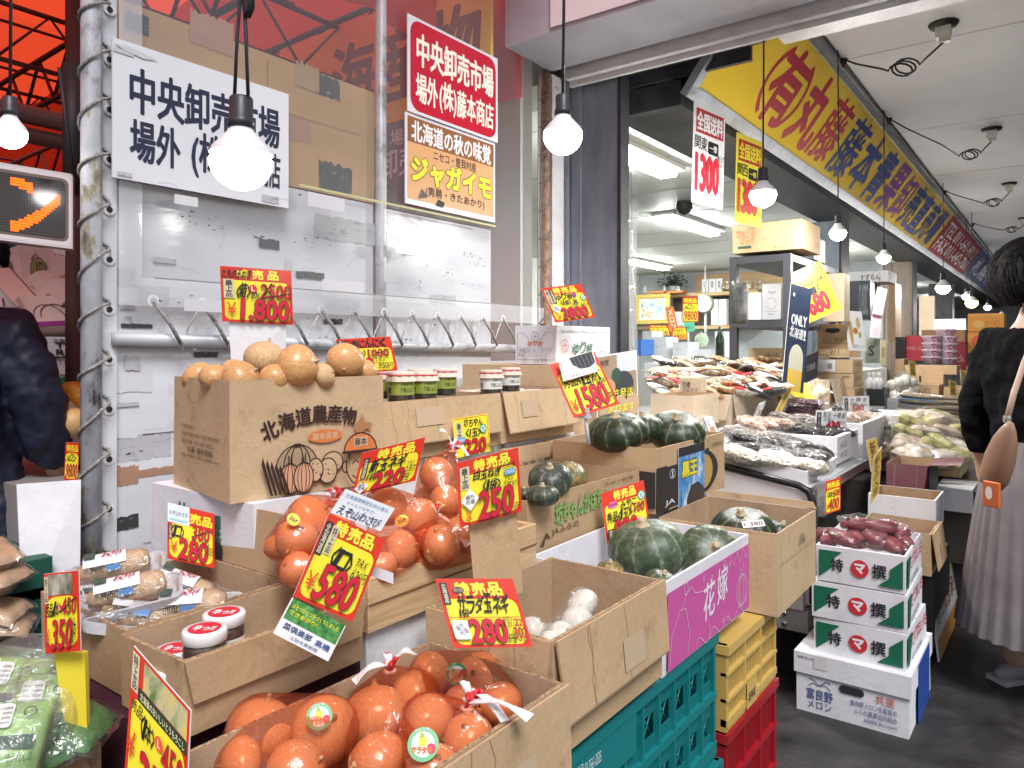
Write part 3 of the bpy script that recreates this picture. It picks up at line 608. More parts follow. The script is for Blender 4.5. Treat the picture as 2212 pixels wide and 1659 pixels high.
EDGEM = noisy('corrugated_edge', [(.42, (.22, .14, .07)), (.58, (.48, .33, .19))], scale=160, rough=.8)
INK = pm((.06, .04, .03), .6); BRN = pm((.10, .055, .03), .6)

# front salad onion carton, garlic carton
carton('brown carton of salad onions in red nets at the very front', -.87, -.595, .40, .93, .50, .78, CARD, top=True, flaps=(('+x', .17, 176),), prints={'-y': lambda m: m.text('佐呂間', .1, .1, .3, .1, INK)})
carton('deep brown carton holding a bag of white garlic bulbs', -.905, -.64, .965, 1.355, .628, .82, CARD, flaps=(('+x', .135, 174), ('-y', .12, 176)), hole=())
def f(m):
    m.rect(.03, .04, .96, .84, pm((.62, .11, .36), .5)); L = pm((.78, .62, .72), .5)
    m.text('花', .40, .30, .13, .42, WHT, .012, .15, 6); m.text('嫁', .56, .38, .13, .42, WHT, .012, .15, 6)
    for q in range(3): m.loop(.88, .34, (.025, .05, .075)[q], .2, .002, L)
    m.line([(.86, .52), (.85, .66), (.88, .58), (.9, .68), (.91, .52)], .002, L)
    m.line([(.04, .1), (.06, .4), (.14, .62), (.2, .6), (.24, .3), (.22, .08)], .0017, L); m.line([(.16, .62), (.2, .76), (.26, .8), (.3, .7), (.4, .66)], .0017, L); m.loop(.2, .82, .02, .07, .002, L)
    m.line([(.62 + .37 * i / 40, .80 + .07 * math.sin(i * .7)) for i in range(41)], .0015, L); m.line([(.30 + .62 * i / 40, .10 + .06 * math.sin(i * .6)) for i in range(41)], .0015, L)
    for i in range(14): q = random.Random(i); m.loop(q.uniform(.3, .95), q.uniform(.6, .85) if i % 2 else q.uniform(.08, .2), .008, .03, .0013, L, 8)
carton('white carton with a pink printed front holding two green pumpkins', -.985, -.652, 1.385, 1.89, .608, .80, WCARD, WCARD, prints={'+x': f, '-y': lambda m: m.text('かぼちゃ', .3, .3, .4, .3, (.5, .1, .3))}, flaps=())
def f(m): m.text('174', .5, .68, .14, .13, INK, .0, .1, -3, hand=True); m.rect(.02, .62, .96, .006, (.33, .22, .12)); m.rect(.05, .02, .004, .9, (.30, .2, .1))
carton('brown carton marked with a handwritten 174 holding pumpkins behind the pink one', -.94, -.60, 1.965, 2.34, .574, .79, CARD2, prints={'+x': f}, flaps=(('+y', .02, 6),))
# boxes of the second row
def planks(label, c0, c1, s0, s1, z0, z1):
    t = thing('wooden_crate', label, 'crate', ((c0 + c1) / 2, (s0 + s1) / 2, z0)); PINE = noisy('pine', [(.25, (.40, .24, .10)), (.5, (.62, .43, .24)), (.75, (.72, .55, .34))], scale=5, detail=8, rough=.6, stretch=(9, .7, 9), ndist=1.2)
    h = z1 - z0
    for (nm, bx) in (('front_board', (c1 - .012, c1, s0, s1, z0, z1)), ('back_board', (c0, c0 + .012, s0, s1, z0, z1)), ('end_board', (c0 + .012, c1 - .012, s0, s0 + .012, z0, z1)), ('end_board', (c0 + .012, c1 - .012, s1 - .012, s1, z0, z1)), ('bottom_board', (c0 + .012, c1 - .012, s0 + .012, s1 - .012, z0, z0 + .01))):
        m = MB(); m.box(*bx, PINE); o = _p(m, nm, t); b = o.modifiers.new('edge', 'BEVEL'); b.width = .002
    m = MB(); m.box(c1 + .0, c1 + .003, s0, s1, z0 + h * .52, z0 + h * .535, pm((.16, .09, .04))); _p(m, 'board_gap', t)
    return t
planks('shallow pine crate of red netted onions in the second row', -1.29, -.95, .865, 1.365, .79, .885)
def f(m):
    m.text('坊ちゃんかぼちゃ', .20, .42, .46, .40, pm((.24, .42, .12)), .05, ol=(.05, .15, .04), ow=.03, rot=2); m.text('JAふらの', .17, .20, .22, .15, BRN, .01); m.pol([(.08, .10), (.13, .32), (.16, .18), (.12, .22), (.11, .08)], BRN); m.text('大中小数量', .62, .86, .3, .07, BRN, .0)
carton('brown carton with green lettering holding small dark pumpkins', -1.31, -1.0, 1.40, 1.965, .795, .922, CARD3, prints={'+x': f}, hole=(), flaps=())
def f(m):
    BK = pm((.035, .03, .03), .6); m.rect(.0, .0, .13, .70, BK); m.rect(.15, .0, .85, .68, CARD); m.rect(.05, .02, .30, .66, BK)
    m.loop(.20, .55, .035, .07, .002, WHT); m.rect(.194, .50, .012, .1, WHT); m.text('JA', .1, .06, .13, .10, WHT, .01); m.text('北海道産', .78, .80, .18, .07, BRN, .0)
    m.pol([(.66 + .2 * math.cos(a) * (1 + .1 * math.cos(2 * a)), .42 + .36 * math.sin(a)) for a in [R(12 * k) for k in range(30)]], BK)
    m.pol([(.64 + .15 * math.cos(a), .42 + .30 * math.sin(a)) for a in [R(12 * k) for k in range(30)]], pm((.52, .33, .08))); m.rect(.68, .7, .05, .1, BK)
carton('brown carton with black printed corners and a dark kabocha picture', -1.31, -.95, 1.97, 2.50, .795, .985, CARD, prints={'+x': f, '-y': lambda m: (m.rect(.12, .08, .88, .56, pm((.035, .03, .03))), m.rrect(.52, .50, .22, .13, .012, DRK))})
# third row
carton('plain brown carton under the green capped garlic jars', -1.66, -1.35, 1.22, 1.74, .99, 1.143, CARD, flaps=(('+x', .115, 172), ('-y', .11, 174)))
carton('plain brown carton of jars next to the lily bulb box', -1.66, -1.35, 1.752, 2.16, .99, 1.143, CARD2, flaps=(('+x', .125, 170),))
carton('low brown carton with a hand hole under the lily bulb box', -1.92, -1.45, 2.24, 2.80, .95, 1.212, CARD2, top=False, hole=('-y',))
def f(m):
    OR = (.70, .10, .02); GR = (.03, .16, .08)
    m.text('Japan Hokkaido Memuro Town Lily bulb', .06, .80, .86, .10, (.2, .2, .2), .0, .1); m.loop(.13, .48, .06, .16, .0025, OR); m.text('十', .09, .40, .08, .16, OR, .02)
    m.text('ゆり根', .28, .24, .36, .34, GR, .03, .2, hand=True); m.line([(.62, .5), (.7, .62), (.8, .45), (.92, .6), (.88, .34), (.76, .3), (.7, .4)], .002, OR); m.loop(.82, .46, .07, .15, .0015, OR)
def f2(m):
    G = (.2, .2, .24); m.line([(.07, .12), (.07, .82), (.2, .82), (.3, .7), (.38, .58), (.55, .56), (.66, .68), (.75, .82), (.94, .82), (.94, .12), (.07, .12)], .0015, G); m.loop(.5, .72, .09, .13, .0015, G); m.text('十', .44, .65, .12, .13, G, .0)
    m.text('ゆり根', .32, .47, .38, .13, (.62, .06, .02), .03, .2, hand=True); m.rect(.07, .42, .87, .006, G); m.text('等級 3L 2L L M S 2S', .1, .32, .8, .09, G, .0); m.rect(.07, .29, .87, .006, G); m.text('数量 15 12 16 20 25', .1, .21, .7, .06, G, .0); m.rect(.07, .19, .87, .006, G); m.text('190       2kg 標準', .2, .06, .6, .1, G, .0); m.loop(.27, .365, .06, .06, .0015, G)
carton('white lily bulb box with orange and green brush lettering', -1.70, -1.51, 2.30, 2.70, 1.215, 1.362, WCARD, top=False, prints={'+x': f, '-y': f2}, name='white_box', cat='box')
# white onion box and the big printed carton on it
def f(m): m.text('共', .28, .5, .12, .35, (.03, .16, .12), .03); m.text('撰', .60, .45, .12, .35, (.03, .16, .12), .03); m.rrect(.44, .24, .3, .26, .012, DRK)
def f2(m): m.ell(.32, .45, .19, .45, pm((.62, .28, .16))); m.ell(.34, .5, .12, .3, pm((.72, .40, .26))); m.pol([(.42, .86), (.5, .8), (.6, .98), (.52, .99)], pm((.75, .2, .2)))
carton('white onion box with green lettering under the big printed carton', -1.62, -1.24, .838, 1.22, .80, .98, WCARD, top=False, prints={'-y': f, '+x': f2}, name='white_box', cat='box')
def bigprint(m):
    K = pm((.045, .022, .018), .6); OR = pm((.66, .20, .06), .6); t = '北海道農産物'
    for ch, x, y, r_ in zip(t, (.225, .33, .435, .54, .64, .74), (.575, .635, .67, .682, .675, .65), (20, 12, 6, 0, -4, -9)): m.text(ch, x - .05, y - .08, .098, .155, K, .03, rot=r_)
    m.ell(.575, .485, .115, .058, OR); m.text('藤本青果', .49, .455, .17, .06, pm((.62, .46, .28)), .015)
    m.pol([(.80, .58), (.83, .66), (.85, .58), (.90, .57), (.89, .50), (.86, .52), (.81, .47), (.78, .50), (.775, .56)], pm((.42, .20, .09)))
    m.pol([(.39 + .13 * math.cos(R(a)), .24 + .19 * math.sin(R(a))) for a in range(0, 181, 9)], pm((.40, .29, .18)))
    for r_ in (.13, .085, .04): m.loop(.39, .24, r_, .19, .0024, K, a0=0, a1=180)
    m.ell(.39, .425, .03, .018, K)
    for (cx, cy, rx, ry) in ((.62, .25, .07, .09), (.585, .18, .062, .11), (.50, .20, .05, .10)):
        m.ell(cx, cy, rx, ry, CARD2); m.loop(cx, cy, rx, ry, .0026, K)
        for q in range(6): rr = random.Random(q + int(cx * 100)); a, b = cx + rr.uniform(-.6, .6) * rx, cy + rr.uniform(-.6, .6) * ry; m.line([(a, b), (a + .010, b + .008)], .0016, K)
    for (cx, rx) in ((.335, .062), (.42, .062)):
        m.pol([(cx + rx * math.cos(a), .15 + .13 * math.sin(a)) for a in [R(10 * k) for k in range(36)]], pm((.66, .36, .22)))
        m.loop(cx, .15, rx, .13, .0026, K); m.loop(cx, .15, rx * .62, .13, .0016, K); m.loop(cx, .15, rx * .25, .13, .0016, K); m.line([(cx - .012, .27), (cx - .008, .35), (cx, .30), (cx + .01, .36), (cx + .012, .27)], .0022, K)
    for q in range(5):
        x0 = .16 + .026 * q; m.pol([(x0 + .055, .03), (x0 + .07, .03), (x0 + .02, .30 - .015 * q), (x0 + .008, .36 - .02 * q), (x0, .30 - .015 * q)], K)
    m.loop(.80, .22, .10, .20, .003, K, a0=170, a1=370); m.pol([(.80 + .115 * math.cos(R(a)), .33 + .16 * math.sin(R(a))) for a in range(0, 181, 9)], OR); m.loop(.80, .33, .115, .16, .003, K, a0=0, a1=180); m.line([(.67, .325), (.93, .325)], .006, K); m.rect(.75, .37, .10, .085, CARD2); m.text('藤本', .757, .38, .086, .065, K, .015)
    m.pol([(.705, .32), (.735, .32), (.715, .24)], K); m.pol([(.87, .32), (.905, .32), (.885, .24)], K); m.line([(.74, .22), (.762, .25), (.785, .22)], .003, K); m.line([(.82, .22), (.845, .25), (.87, .22)], .003, K); m.loop(.80, .13, .06, .05, .003, K, a0=190, a1=350); m.loop(.69, .2, .022, .05, .003, K, a0=60, a1=300)
def f2(m):
    K = pm((.10, .06, .04), .6); m.text('〒060-0011', .18, .545, .24, .035, K, .0); m.text('札幌市中央区北11条西21丁目(中央卸売市場外)', .18, .47, .68, .042, K, .0); m.text('TEL/FAX  011-641-9912', .18, .41, .58, .036, K, .0); m.text('丸藤  藤本青果', .30, .34, .44, .05, K, .015); m.text('http://www.fujimotoseika.com', .18, .285, .68, .036, K, .0)
    m.loop(.42, .84, .10, .06, .0012, (.33, .22, .12), a0=150, a1=390)
KC = at(497, 822, 1.41); rzb = -10
BC = V3((KC.x, KC.y, .981)); ru = V3((math.sin(R(10)), math.cos(R(10)), 0)); rv = V3((-math.cos(R(10)), math.sin(R(10)), 0))
w_, d_ = .30, .345; cc = BC + ru * d_ / 2 + rv * w_ / 2
carton('big brown carton printed with vegetables and filled with loose yellow onions', cc.x - w_ / 2, cc.x + w_ / 2, cc.y - d_ / 2, cc.y + d_ / 2, .981, 1.217, CARD2, rz=rzb, prints={'+x': bigprint, '-y': f2})
# left hand boxes
carton('narrow brown carton of spicy topping jars standing before the wasabi carton', -1.118, -.95, .532, .852, .752, .857, CARD3, flaps=(('+x', .06, 178),))
carton('brown carton of wrapped wild wasabi roots below the chipped pole', -1.43, -1.128, .545, .835, .752, .855, CARD3, flaps=(('+y', .115, 4),))
carton('brown carton of green bagged vegetables at the lower corner', -1.42, -1.093, .10, .492, .60, .72, CARD2)
carton('brown carton corner peeking below the corn price card', -1.07, -.93, .12, .47, .55, .695, CARD2, flaps=(('-x', .06, 30),))
carton('dark maroon printed apple carton under the wasabi carton', -1.43, -.98, .52, .92, .45, .748, card_mat((.06, .02, .03), 'maroon'), top=False, prints={'+x': lambda m: (m.ell(.3, .5, .12, .2, (.35, .03, .06)), m.text('りんご', .5, .4, .4, .3, (.45, .40, .38), .02))})
# foam boxes under the rows
FOAM = noisy('foam', [(.4, (.74, .75, .77)), (.6, (.82, .82, .84))], scale=60, rough=.6, bump=.1)
def foam(label, c0, c1, s0, s1, z0, z1, mat=None, prints=None, open_=False, name='foam_box', group=None, rz=0):
    if open_: t = carton(label, c0, c1, s0, s1, z0, z1, FOAM, FOAM, name=name, cat='foam box', t_=.022, prints=prints, group=group, rz=rz)
    else: t = carton(label, c0, c1, s0, s1, z0, z1, mat or FOAM, FOAM, top=False, name=name, cat='foam box', prints=prints, group=group, rz=rz)
    return t
foam('white foam box under the pine onion crate', -1.29, -.965, .875, 1.36, .66, .788, prints={'+x': lambda m: (m.rect(0, 0, 1, .16, (.012, .06, .045)), m.rect(.0, .28, 1, .02, (.3, .3, .3)))})
foam('dark green foam box lid lowest under the pine onion crate', -1.29, -.96, .88, 1.36, .3, .656, mat=pm((.02, .07, .055), .5))
foam('white foam box carrying the small pumpkin carton', -1.30, -1.01, 1.40, 1.93, .50, .79)
foam('white foam box carrying the kabocha picture carton', -1.30, -1.0, 1.97, 2.48, .50, .79)
foam('white foam box carrying the jar cartons of the third row', -1.70, -1.37, 1.24, 1.78, .55, .985)
foam('white box with black brush writing below the jar cartons', -1.70, -1.37, 1.80, 2.2, .55, .985, prints={'+x': lambda m: m.text('北海道 十勝産', .1, .35, .7, .12, (.04, .04, .04), .02)})
carton('brown carton with printed origin words between the second and third rows', -1.36, -1.325, 1.75, 2.2, .80, .975, CARD, top=False, prints={'+x': lambda m: m.text('北海道 十勝産', .08, .55, .5, .2, INK, .01)})
# ---- crates under the front row
def lattice(label, col, c0, c1, s0, s1, z0, z1, kind, txt=None):
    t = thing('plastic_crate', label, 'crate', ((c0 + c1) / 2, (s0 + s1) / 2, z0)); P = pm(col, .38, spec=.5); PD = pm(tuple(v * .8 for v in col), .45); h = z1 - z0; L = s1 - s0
    m = MB(); m.box(c0, c1, s0, s1, z0, z0 + .012, PD); m.box(c0, c1, s0, s0 + .012, z0 + .013, z1, PD); m.box(c0, c1, s1 - .012, s1, z0 + .013, z1, PD); m.box(c0, c0 + .012, s0 + .013, s1 - .013, z0 + .013, z1, PD); _p(m, 'shell', t)
    m = MB(); n = max(3, int(L / (.075 if kind == 'open' else .105)))
    y0, y1 = s0 + .013, s1 - .013
    for (a, b) in ((.0, .10), (.46, .52), (.90, 1.0)) if kind == 'open' else ((0, .09), (.30, .34), (.62, .66), (.92, 1.0)): m.box(c1 - .014, c1 + .004, s0, s1, z0 + .0125 + (h - .013) * a, z0 + .0125 + (h - .013) * b, P)
    for i in range(n + 1): y = s0 + .002 + (L - .012) * i / n; m.box(c1 - .012, c1 + .002, y, y + .008, z0 + .02, z1 - .01, P)
    if kind == 'open':
        for i in range(n):
            for (a, b) in ((.1, .46), (.52, .90)):
                ya, yb = s0 + .01 + (L - .012) * i / n, s0 + .002 + (L - .012) * (i + 1) / n; za, zb = z0 + h * a, z0 + h * b; k = .004
                cy, cz = (ya + yb) / 2, (za + zb) / 2
                m.box(c1 - .012, c1 - .007, ya, yb, zb - h * .12, zb, PD); m.box(c1 - .012, c1 - .007, ya, yb, za, za + h * .10, PD)
                for sg in (1, -1): m.tube([(c1 - .010, cy - .016, cz - sg * .022), (c1 - .010, cy + .016, cz + sg * .022)], .0022, PD, 4)
    else:
        for i in range(n):
            ya = s0 + (L - .012) * i / n + .012
            for (a, b) in ((.10, .30), (.35, .62), (.67, .92)):
                kn = 9
                for q in range(kn): y = ya + (L / n - .016) * q / kn; m.box(c1 - .011, c1 - .007, y, y + (L / n) / kn * .55, z0 + h * a, z0 + h * b, PD)
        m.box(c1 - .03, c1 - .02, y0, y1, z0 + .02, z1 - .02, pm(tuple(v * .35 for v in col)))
    if txt: m.frame((c1 + .005, s0, z0), (0, 1, 0), UPZ, L, h); txt(m)
    _p(m, 'lattice_side', t)
    m = MB(); m.box(c0 - .004, c1 + .008, s0 - .004, s1 + .004, z1 - .022, z1, P); b_ = _p(m, 'rim', t)
    return t
TEAL = (.010, .20, .21)
lattice('teal plastic crate directly under the pink front pumpkin carton', TEAL, -1.0, -.662, .94, 1.69, .31, .606, 'open', lambda m: (m.rrect(.0, .66, .45, .30, .005, pm(TEAL, .38)), m.text('三重ビール製函 03-3561-3535', .1, .80, .17, .09, WHT, .0)))
lattice('teal plastic crate at the bottom with white letters', TEAL, -1.0, -.655, .94, 1.70, .0, .306, 'open', lambda m: (m.rrect(.02, .55, .8, .36, .005, pm(TEAL, .38)), m.text('S.C.R. 〇', .50, .62, .3, .16, WHT, .02), m.rect(.86, .70, .06, .17, WHT)))
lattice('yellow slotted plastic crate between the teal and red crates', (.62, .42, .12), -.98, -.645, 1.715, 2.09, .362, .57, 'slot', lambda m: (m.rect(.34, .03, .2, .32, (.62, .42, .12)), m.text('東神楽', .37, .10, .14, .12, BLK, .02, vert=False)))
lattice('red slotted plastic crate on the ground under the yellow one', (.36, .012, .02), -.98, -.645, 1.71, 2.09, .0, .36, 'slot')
m = MB(); m.box(-1.9, -1.02, .85, 2.6, .0, .5, pm((.05, .05, .055))); tag(m.build('display_stand', origin=(-1.4, 1.7, 0)), 'low dark stand hidden beneath the rows of produce cartons', 'stand')

# ---------------------------------------------------------------- vegetables
def streak(key, c1, c2, c3, sc=2.6, st=(9, 9, .45), rough=.3, bump=.02):
    return noisy(key, [(.36, c1), (.5, c2), (.64, c3)], scale=sc, detail=4, rough=rough, stretch=st, bump=bump, bscale=18, spec=.45, ndist=.5)
ONY = streak('yellow_onion', (.50, .22, .07), (.64, .34, .13), (.72, .48, .25)); ONR = streak('netted_onion', (.67, .37, .16), (.74, .45, .22), (.80, .55, .32), rough=.16, bump=0); DRYS = streak('dry_onion_skin', (.42, .25, .10), (.60, .40, .20), (.68, .50, .30), rough=.6)
TIP = noisy('onion_tip', [(.3, (.40, .24, .12)), (.7, (.62, .46, .28))], scale=12, rough=.8); WON = streak('white_onion', (.62, .58, .46), (.76, .73, .62), (.80, .79, .72))
def onion_mesh(mat, k, tip=1):
    rn = random.Random(k); prof = []; tilt = rn.uniform(-.1, .1)
    for i in range(15):
        a = -90 + 180 * i / 14; r = math.cos(R(a)); z = math.sin(R(a)) * (.86 + .05 * (k % 3))
        r = max(.001, r) ** .93
        prof.append((r, z))
    zt = prof[-1][1]; prof[-1] = (.13, zt - .005)
    m = MB(); m.lathe(prof, mat, 24, rib=lambda a, z: 1 + .018 * math.cos(3 * a + k) + .012 * math.cos(7 * a + k * 2))
    m.lathe([(.14, zt - .02), (.075, zt + .06), (.05 + .02 * rn.random(), zt + .15 * tip), (.07 * rn.random(), zt + .21 * tip)], TIP if mat is not WON else WON, 9, rib=lambda a, z: 1 + .25 * math.cos(4 * a))
    m.lathe([(.02, -zt - .06), (.07, -zt - .02), (.12, -zt + .02)], TIP, 9)
    return m
_oc = {}
def onion(name, parent, loc, r, mat, rot=None, seed=0):
    key = (mat.name, seed % 4)
    if key not in _oc: o = onion_mesh(mat, seed % 4).build(name); _oc[key] = o.data; bpy.data.objects.remove(o)
    o = bpy.data.objects.new(name, _oc[key]); SC.collection.objects.link(o); o.parent = parent; o.location = loc; o.scale = (r, r, r * (.9 + .04 * (seed % 4)))
    rn = random.Random(seed * 7 + 3); o.rotation_euler = rot or (rn.uniform(-1.3, 1.3), rn.uniform(-1.3, 1.3), rn.uniform(0, 6.28)); return o
def hull(pts, parent, name, mat, thick=0):
    bm = bmesh.new()
    for p in pts: bm.verts.new(p)
    bmesh.ops.convex_hull(bm, input=bm.verts[:]); bmesh.ops.delete(bm, geom=[v for v in bm.verts if not v.link_faces], context='VERTS')
    for f in bm.faces: f.smooth = True
    me = bpy.data.meshes.new(name); bm.to_mesh(me); bm.free(); me.materials.append(mat)
    o = bpy.data.objects.new(name, me); SC.collection.objects.link(o); o.parent = parent; return o
def fib(n): 
    return [V3((math.cos(i * 2.39996) * math.sqrt(1 - z * z), math.sin(i * 2.39996) * math.sqrt(1 - z * z), z)) for i, z in ((i, 1 - 2 * (i + .5) / n) for i in range(n))]
SPH = fib(90)
NETW = pm((.80, .76, .76), .5); NETR = pm((.60, .02, .03), .4)
def sticker(par, base, pos, r, kind, rollseed=0):
    """round label lying on the bag, turned up towards the walkway"""
    n = (V3((0, 0, CH)) - pos).normalized() + V3((0, 0, .15)); M = facing(n)
    X = M.to_3x3() @ V3((1, 0, 0)); Y = M.to_3x3() @ V3((0, 1, 0)); a = R(rollseed); X, Y = X * math.cos(a) + Y * math.sin(a), Y * math.cos(a) - X * math.sin(a)
    m = MB(); m.frame(pos - base - X * r - Y * r, X, Y, 2 * r, 2 * r); G = (.05, .36, .12)
    if kind == 'green':
        m.ell(.5, .5, .5, .5, pm(G, .25)); m.ell(.5, .5, .37, .37, WHT); m.ell(.5, .58, .14, .16, (.75, .62, .05)); m.pol([(.4, .7), (.5, .9), (.6, .7)], (.3, .5, .08)); m.ell(.74, .34, .15, .15, (.65, .04, .08)); m.text('サラタマ', .12, .24, .62, .2, (.62, .03, .05), .05, rot=-12, ol=(.85, .75, .1), ow=.05); m.text('サロマ湖', .25, .86, .5, .09, WHT, .0)
    else: m.ell(.5, .5, .5, .42, pm((.78, .58, .06), .25)); m.ell(.5, .5, .42, .34, pm((.85, .66, .10), .25)); m.text('玉ねぎ', .2, .36, .6, .28, BLK, .03)
    o = m.build('sticker', par); return o
def net_bag(label, ons, knot, mat=ONR, film=NET, stick=(), tails=(), group='netted onion bags', clump=None, seed=0, name='onion_net_bag', oname='onion', inflate=1.03):
    P = [(at(x, y, D), r * D / 1600) for (x, y, r, D) in ons]
    base = sum((p for p, _ in P), V3()) / len(P); base.z = min(p.z - r for p, r in P)
    t = thing(name, label, 'bag of onions', base, 0, group)
    for i, (p, r) in enumerate(P): onion(oname, t, p - base, r, mat, seed=seed + i)
    pts = [p - base + q * r * inflate for p, r in P for q in SPH]
    if knot:
        k = at(*knot) - base; pts += [k + V3((math.cos(a) * .008, math.sin(a) * .008, 0)) for a in (0, 1.5, 3, 4.5)]
    hull(pts, t, 'net' if film is NET else 'bag_film', film)
    if knot and film is NET:
        m = MB(); rk = random.Random(seed + 50)
        for q in range(7):
            d_ = V3((rk.uniform(-1, 1), rk.uniform(-1, 1), rk.uniform(-.2, 1.2))).normalized(); m.tube([k - UPZ * .008, k + d_ * .006, k + d_ * rk.uniform(.010, .018) + UPZ * .004, k + d_ * rk.uniform(.014, .024)], [.005, .0045, .004, .0015], NETR if q % 3 else NETW, 6)
        m.tube([k + V3((.008 * math.cos(a), .008 * math.sin(a), -.006)) for a in (0, 1, 2, 3, 4, 5, 6.28)], .003, NETW, 5)
        kn_ = m.build('knot', t)
        for (x, y, D) in tails:
            e = at(x, y, D) - base; m = MB(); d = (e - k); sdv = d.cross(UPZ).normalized() * .008
            ps = []; 
            for q in range(8): f_ = q / 7; c_ = k.lerp(e, f_) + UPZ * .012 * math.sin(f_ * 3.1); w = sdv * (.35 + .75 * f_); tw = UPZ * .0022 * math.sin(q * 1.1 + seed); ps += [c_ + w + tw, c_ - w - tw]
            m.add(ps, [(2 * q, 2 * q + 1, 2 * q + 3, 2 * q + 2) for q in range(7)], NETW); o = m.build('tie_tail', kn_); o.modifiers.new('th', 'SOLIDIFY').thickness = .0015
    for (x, y, D, r, kd, ro) in stick: sticker(t, base, at(x, y, D), r, kd, ro)
    return t
zf = lambda y, z: 1600 * (CH - z) / (y - 750)
def zo(lst, z): return [(x, y, r, zf(y, z)) for (x, y, r) in lst]
GF = 'red netted salad onions in the front carton'
net_bag('red net of the biggest onions at the near end of the front carton', zo([(563, 1578, 74), (702, 1578, 72), (640, 1668, 68), (520, 1650, 55)], .742), None, stick=[(690, 1548, zf(1548, .785), .017, 'green', 10)], group=GF, seed=1)
net_bag('red net of onions with a white knotted tie in the middle of the front carton', zo([(812, 1545, 70), (897, 1500, 52), (818, 1650, 66), (900, 1590, 48)], .735), (842, 1440, zf(1440, .80)), tails=[(895, 1412, zf(1412, .81)), (765, 1475, zf(1475, .79))], group=GF, seed=5)
net_bag('red net of onions with a green sticker against the front carton rim', zo([(922, 1560, 60), (1012, 1598, 55), (935, 1665, 58)], .755), (1010, 1520, zf(1520, .79)), tails=[(1145, 1554, zf(1554, .80))], stick=[(914, 1608, zf(1608, .797), .019, 'green', 6)], group=GF, seed=9)
net_bag('red net of onions at the far corner of the front carton', zo([(1036, 1462, 52), (1082, 1522, 48), (930, 1458, 48), (1000, 1525, 45)], .745), (1015, 1500, zf(1500, .80)), tails=[(1090, 1560, zf(1560, .78))], stick=[(986, 1456, zf(1456, .785), .016, 'green', 40)], group=GF, seed=13)
GW = 'red netted onions in the pine crate'
net_bag('red net of onions with a yellow sticker at the near end of the pine crate', [(640, 1165, 46, 1.30), (668, 1118, 48, 1.36), (730, 1150, 40, 1.34), (600, 1180, 30, 1.31)], (722, 1072, 1.42), stick=[(634, 1122, 1.27, .012, 'y', -40)], group=GW, seed=2)
net_bag('red net of onions behind the big wasabi price card', [(838, 1095, 42, 1.42), (905, 1118, 42, 1.42), (868, 1185, 42, 1.35), (826, 1225, 34, 1.30)], (800, 1062, 1.48), stick=[(868, 1125, 1.36, .013, 'y', 20)], group=GW, seed=6)
net_bag('red net of onions with a white tape closing in the pine crate middle', [(950, 1176, 44, 1.38), (915, 1150, 36, 1.42), (990, 1150, 34, 1.45)], (940, 1110, 1.46), tails=[(1010, 1180, 1.42)], group=GW, seed=10)
net_bag('red net of onions standing upright with a white looped tie above the crate', [(943, 1024, 38, 1.55), (962, 1084, 38, 1.52), (925, 1080, 32, 1.58)], (979, 968, 1.56), tails=[(950, 930, 1.56), (1010, 985, 1.55)], group=GW, seed=14)
net_bag('red net of onions low under the cream price card in the pine crate', [(1000, 1165, 30, 1.47), (1035, 1135, 34, 1.55), (1080, 1130, 34, 1.58)], None, group=GW, seed=18)
net_bag('red net of onions below the others in the front carton', zo([(560, 1640, 60), (760, 1620, 60), (880, 1620, 55), (980, 1560, 50), (1050, 1510, 46), (680, 1650, 60)], .665), None, group=GF, seed=30)
net_bag('red net of onions lying deepest in the pine crate', [(700, 1230, 40, 1.28), (770, 1215, 40, 1.32), (900, 1205, 40, 1.4), (1050, 1165, 38, 1.5), (640, 1230, 40, 1.26)], None, group=GW, seed=40)
# loose onions in the big carton
for i, (x, y, r, D, mt, lb) in enumerate((
    (428, 815, 31, 1.60, ONY, 'yellow onion leftmost in the big printed carton'), (464, 818, 30, 1.50, ONY, 'yellow onion showing its root end near the carton corner'),
    (506, 806, 26, 1.62, ONY, 'yellow onion low behind the others near the white card stand'), (521, 822, 38, 1.47, ONY, 'yellow onion lying flat against the carton front rim'),
    (548, 806, 31, 1.60, ONY, 'yellow onion right below the upright papery onion'), (572, 777, 39, 1.58, DRYS, 'upright papery onion on top of the pile with a dry tip'),
    (594, 820, 30, 1.50, ONY, 'yellow onion sunk between the papery onion and the big smooth one'), (643, 792, 42, 1.52, ONY, 'big smooth yellow onion lying on its side on the pile'),
    (700, 812, 24, 1.55, DRYS, 'onion with dry brown roots between two larger ones'), (745, 783, 37, 1.62, ONY, 'shiny reddish yellow onion at the far end of the carton'),
    (785, 806, 26, 1.68, ONY, 'onion at the carton corner beside the garlic jars'))):
    p = at(x, y - 2, D); o = onion('onion', None, p, 1.12 * r * D / 1600, mt, seed=i, rot=(R(-8), R(10), 0) if i == 5 else (None if i not in (7, 9) else ((R(20), R(75), R(50)) if i == 7 else (R(-60), R(20), 1))))
    tag(o, lb, 'onion', 'loose onions in the big carton')
m = MB()
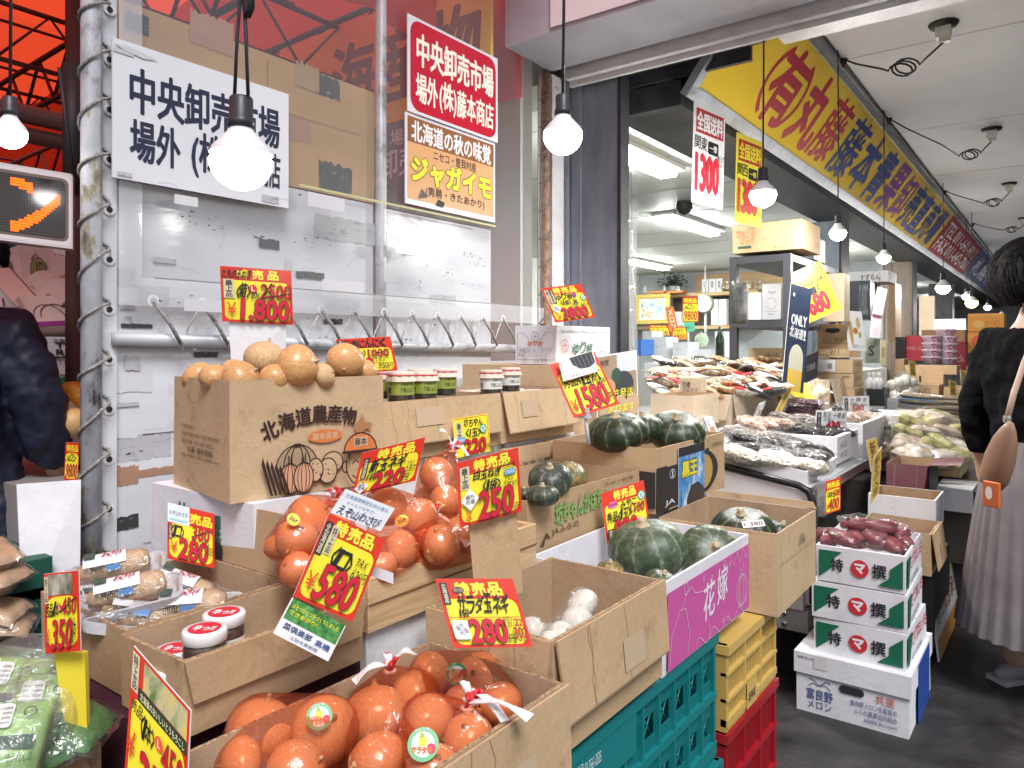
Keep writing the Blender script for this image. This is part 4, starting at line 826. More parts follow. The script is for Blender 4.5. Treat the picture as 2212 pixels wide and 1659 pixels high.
# pumpkins
def pump_mat(key, a, b, c, pale, ribs=10):
    m, t, bs = new_mat(key); L = t.links.new; v = coords(t, (1, 1, 1))
    n = N(t, 'ShaderNodeTexNoise'); n.inputs['Scale'].default_value = 55; n.inputs['Detail'].default_value = 9; n.inputs['Roughness'].default_value = .7; L(v, n.inputs['Vector'])
    n2 = N(t, 'ShaderNodeTexNoise'); n2.inputs['Scale'].default_value = 11; n2.inputs['Detail'].default_value = 5; L(v, n2.inputs['Vector'])
    # pale veins run from stem to base between the ribs
    sp = N(t, 'ShaderNodeSeparateXYZ'); L(v, sp.inputs[0]); at2 = N(t, 'ShaderNodeMath', operation='ARCTAN2'); L(sp.outputs[1], at2.inputs[0]); L(sp.outputs[0], at2.inputs[1])
    w = N(t, 'ShaderNodeMath', operation='MULTIPLY_ADD'); L(at2.outputs[0], w.inputs[0]); w.inputs[1].default_value = ribs / 2
    wob = N(t, 'ShaderNodeMath', operation='MULTIPLY'); L(n2.outputs[0], wob.inputs[0]); wob.inputs[1].default_value = 1.6; L(wob.outputs[0], w.inputs[2])
    si = N(t, 'ShaderNodeMath', operation='SINE'); L(w.outputs[0], si.inputs[0]); ab = N(t, 'ShaderNodeMath', operation='ABSOLUTE'); L(si.outputs[0], ab.inputs[0])
    vein = ramp(t, ab.outputs[0], [(.0, (1, 1, 1)), (.16, (.35,) * 3), (.42, (0, 0, 0))])
    br = N(t, 'ShaderNodeMath', operation='MULTIPLY'); L(vein, br.inputs[0]); L(ramp(t, n.outputs[0], [(.38, (0, 0, 0)), (.62, (1, 1, 1))]), br.inputs[1])
    col = ramp(t, n.outputs[0], [(.30, a), (.47, b), (.60, c), (.69, pale)])
    mx = N(t, 'ShaderNodeMix', data_type='RGBA'); L(br.outputs[0], mx.inputs['Factor']); L(col, mx.inputs['A']); mx.inputs['B'].default_value = (*pale, 1); L(mx.outputs['Result'], bs.inputs['Base Color'])
    bp = N(t, 'ShaderNodeBump'); bp.inputs['Strength'].default_value = .25; bp.inputs['Distance'].default_value = .006; L(n.outputs[0], bp.inputs['Height']); L(bp.outputs[0], bs.inputs['Normal']); bs.inputs['Roughness'].default_value = .36
    MATS[key] = m; return m
PG = pump_mat('pumpkin_pale', (.025, .042, .022), (.055, .082, .045), (.095, .13, .075), (.27, .33, .21)); PD_ = pump_mat('pumpkin_dark', (.008, .014, .008), (.018, .030, .014), (.032, .050, .024), (.24, .29, .17)); PB = pump_mat('pumpkin_blue', (.016, .024, .018), (.034, .046, .034), (.07, .085, .06), (.24, .26, .18)); PY = pump_mat('pumpkin_blotch', (.05, .055, .03), (.12, .12, .05), (.34, .20, .06), (.50, .36, .15))
STEM = noisy('pumpkin_stem', [(.3, (.35, .27, .16)), (.7, (.62, .52, .36))], scale=30, rough=.8)
def pumpkin(label, p, r, mat, squash=.68, rot=(0, 0, 0), ribs=10, group='green pumpkins for sale', lay=True):
    t = thing('pumpkin', label, 'pumpkin', p, 0, group); t.rotation_euler = [R(a) for a in rot]
    prof = []
    for i in range(21):
        a = -90 + 180 * i / 20; rr = math.cos(R(a)) ** .8 if abs(a) < 89.9 else .0; z = math.sin(R(a)) * squash
        if i > 16: z -= (i - 16) * .02
        prof.append((rr * r + (.0005 if rr == 0 else 0), z * r))
    m = MB(); m.lathe(prof, mat, 60, rib=lambda a, z: 1 - .045 * (1 - abs(math.sin(a * ribs / 2))) ** 2.2 + .012 * math.sin(2 * a + r * 90)); m.build('skin', t)
    z0 = (squash - .08) * r; m = MB(); m.lathe([(r * .22, z0 - .02 * r), (r * .15, z0 + .04 * r), (r * .10, z0 + .13 * r), (r * .11, z0 + .20 * r), (0, z0 + .20 * r)], STEM, 10, rib=lambda a, z: 1 + .12 * math.cos(5 * a)); m.build('stem', t)
    return t
for (x, y, D, rp, mt, sq, rot, lb) in (
    (1398, 1187, 1.74, 86, PG, .70, (10, -6, 0), 'largest pale green pumpkin at the front of the pink carton'),
    (1532, 1200, 1.90, 68, PG, .82, (50, 25, 20), 'pale mottled pumpkin lying on its side in the pink carton'),
    (1428, 1258, 1.60, 36, PG, .7, (0, 20, 0), 'small pale pumpkin half hidden by the pink carton rim'), (1318, 1232, 1.66, 30, PY, .7, (0, 0, 0), 'orange blotched pumpkin at the near corner of the pink carton'),
    (1333, 934, 2.28, 66, PD_, .60, (12, 0, 0), 'glossy dark pumpkin with a pale stem in the kabocha picture carton'), (1388, 926, 2.42, 46, PD_, .7, (0, 0, 0), 'dark pumpkin at the back between two others in the kabocha picture carton'), (1460, 932, 2.45, 63, PD_, .60, (18, 12, 0), 'striped dark pumpkin at the far end of the kabocha picture carton'),
    (1188, 1036, 1.86, 48, PB, .72, (20, 12, 0), 'largest blue grey pumpkin in the green lettered carton'), (1232, 1030, 2.0, 38, PY, .75, (10, 30, 0), 'small pumpkin with an orange patch in the green lettered carton'), (1172, 1070, 1.74, 38, PB, .6, (0, 0, 0), 'small blue grey pumpkin lowest in the green lettered carton'), (1132, 1068, 1.78, 22, PB, .7, (0, 0, 0), 'tiny dark pumpkin at the corner of the green lettered carton'),
    (1603, 1140, 2.12, 66, PD_, .55, (14, 0, 0), 'dark pumpkin with a paper price tag in the carton marked 174'), (1684, 1148, 2.2, 36, PD_, .6, (-10, 20, 0), 'smaller dark pumpkin beside the rim of the carton marked 174')):
    pumpkin(lb, at(x, y, D), rp * D / 1600, mt, sq, rot)
p = at(1606, 1141, 2.0); m = MB(); M = facing(V3((.1, -.5, .9))); X = M.to_3x3() @ V3((1, 0, 0)); Y = M.to_3x3() @ V3((0, 1, 0)); m.frame(p, V3((CY, SY, .1)), V3((-SY * .8, CY * .8, .5)), .06, .024); m.rect(0, 0, 1, 1, pm((.75, .72, .70))); m.text('1 380', .08, .2, .84, .6, (.10, .02, .03), .02); tag(m.build('price_tag', origin=p), 'small white paper tag reading 380 on a dark pumpkin', 'price tag')
# white onions / garlic bag in the deep carton
net_bag('clear bag of white garlic bulbs slumped in the deep brown carton', [(1257, 1306, 37, 1.42), (1248, 1345, 37, 1.38), (1212, 1372, 30, 1.33), (1186, 1388, 26, 1.3)], (1180, 1400, 1.27), WON, CLEAR, group=None, name='garlic_bag', oname='garlic_bulb')
net_bag('clear bag of white bulbs at the bottom of the deep brown carton', [(1150, 1362, 30, 1.36), (1190, 1375, 28, 1.36), (1168, 1400, 30, 1.3)], None, WON, CLEAR, group=None, name='garlic_bag', oname='garlic_bulb', seed=3)
# ---------------------------------------------------------------- jars
BRNF = noisy('brown_relish', [(.3, (.05, .022, .010)), (.6, (.12, .055, .025)), (.8, (.20, .10, .05))], scale=90, rough=.4)
GARL = noisy('garlic_relish', [(.3, (.02, .018, .010)), (.6, (.06, .05, .025)), (.8, (.12, .10, .05))], scale=80, rough=.35)
def curved(m, r, z0, z1, a0, a1, mat, n=12):
    vs = []; fs = []
    for i in range(n + 1): a = R(a0 + (a1 - a0) * i / n); vs += [(r * math.cos(a), r * math.sin(a), z0), (r * math.cos(a), r * math.sin(a), z1)]
    m.add(vs, [(2 * i, 2 * i + 2, 2 * i + 3, 2 * i + 1) for i in range(n)], mat, True)
def ctext(m, txt, r, z0, z1, a0, a1, col, bold=.02):     # lettering wrapped round a jar, read from outside
    vs, fs = raw(txt, bold); x0, x1, y0, y1 = bbox(vs); 
    out = []
    for (x, y) in vs: a = R(a0 + (a1 - a0) * (x - x0) / (x1 - x0)); out.append((r * math.cos(a), r * math.sin(a), z0 + (z1 - z0) * (y - y0) / (y1 - y0)))
    m.add(out, fs, pm(col) if isinstance(col, tuple) else col)
def facing_deg(p): return math.degrees(math.atan2(-p.y, -p.x))
def jar(label, p, r, h, kind, group):
    t = thing('jar', label, 'jar', p, 0, group); fd = facing_deg(p)
    m = MB(); m.lathe([(0, .002), (r * .92, .002), (r * .94, h * .1), (r * .94, h * .72), (r * .8, h * .8), (0, h * .8)], BRNF if kind == 'red' else GARL, 28); m.build('filling', t)
    m = MB(); m.lathe([(0, 0), (r * .95, 0), (r, h * .04), (r, h * .72), (r * .86, h * .82), (r * .86, h * .9)], GLASSJ, 28); m.build('glass', t)
    m = MB()
    if kind == 'red':
        curved(m, r * 1.01, h * .14, h * .60, fd - 70, fd + 85, pm((.76, .74, .70), .5)); ctext(m, '北海道産', r * 1.016, h * .48, h * .54, fd - 30, fd + 5, INK, 0); ctext(m, '辛っ!!', r * 1.016, h * .18, h * .50, fd + 12, fd + 60, BLK, .04); ctext(m, '原材料名内容量', r * 1.016, h * .36, h * .40, fd - 62, fd - 10, INK, 0); ctext(m, '賞味期限蓋記載', r * 1.016, h * .28, h * .32, fd - 62, fd - 10, INK, 0); ctext(m, '製造者北海道', r * 1.016, h * .20, h * .24, fd - 62, fd - 10, INK, 0)
        m.build('label', t)
        m = MB(); LID = pm((.78, .76, .76), .35); m.lathe([(r * .98, h * .80), (r * 1.02, h * .81), (r * 1.03, h * .97), (r * .98, h), (0, h)], LID, 32, rib=lambda a, z: 1 + .008 * math.cos(40 * a)); m.frame((-r, -r, h), (1, 0, 0), (0, 1, 0), 2 * r, 2 * r)
        X, Y = V3((CY, SY, 0)), V3((-SY, CY, 0)); m.frame(-X * r - Y * r + UPZ * h, X, Y, 2 * r, 2 * r); m.ell(.5, .5, .38, .38, pm((.62, .015, .04), .3)); m.text('辛っ!!', .24, .33, .52, .32, WHT, .05); m.build('lid', t)
    else:
        col = (.30, .36, .06) if kind == 'green' else (.74, .74, .72)
        curved(m, r * 1.01, h * .28, h * .72, fd - 80, fd + 85, pm(col, .45)); ctext(m, '行者にんにく', r * 1.018, h * .36, h * .52, fd - 2, fd + 68, INK, .02); ctext(m, '北海道の味', r * 1.018, h * .58, h * .64, fd - 4, fd + 60, INK, 0); ctext(m, '||||||', r * 1.018, h * .32, h * .52, fd - 66, fd - 44, BLK, .03); ctext(m, '原材料', r * 1.018, h * .6, h * .66, fd - 66, fd - 36, INK, 0); m.build('label', t)
        PAP = noisy('lid_paper', [(.3, (.62, .52, .42)), (.7, (.74, .65, .55))], scale=20, rough=.8)
        m = MB(); rb = lambda a, z: 1 + (.035 * math.sin(9 * a) + .02 * math.sin(17 * a)) * (1 if z < h * .93 else .25)
        m.lathe([(r * 1.18, h * .70), (r * 1.06, h * .82), (r * .99, h * .89), (r * 1.02, h * .95), (r * .97, h * 1.0), (0, h * 1.01)], PAP, 40, rib=rb); pc_ = m.build('paper_cap', t)
        m = MB(); m.tube([(r * 1.0 * math.cos(R(a)), r * 1.0 * math.sin(R(a)), h * .89) for a in range(0, 361, 15)], .0022, pm((.55, .03, .05)), 5); m.build('red_string', pc_)
    return t
GJ = 'spicy topping jars with red round lid marks'
for (x, y, D, rp, lb) in ((442, 1357, 1.06, 45, 'front jar with a white lid and red mark standing high in the narrow carton'), (484, 1322, 1.13, 43, 'second jar with white lid behind the front one in the narrow carton'), (378, 1400, 1.10, 42, 'jar sunk low at the near end of the narrow carton'), (372, 1438, 1.05, 42, 'jar lid half hidden by the corn price card side of the carton'), (535, 1395, 1.13, 40, 'jar lid just showing above the rim behind the front jar')):
    p = at(x, y, D); r = rp * D / 1600; h = .085; jar(lb, V3((p.x, p.y, p.z - h)), r, h, 'red', GJ)
GG = 'garlic jars with paper caps'
for (x, y, D, rp, kd, lb) in ((866, 803, 1.92, 29, 'green', 'green labelled jar nearest the big carton with folded paper cap'), (836, 800, 1.98, 26, 'green', 'green labelled jar mostly hidden at the carton edge'), (917, 803, 2.0, 27, 'green', 'green labelled jar in the middle of its row'), (961, 796, 2.08, 25, 'green', 'green labelled jar at the far end of its row'), (905, 797, 2.12, 24, 'green', 'green labelled jar behind the middle one'), (1061, 799, 2.22, 24, 'white', 'white labelled jar at the start of the second carton'), (1102, 794, 2.30, 22, 'white', 'white labelled jar standing farther back with dark relish')):
    p = at(x, y, D); r = rp * D / 1600; h = r * 2.35; jar(lb, V3((p.x, p.y, p.z - h)), r, h, kd, GG)
for k in range(9):
    p = V3((-1.62 + .07 * (k % 4), 1.82 + .085 * (k // 2), 1.085))
    jar('garlic jar packed low inside the plain carton beside the lily bulb box', V3((-1.60 + .075 * (k % 3), 1.90 + .08 * (k // 3), 1.058)), .033, .078, 'green', GG)

# ---------------------------------------------------------------- wrapped wild wasabi roots
ROOT = noisy('wasabi_root', [(.25, (.22, .12, .05)), (.5, (.48, .32, .18)), (.75, (.66, .52, .36))], scale=22, detail=10, rough=.6, bump=.5, bscale=60)
def wasabi(label, p, rz, tx, ty, L=.165):
    t = thing('wasabi_pack', label, 'wrapped root', p, 0, 'wrapped wasabi root packs'); t.rotation_euler = (R(tx), R(ty), R(rz)); w = .095
    m = MB(); rr = lambda a, b, z, k=10: [(sx * (a - .018) + .018 * math.cos(R(q)), sy * (b - .018) + .018 * math.sin(R(q)), z) for (sx, sy, q0) in ((1, 1, 0), (-1, 1, 90), (-1, -1, 180), (1, -1, 270)) for q in range(q0, q0 + 91, 18)]
    r0, r1, r2, r3 = rr(L / 2 - .008, w / 2 - .008, 0), rr(L / 2, w / 2, .018), rr(L / 2 - .006, w / 2 - .006, .018), rr(L / 2 - .012, w / 2 - .012, .004); k = len(r0)
    m.add(r0 + r1 + r2 + r3, [tuple(range(k - 1, -1, -1))] + [(q * k + i, q * k + (i + 1) % k, (q + 1) * k + (i + 1) % k, (q + 1) * k + i) for q in range(3) for i in range(k)] + [tuple(range(3 * k, 4 * k))], FOAM); m.build('tray', t)
    m = MB(); m.lathe([(.002, -L * .36), (.012, -L * .345), (.016, -L * .2), (.020, 0), (.024, L * .15), (.025, L * .26), (.018, L * .34), (.002, L * .36)], ROOT, 20, c=(0, 0, .026), M=Matrix.Rotation(R(90), 4, 'Y'), rib=lambda a, z: 1 + .06 * math.sin(3 * a + z * 60) + .03 * math.sin(7 * a)); m.build('root', t)
    pts = [V3(q) for q in r1] + [V3((x_ * L, math.cos(R(a)) * .0255, .026 + .0255 * math.sin(R(a)))) for x_ in (-.2, -.1, .1, .26, .32) for a in range(0, 181, 20)]
    hull(pts, t, 'cling_film', WRAP)
    m = MB(); vs = []
    for i in range(9): a = R(25 + 115 * i / 8); vs += [V3((-.045, math.cos(a) * .027, .026 + .027 * math.sin(a))), V3((.022, math.cos(a) * .027, .026 + .027 * math.sin(a)))]
    m.add(vs, [(2 * i, 2 * i + 1, 2 * i + 3, 2 * i + 2) for i in range(8)], pm((.78, .77, .78), .35), True)
    m.frame((-.044, -.012, .0540), (1, 0, 0), (0, 1, 0), .064, .022); m.text('木屋の', .35, .75, .3, .2, INK, 0); m.text('わさび', .45, .0, .5, .7, (.36, .01, .05), .05, .2, hand=True); m.rect(.0, .0, .28, .9, pm((.05, .09, .07)))
    m.frame((-.04, -.0272, .031), (1, 0, 0), (0, .25, 1), .055, .018); m.text('||||||||', .1, .1, .35, .6, BLK, .02); m.rect(.55, .1, .4, .6, pm((.12, .25, .5)))
    m.build('label', t); return t
for (x, y, D, rz, tx, ty, lb) in ((250, 1216, 1.33, 62, 12, -6, 'wrapped wasabi root on a white tray at the back of the carton by the pole'), (281, 1268, 1.22, 60, 10, -8, 'wrapped wasabi root on a white tray in front, its red lettering facing up'), (412, 1300, 1.24, 50, 14, 0, 'wrapped wasabi root on a white tray against the narrow jar carton'), (385, 1262, 1.34, 40, 5, 20, 'wrapped wasabi root lying deeper under the yellow 280 card'), (292, 1330, 1.20, 58, -10, 15, 'wrapped wasabi root almost buried below the other trays'), (235, 1300, 1.26, 75, 5, 5, 'white tray edge poking out at the near end of the wasabi carton')):
    p = at(x, y, D); wasabi(lb, p - UPZ * .03, rz, tx, ty)

# ---------------------------------------------------------------- price cards
GCARD = 'red and yellow price cards'
CY_ = pm((.86, .74, .04), .28); CR_ = pm((.66, .04, .018), .28); PRC = (.58, .012, .035)
def pcard(label, tl, tr, bl, fn, name='price_card', cat='price card', group=GCARD, back=WHT, th=.0018):
    a, b, c = at(*tl), at(*tr), at(*bl); U, Vv_ = b - a, a - c; w, h = U.length, Vv_.length; n = U.cross(Vv_).normalized()
    m = MB(); m.slab([c, c + U, a + U, a], th, pm(back, .3), n); m.frame(c, U, Vv_, w, h); fn(m); return tag(m.build(name, origin=(a + b + c + c + U) / 4 if False else c + U * .5), label, cat, group)
def base(m, hdr=.74, pad=.045, rad=.012, edge=True):
    m.rect(.0, .0, 1, 1, CR_); m.rrect(pad, pad, 1 - 2 * pad, hdr - pad, rad, CY_)
def head(m, x=.24, y=.775, w=.66, h=.18, t='特売品'):
    for i, ch in enumerate(t): m.text(ch, x + w * i / len(t), y, w / len(t) * .84, h, pm((.86, .76, .06), .28), .05)
def vstrip(m, x, y, w, h, txt, dark=False): m.rect(x, y, w, h, DRK if dark else pm((.62, .56, .36))); m.text(txt, x + w * .18, y + h * .06, w * .64, h * .88, (.70, .64, .45) if dark else BLK, .02, vert=True)
def price(m, t, x, y, w, h, ow=.07, bold=.10, rot=0): m.text(t, x, y, w, h, PRC, bold * .35, .08, rot, ol=BLK, ow=ow * .32)
def hand(m, t, x, y, w, h, col=BLK, bold=.036, sd=1): m.text(t, x, y, w, h, col, bold, .12, hand=True, seed=sd)
def yen(m, x, y, w, h): m.text('¥', x, y, w, h, pm((.70, .08, .02), .3), -.01)
def diamond(m, x, y, w, h, t='場外\n市場'): m.pol([(x + w / 2, y), (x + w, y + h / 2), (x + w / 2, y + h), (x, y + h / 2)], WHT); m.text(t, x + w * .25, y + h * .28, w * .5, h * .44, INK, .01)
def hexa(m, x, y, w, h): m.pol([(x + w / 2 + w / 2 * math.cos(R(a)), y + h / 2 + h / 2 * math.sin(R(a))) for a in range(0, 360, 60)], pm((.02, .33, .16))); m.pol([(x + w / 2 + w * .36 * math.cos(R(a)), y + h / 2 + h * .36 * math.sin(R(a))) for a in range(0, 360, 60)], WHT); m.text('旬', x + w * .28, y + h * .25, w * .44, h * .5, (.02, .33, .16), .02)
def f(m):
    base(m, .76); head(m, .22, .80, .64, .16); hand(m, '北見の玉ねぎ', .02, .80, .42, .15); vstrip(m, .04, .43, .15, .34, '最上品')
    hand(m, '<箱>', .22, .44, .19, .26, bold=.06); m.ell(.45, .62, .055, .07, (.75, .03, .02)); m.text('L', .43, .58, .04, .08, WHT, .03); hand(m, '10K', .42, .44, .14, .12, bold=.0)
    price(m, '2500', .56, .46, .42, .25, .05, .07); m.line([(.58, .48), (.72, .74)], .0026, BLK); m.line([(.54, .44), (.96, .56)], .0024, BLK); m.line([(.6, .72), (.72, .48)], .0022, BLK)
    price(m, '1.800', .28, .06, .66, .37); yen(m, .08, .12, .13, .24); hand(m, '円', .93, .06, .06, .09, bold=0)
pcard('price card reading 1.800 standing above the big carton of loose onions', (475, 574, 1.66), (629, 585, 1.70), (480, 694, 1.66), f)
m = MB(); a, b, c, d = at(494, 690, 1.67), at(618, 693, 1.70), at(618, 830, 1.71), at(502, 830, 1.67); m.slab([d, c, b, a], .006, WCARD); tag(m.build('card_stand', origin=d), 'white cardboard upright carrying the 1.800 price card', 'card stand')
def f(m): base(m, .70); m.text('行者にんにく', .12, .72, .78, .24, BLK, .06, .12, hand=True); vstrip(m, .02, .68, .1, .28, '北海道', True); hand(m, '<1ビン>', .18, .46, .30, .2); price(m, '1000', .52, .44, .38, .22, .03, .04); m.line([(.52, .46), (.92, .64)], .0015, BLK); m.line([(.52, .64), (.9, .46)], .0015, BLK); price(m, '980', .12, .06, .46, .36); hand(m, 'TAX', .62, .30, .2, .11, bold=0); hand(m, '950円', .66, .1, .28, .17, bold=.01)
pcard('orange and yellow card for garlic jars with a crossed out 1000', (725, 733, 1.80), (843, 727, 1.84), (742, 808, 1.80), f)
def f(m): base(m, .76); head(m, .25, .79, .6, .17); vstrip(m, .03, .50, .1, .42, '最上品'); vstrip(m, .14, .52, .09, .40, '北海道産', True); hand(m, 'ゆり根', .25, .60, .40, .17); m.ell(.7, .70, .06, .07, (.3, .05, .25)); hexa(m, .82, .50, .15, .2); hand(m, '<1袋>', .3, .45, .26, .14); hand(m, '3L', .60, .46, .16, .12); diamond(m, .03, .22, .22, .28); price(m, '3800', .24, .06, .62, .30); hand(m, 'TAX 4100', .52, .36, .44, .1, bold=0); yen(m, .08, .06, .1, .16); hand(m, '円', .87, .06, .08, .11, bold=0)
pcard('tilted price card reading 3800 on top of the white lily bulb box', (1169, 623, 2.68), (1255, 613, 2.74), (1200, 697, 2.66), f)
def f(m): base(m, .78); m.text('特', .16, .80, .2, .16, CY_, .05); hand(m, '秀品<1玉>大', .10, .50, .82, .24); price(m, '1580', .24, .06, .62, .40); hand(m, 'TAX 1700', .55, .43, .40, .1, bold=0); yen(m, .06, .08, .13, .22); hand(m, '円', .86, .1, .1, .14, bold=.01)
pcard('leaning price card reading 1580 in front of the pumpkin poster', (1187, 788, 2.12), (1284, 760, 2.16), (1240, 903, 2.08), f)
def f(m): m.pol([(.3, .95), (.95, .98), (.98, .45), (.8, .30), (.55, .34), (.36, .6)], pm((.05, .055, .06), .4)); [m.line([(.4 + .12 * q, .92), (.48 + .11 * q, .36)], .0015, (.25, .27, .28)) for q in range(5)]; m.text('ホクレン', .25, .08, .4, .08, INK, 0); m.text('かぼちゃ', .02, .5, .05, .4, INK, 0, vert=True)
pcard('white paper with a dark pumpkin slice picture clipped over the 1580 card', (1206, 778, 2.10), (1281, 757, 2.13), (1217, 824, 2.09), f, 'picture_card', 'picture card', None)
m = MB(); a = at(1262, 880, 2.11); b = at(1272, 960, 2.10); m.tube([a, b], .006, pm((.6, .62, .64), .2), 8); m.box(a.x - .02, a.x + .02, a.y - .012, a.y + .012, a.z - .03, a.z, pm((.65, .67, .7), .2)); tag(m.build('card_clip', origin=b), 'clear plastic clip stand under the 1580 card', 'clip')
def f(m): m.rect(0, 0, 1, 1, CY_); m.line([(.97, .02), (.97, .97), (.03, .97)], .002, CR_); vstrip(m, .06, .36, .17, .52, '最上品'); hand(m, '坊ちゃん', .28, .74, .55, .2); hand(m, '<1玉>', .32, .48, .42, .2); hexa(m, .70, .50, .22, .26); m.rrect(.03, .36, .26, .14, .006, (.08, .33, .62)); m.text('北海道産', .06, .39, .2, .08, WHT, .01); price(m, '220', .24, .05, .60, .36); hand(m, '円', .86, .08, .1, .15, bold=0)
pcard('small yellow price card reading 220 clipped to the plain jar carton', (978, 905, 1.98), (1053, 893, 2.06), (985, 990, 1.97), f)
def f(m): base(m, .70); head(m, .28, .73, .62, .22); vstrip(m, .07, .34, .09, .50, '北海道産', True); hand(m, '新玉ネギ', .20, .46, .58, .28, bold=.06); hand(m, '1袋', .17, .30, .18, .15); price(m, '220', .30, .07, .48, .34); hand(m, '円', .78, .08, .09, .16, bold=.01); diamond(m, .02, .02, .22, .30); hand(m, 'TAX', .80, .44, .13, .09, bold=0); hand(m, '237', .78, .28, .18, .14, bold=0); hand(m, '新物', .05, .27, .13, .1, (.5, .2, .1))
pcard('tilted price card reading 220 for new onions leaning on the red nets', (782, 978, 1.36), (919, 944, 1.36), (760, 1072, 1.36), f)
def f(m): base(m, .76); head(m, .28, .79, .60, .17); vstrip(m, .05, .55, .15, .35, '最上品'); hand(m, '白玉ねぎ', .26, .66, .45, .13, bold=.05); hand(m, 'ふらの産', .66, .73, .28, .10, bold=0); m.rrect(.74, .62, .2, .09, .006, (.08, .33, .62)); m.text('北海道産', .76, .64, .16, .05, WHT, .01); hand(m, '<1袋>', .40, .46, .28, .17, bold=.05); hand(m, 'TAX', .74, .53, .15, .07, bold=0); hand(m, '270円', .72, .43, .24, .09, bold=0); diamond(m, .04, .22, .28, .34); price(m, '250', .32, .05, .54, .42); hand(m, '円', .87, .07, .08, .1, bold=.01); yen(m, .1, .05, .1, .16)
pcard('large price card reading 250 for white onions on a cardboard upright', (985, 1000, 1.30), (1119, 966, 1.32), (993, 1140, 1.29), f)
m = MB(); a, b, c, d = at(1012, 1128, 1.31), at(1116, 1100, 1.32), at(1130, 1280, 1.31), at(1026, 1290, 1.29); m.slab([d, c, b, a], .004, CARD3); m.frame(d, c - d, a - d, (c - d).length, (a - d).length); m.text('北海道・富良野産', .40, .22, .13, .70, BRN, .02, vert=True); tag(m.build('card_stand', origin=d), 'cardboard strip with vertical place name lettering holding the 250 card', 'card stand')
def f(m):
    base(m, .78); head(m, .18, .81, .70, .16); vstrip(m, .02, .52, .11, .40, '北海道', True); vstrip(m, .14, .56, .11, .34, '特上品'); hand(m, '<1コ>', .30, .46, .34, .24, bold=.05); hand(m, 'TAX', .68, .58, .2, .1, bold=0); hand(m, '626円', .68, .42, .26, .13, bold=0); price(m, '580', .24, .07, .62, .40, .05, .09); yen(m, .06, .14, .15, .2)
TL_, TR_, BL_ = (711, 1108, 1.04), (832, 1166, 1.07), (633, 1288, 1.00)
pcard('big slanted price card reading 580 leaning on the narrow jar carton', TL_, TR_, BL_, f)
def f(m): m.text('北海道野幌原生林の恵み', .06, .72, .86, .16, (.12, .30, .5), .0); m.text('マイルドな辛さ!', .15, .50, .55, .13, (.1, .35, .5), .0); m.text('えぞ山わさび', .08, .08, .84, .34, (.02, .05, .14), .02, hand=True)
pcard('white paper header with blue lettering above the slanted 580 card', (747, 1056, 1.055), (853, 1098, 1.085), (714, 1107, 1.045), f, 'card_header', 'paper strip', None)
GRASSP = noisy('printed_leaves', [(.35, (.02, .10, .02)), (.5, (.06, .26, .06)), (.7, (.2, .45, .14))], scale=90, rough=.4)
def f(m): m.rect(.02, .45, .96, .55, GRASSP); m.text('ひとつひとつ手づくりしました', .06, .76, .86, .12, CY_, .02); m.text('できあがり!', .06, .60, .5, .12, CY_, .02); m.text('菜倶楽部', .08, .22, .5, .16, (.03, .06, .2), .02); m.text('高橋', .66, .2, .26, .16, (.03, .06, .3), .02); m.text('江別市東野幌', .25, .06, .5, .09, (.05, .08, .2), .0)
pcard('leaflet of green leaves and address hanging below the slanted 580 card', (632, 1290, .998), (747, 1352, 1.03), (590, 1368, .975), f, 'leaflet', 'leaflet', None)
m = MB(); a, b = at(790, 1240, 1.08), at(850, 1262, 1.1); m.slab([a, b, b + UPZ * .016, a + UPZ * .016], .003, pm((.72, .72, .74), .15)); tag(m.build('card_clip', origin=a), 'clear flat clip sticking out beside the slanted 580 card', 'clip')
def f(m): base(m, .66); m.text('売品', .48, .72, .46, .18, CY_, .05); m.rect(.0, .66, .46, .34, pm((.70, .76, .82), .3)); m.text('えぞ山わさび', .04, .80, .38, .08, (.02, .05, .14), .02); m.rect(.05, .70, .36, .04, pm((.35, .6, .6))); vstrip(m, .02, .36, .08, .26, '北海道', True); hand(m, '<1コ>', .08, .42, .26, .22); price(m, '380', .52, .44, .36, .26, .04, .06); m.line([(.5, .48), (.95, .66)], .0015, BLK); price(m, '280', .24, .06, .60, .36, .05, .09); yen(m, .06, .14, .14, .2); hand(m, 'TAX', .72, .36, .16, .07, bold=0); hand(m, '302円', .82, .22, .15, .14, bold=0)
pcard('upright price card reading 280 behind the wrapped wasabi packs', (362, 1085, 1.42), (463, 1110, 1.46), (361, 1206, 1.40), f)
def f(m): base(m, .70, .07); m.rect(.12, .72, .70, .26, noisy('leek_photo', [(.35, (.08, .10, .05)), (.5, (.30, .26, .20)), (.7, (.65, .60, .5))], scale=60, stretch=(1, 1, .3))); vstrip(m, .02, .62, .1, .34, '特上品'); hand(m, '秀品<1本>', .05, .46, .42, .17); m.ell(.48, .56, .06, .04, (.75, .05, .03)); m.text('L', .45, .54, .05, .05, WHT, .02); price(m, '450', .54, .48, .40, .20, .04, .06); m.line([(.5, .5), (.95, .68)], .0015, BLK); price(m, '350', .26, .06, .56, .36, .05, .09); yen(m, .06, .14, .14, .18); hand(m, 'TAX', .74, .38, .2, .06, bold=0); hand(m, '378円', .82, .12, .14, .26, bold=0)
pcard('price card reading 350 on a yellow upright beside the wasabi carton', (95, 1240, .98), (170, 1232, .98), (99, 1413, .97), f)
m = MB(); a, b, c, d = at(116, 1405, .985), at(183, 1412, .99), at(188, 1580, .985), at(142, 1592, .98); m.slab([d, c, b, a], .012, pm((.78, .62, .04), .5)); tag(m.build('card_stand', origin=d), 'yellow cardboard upright under the 350 leek card', 'card stand')
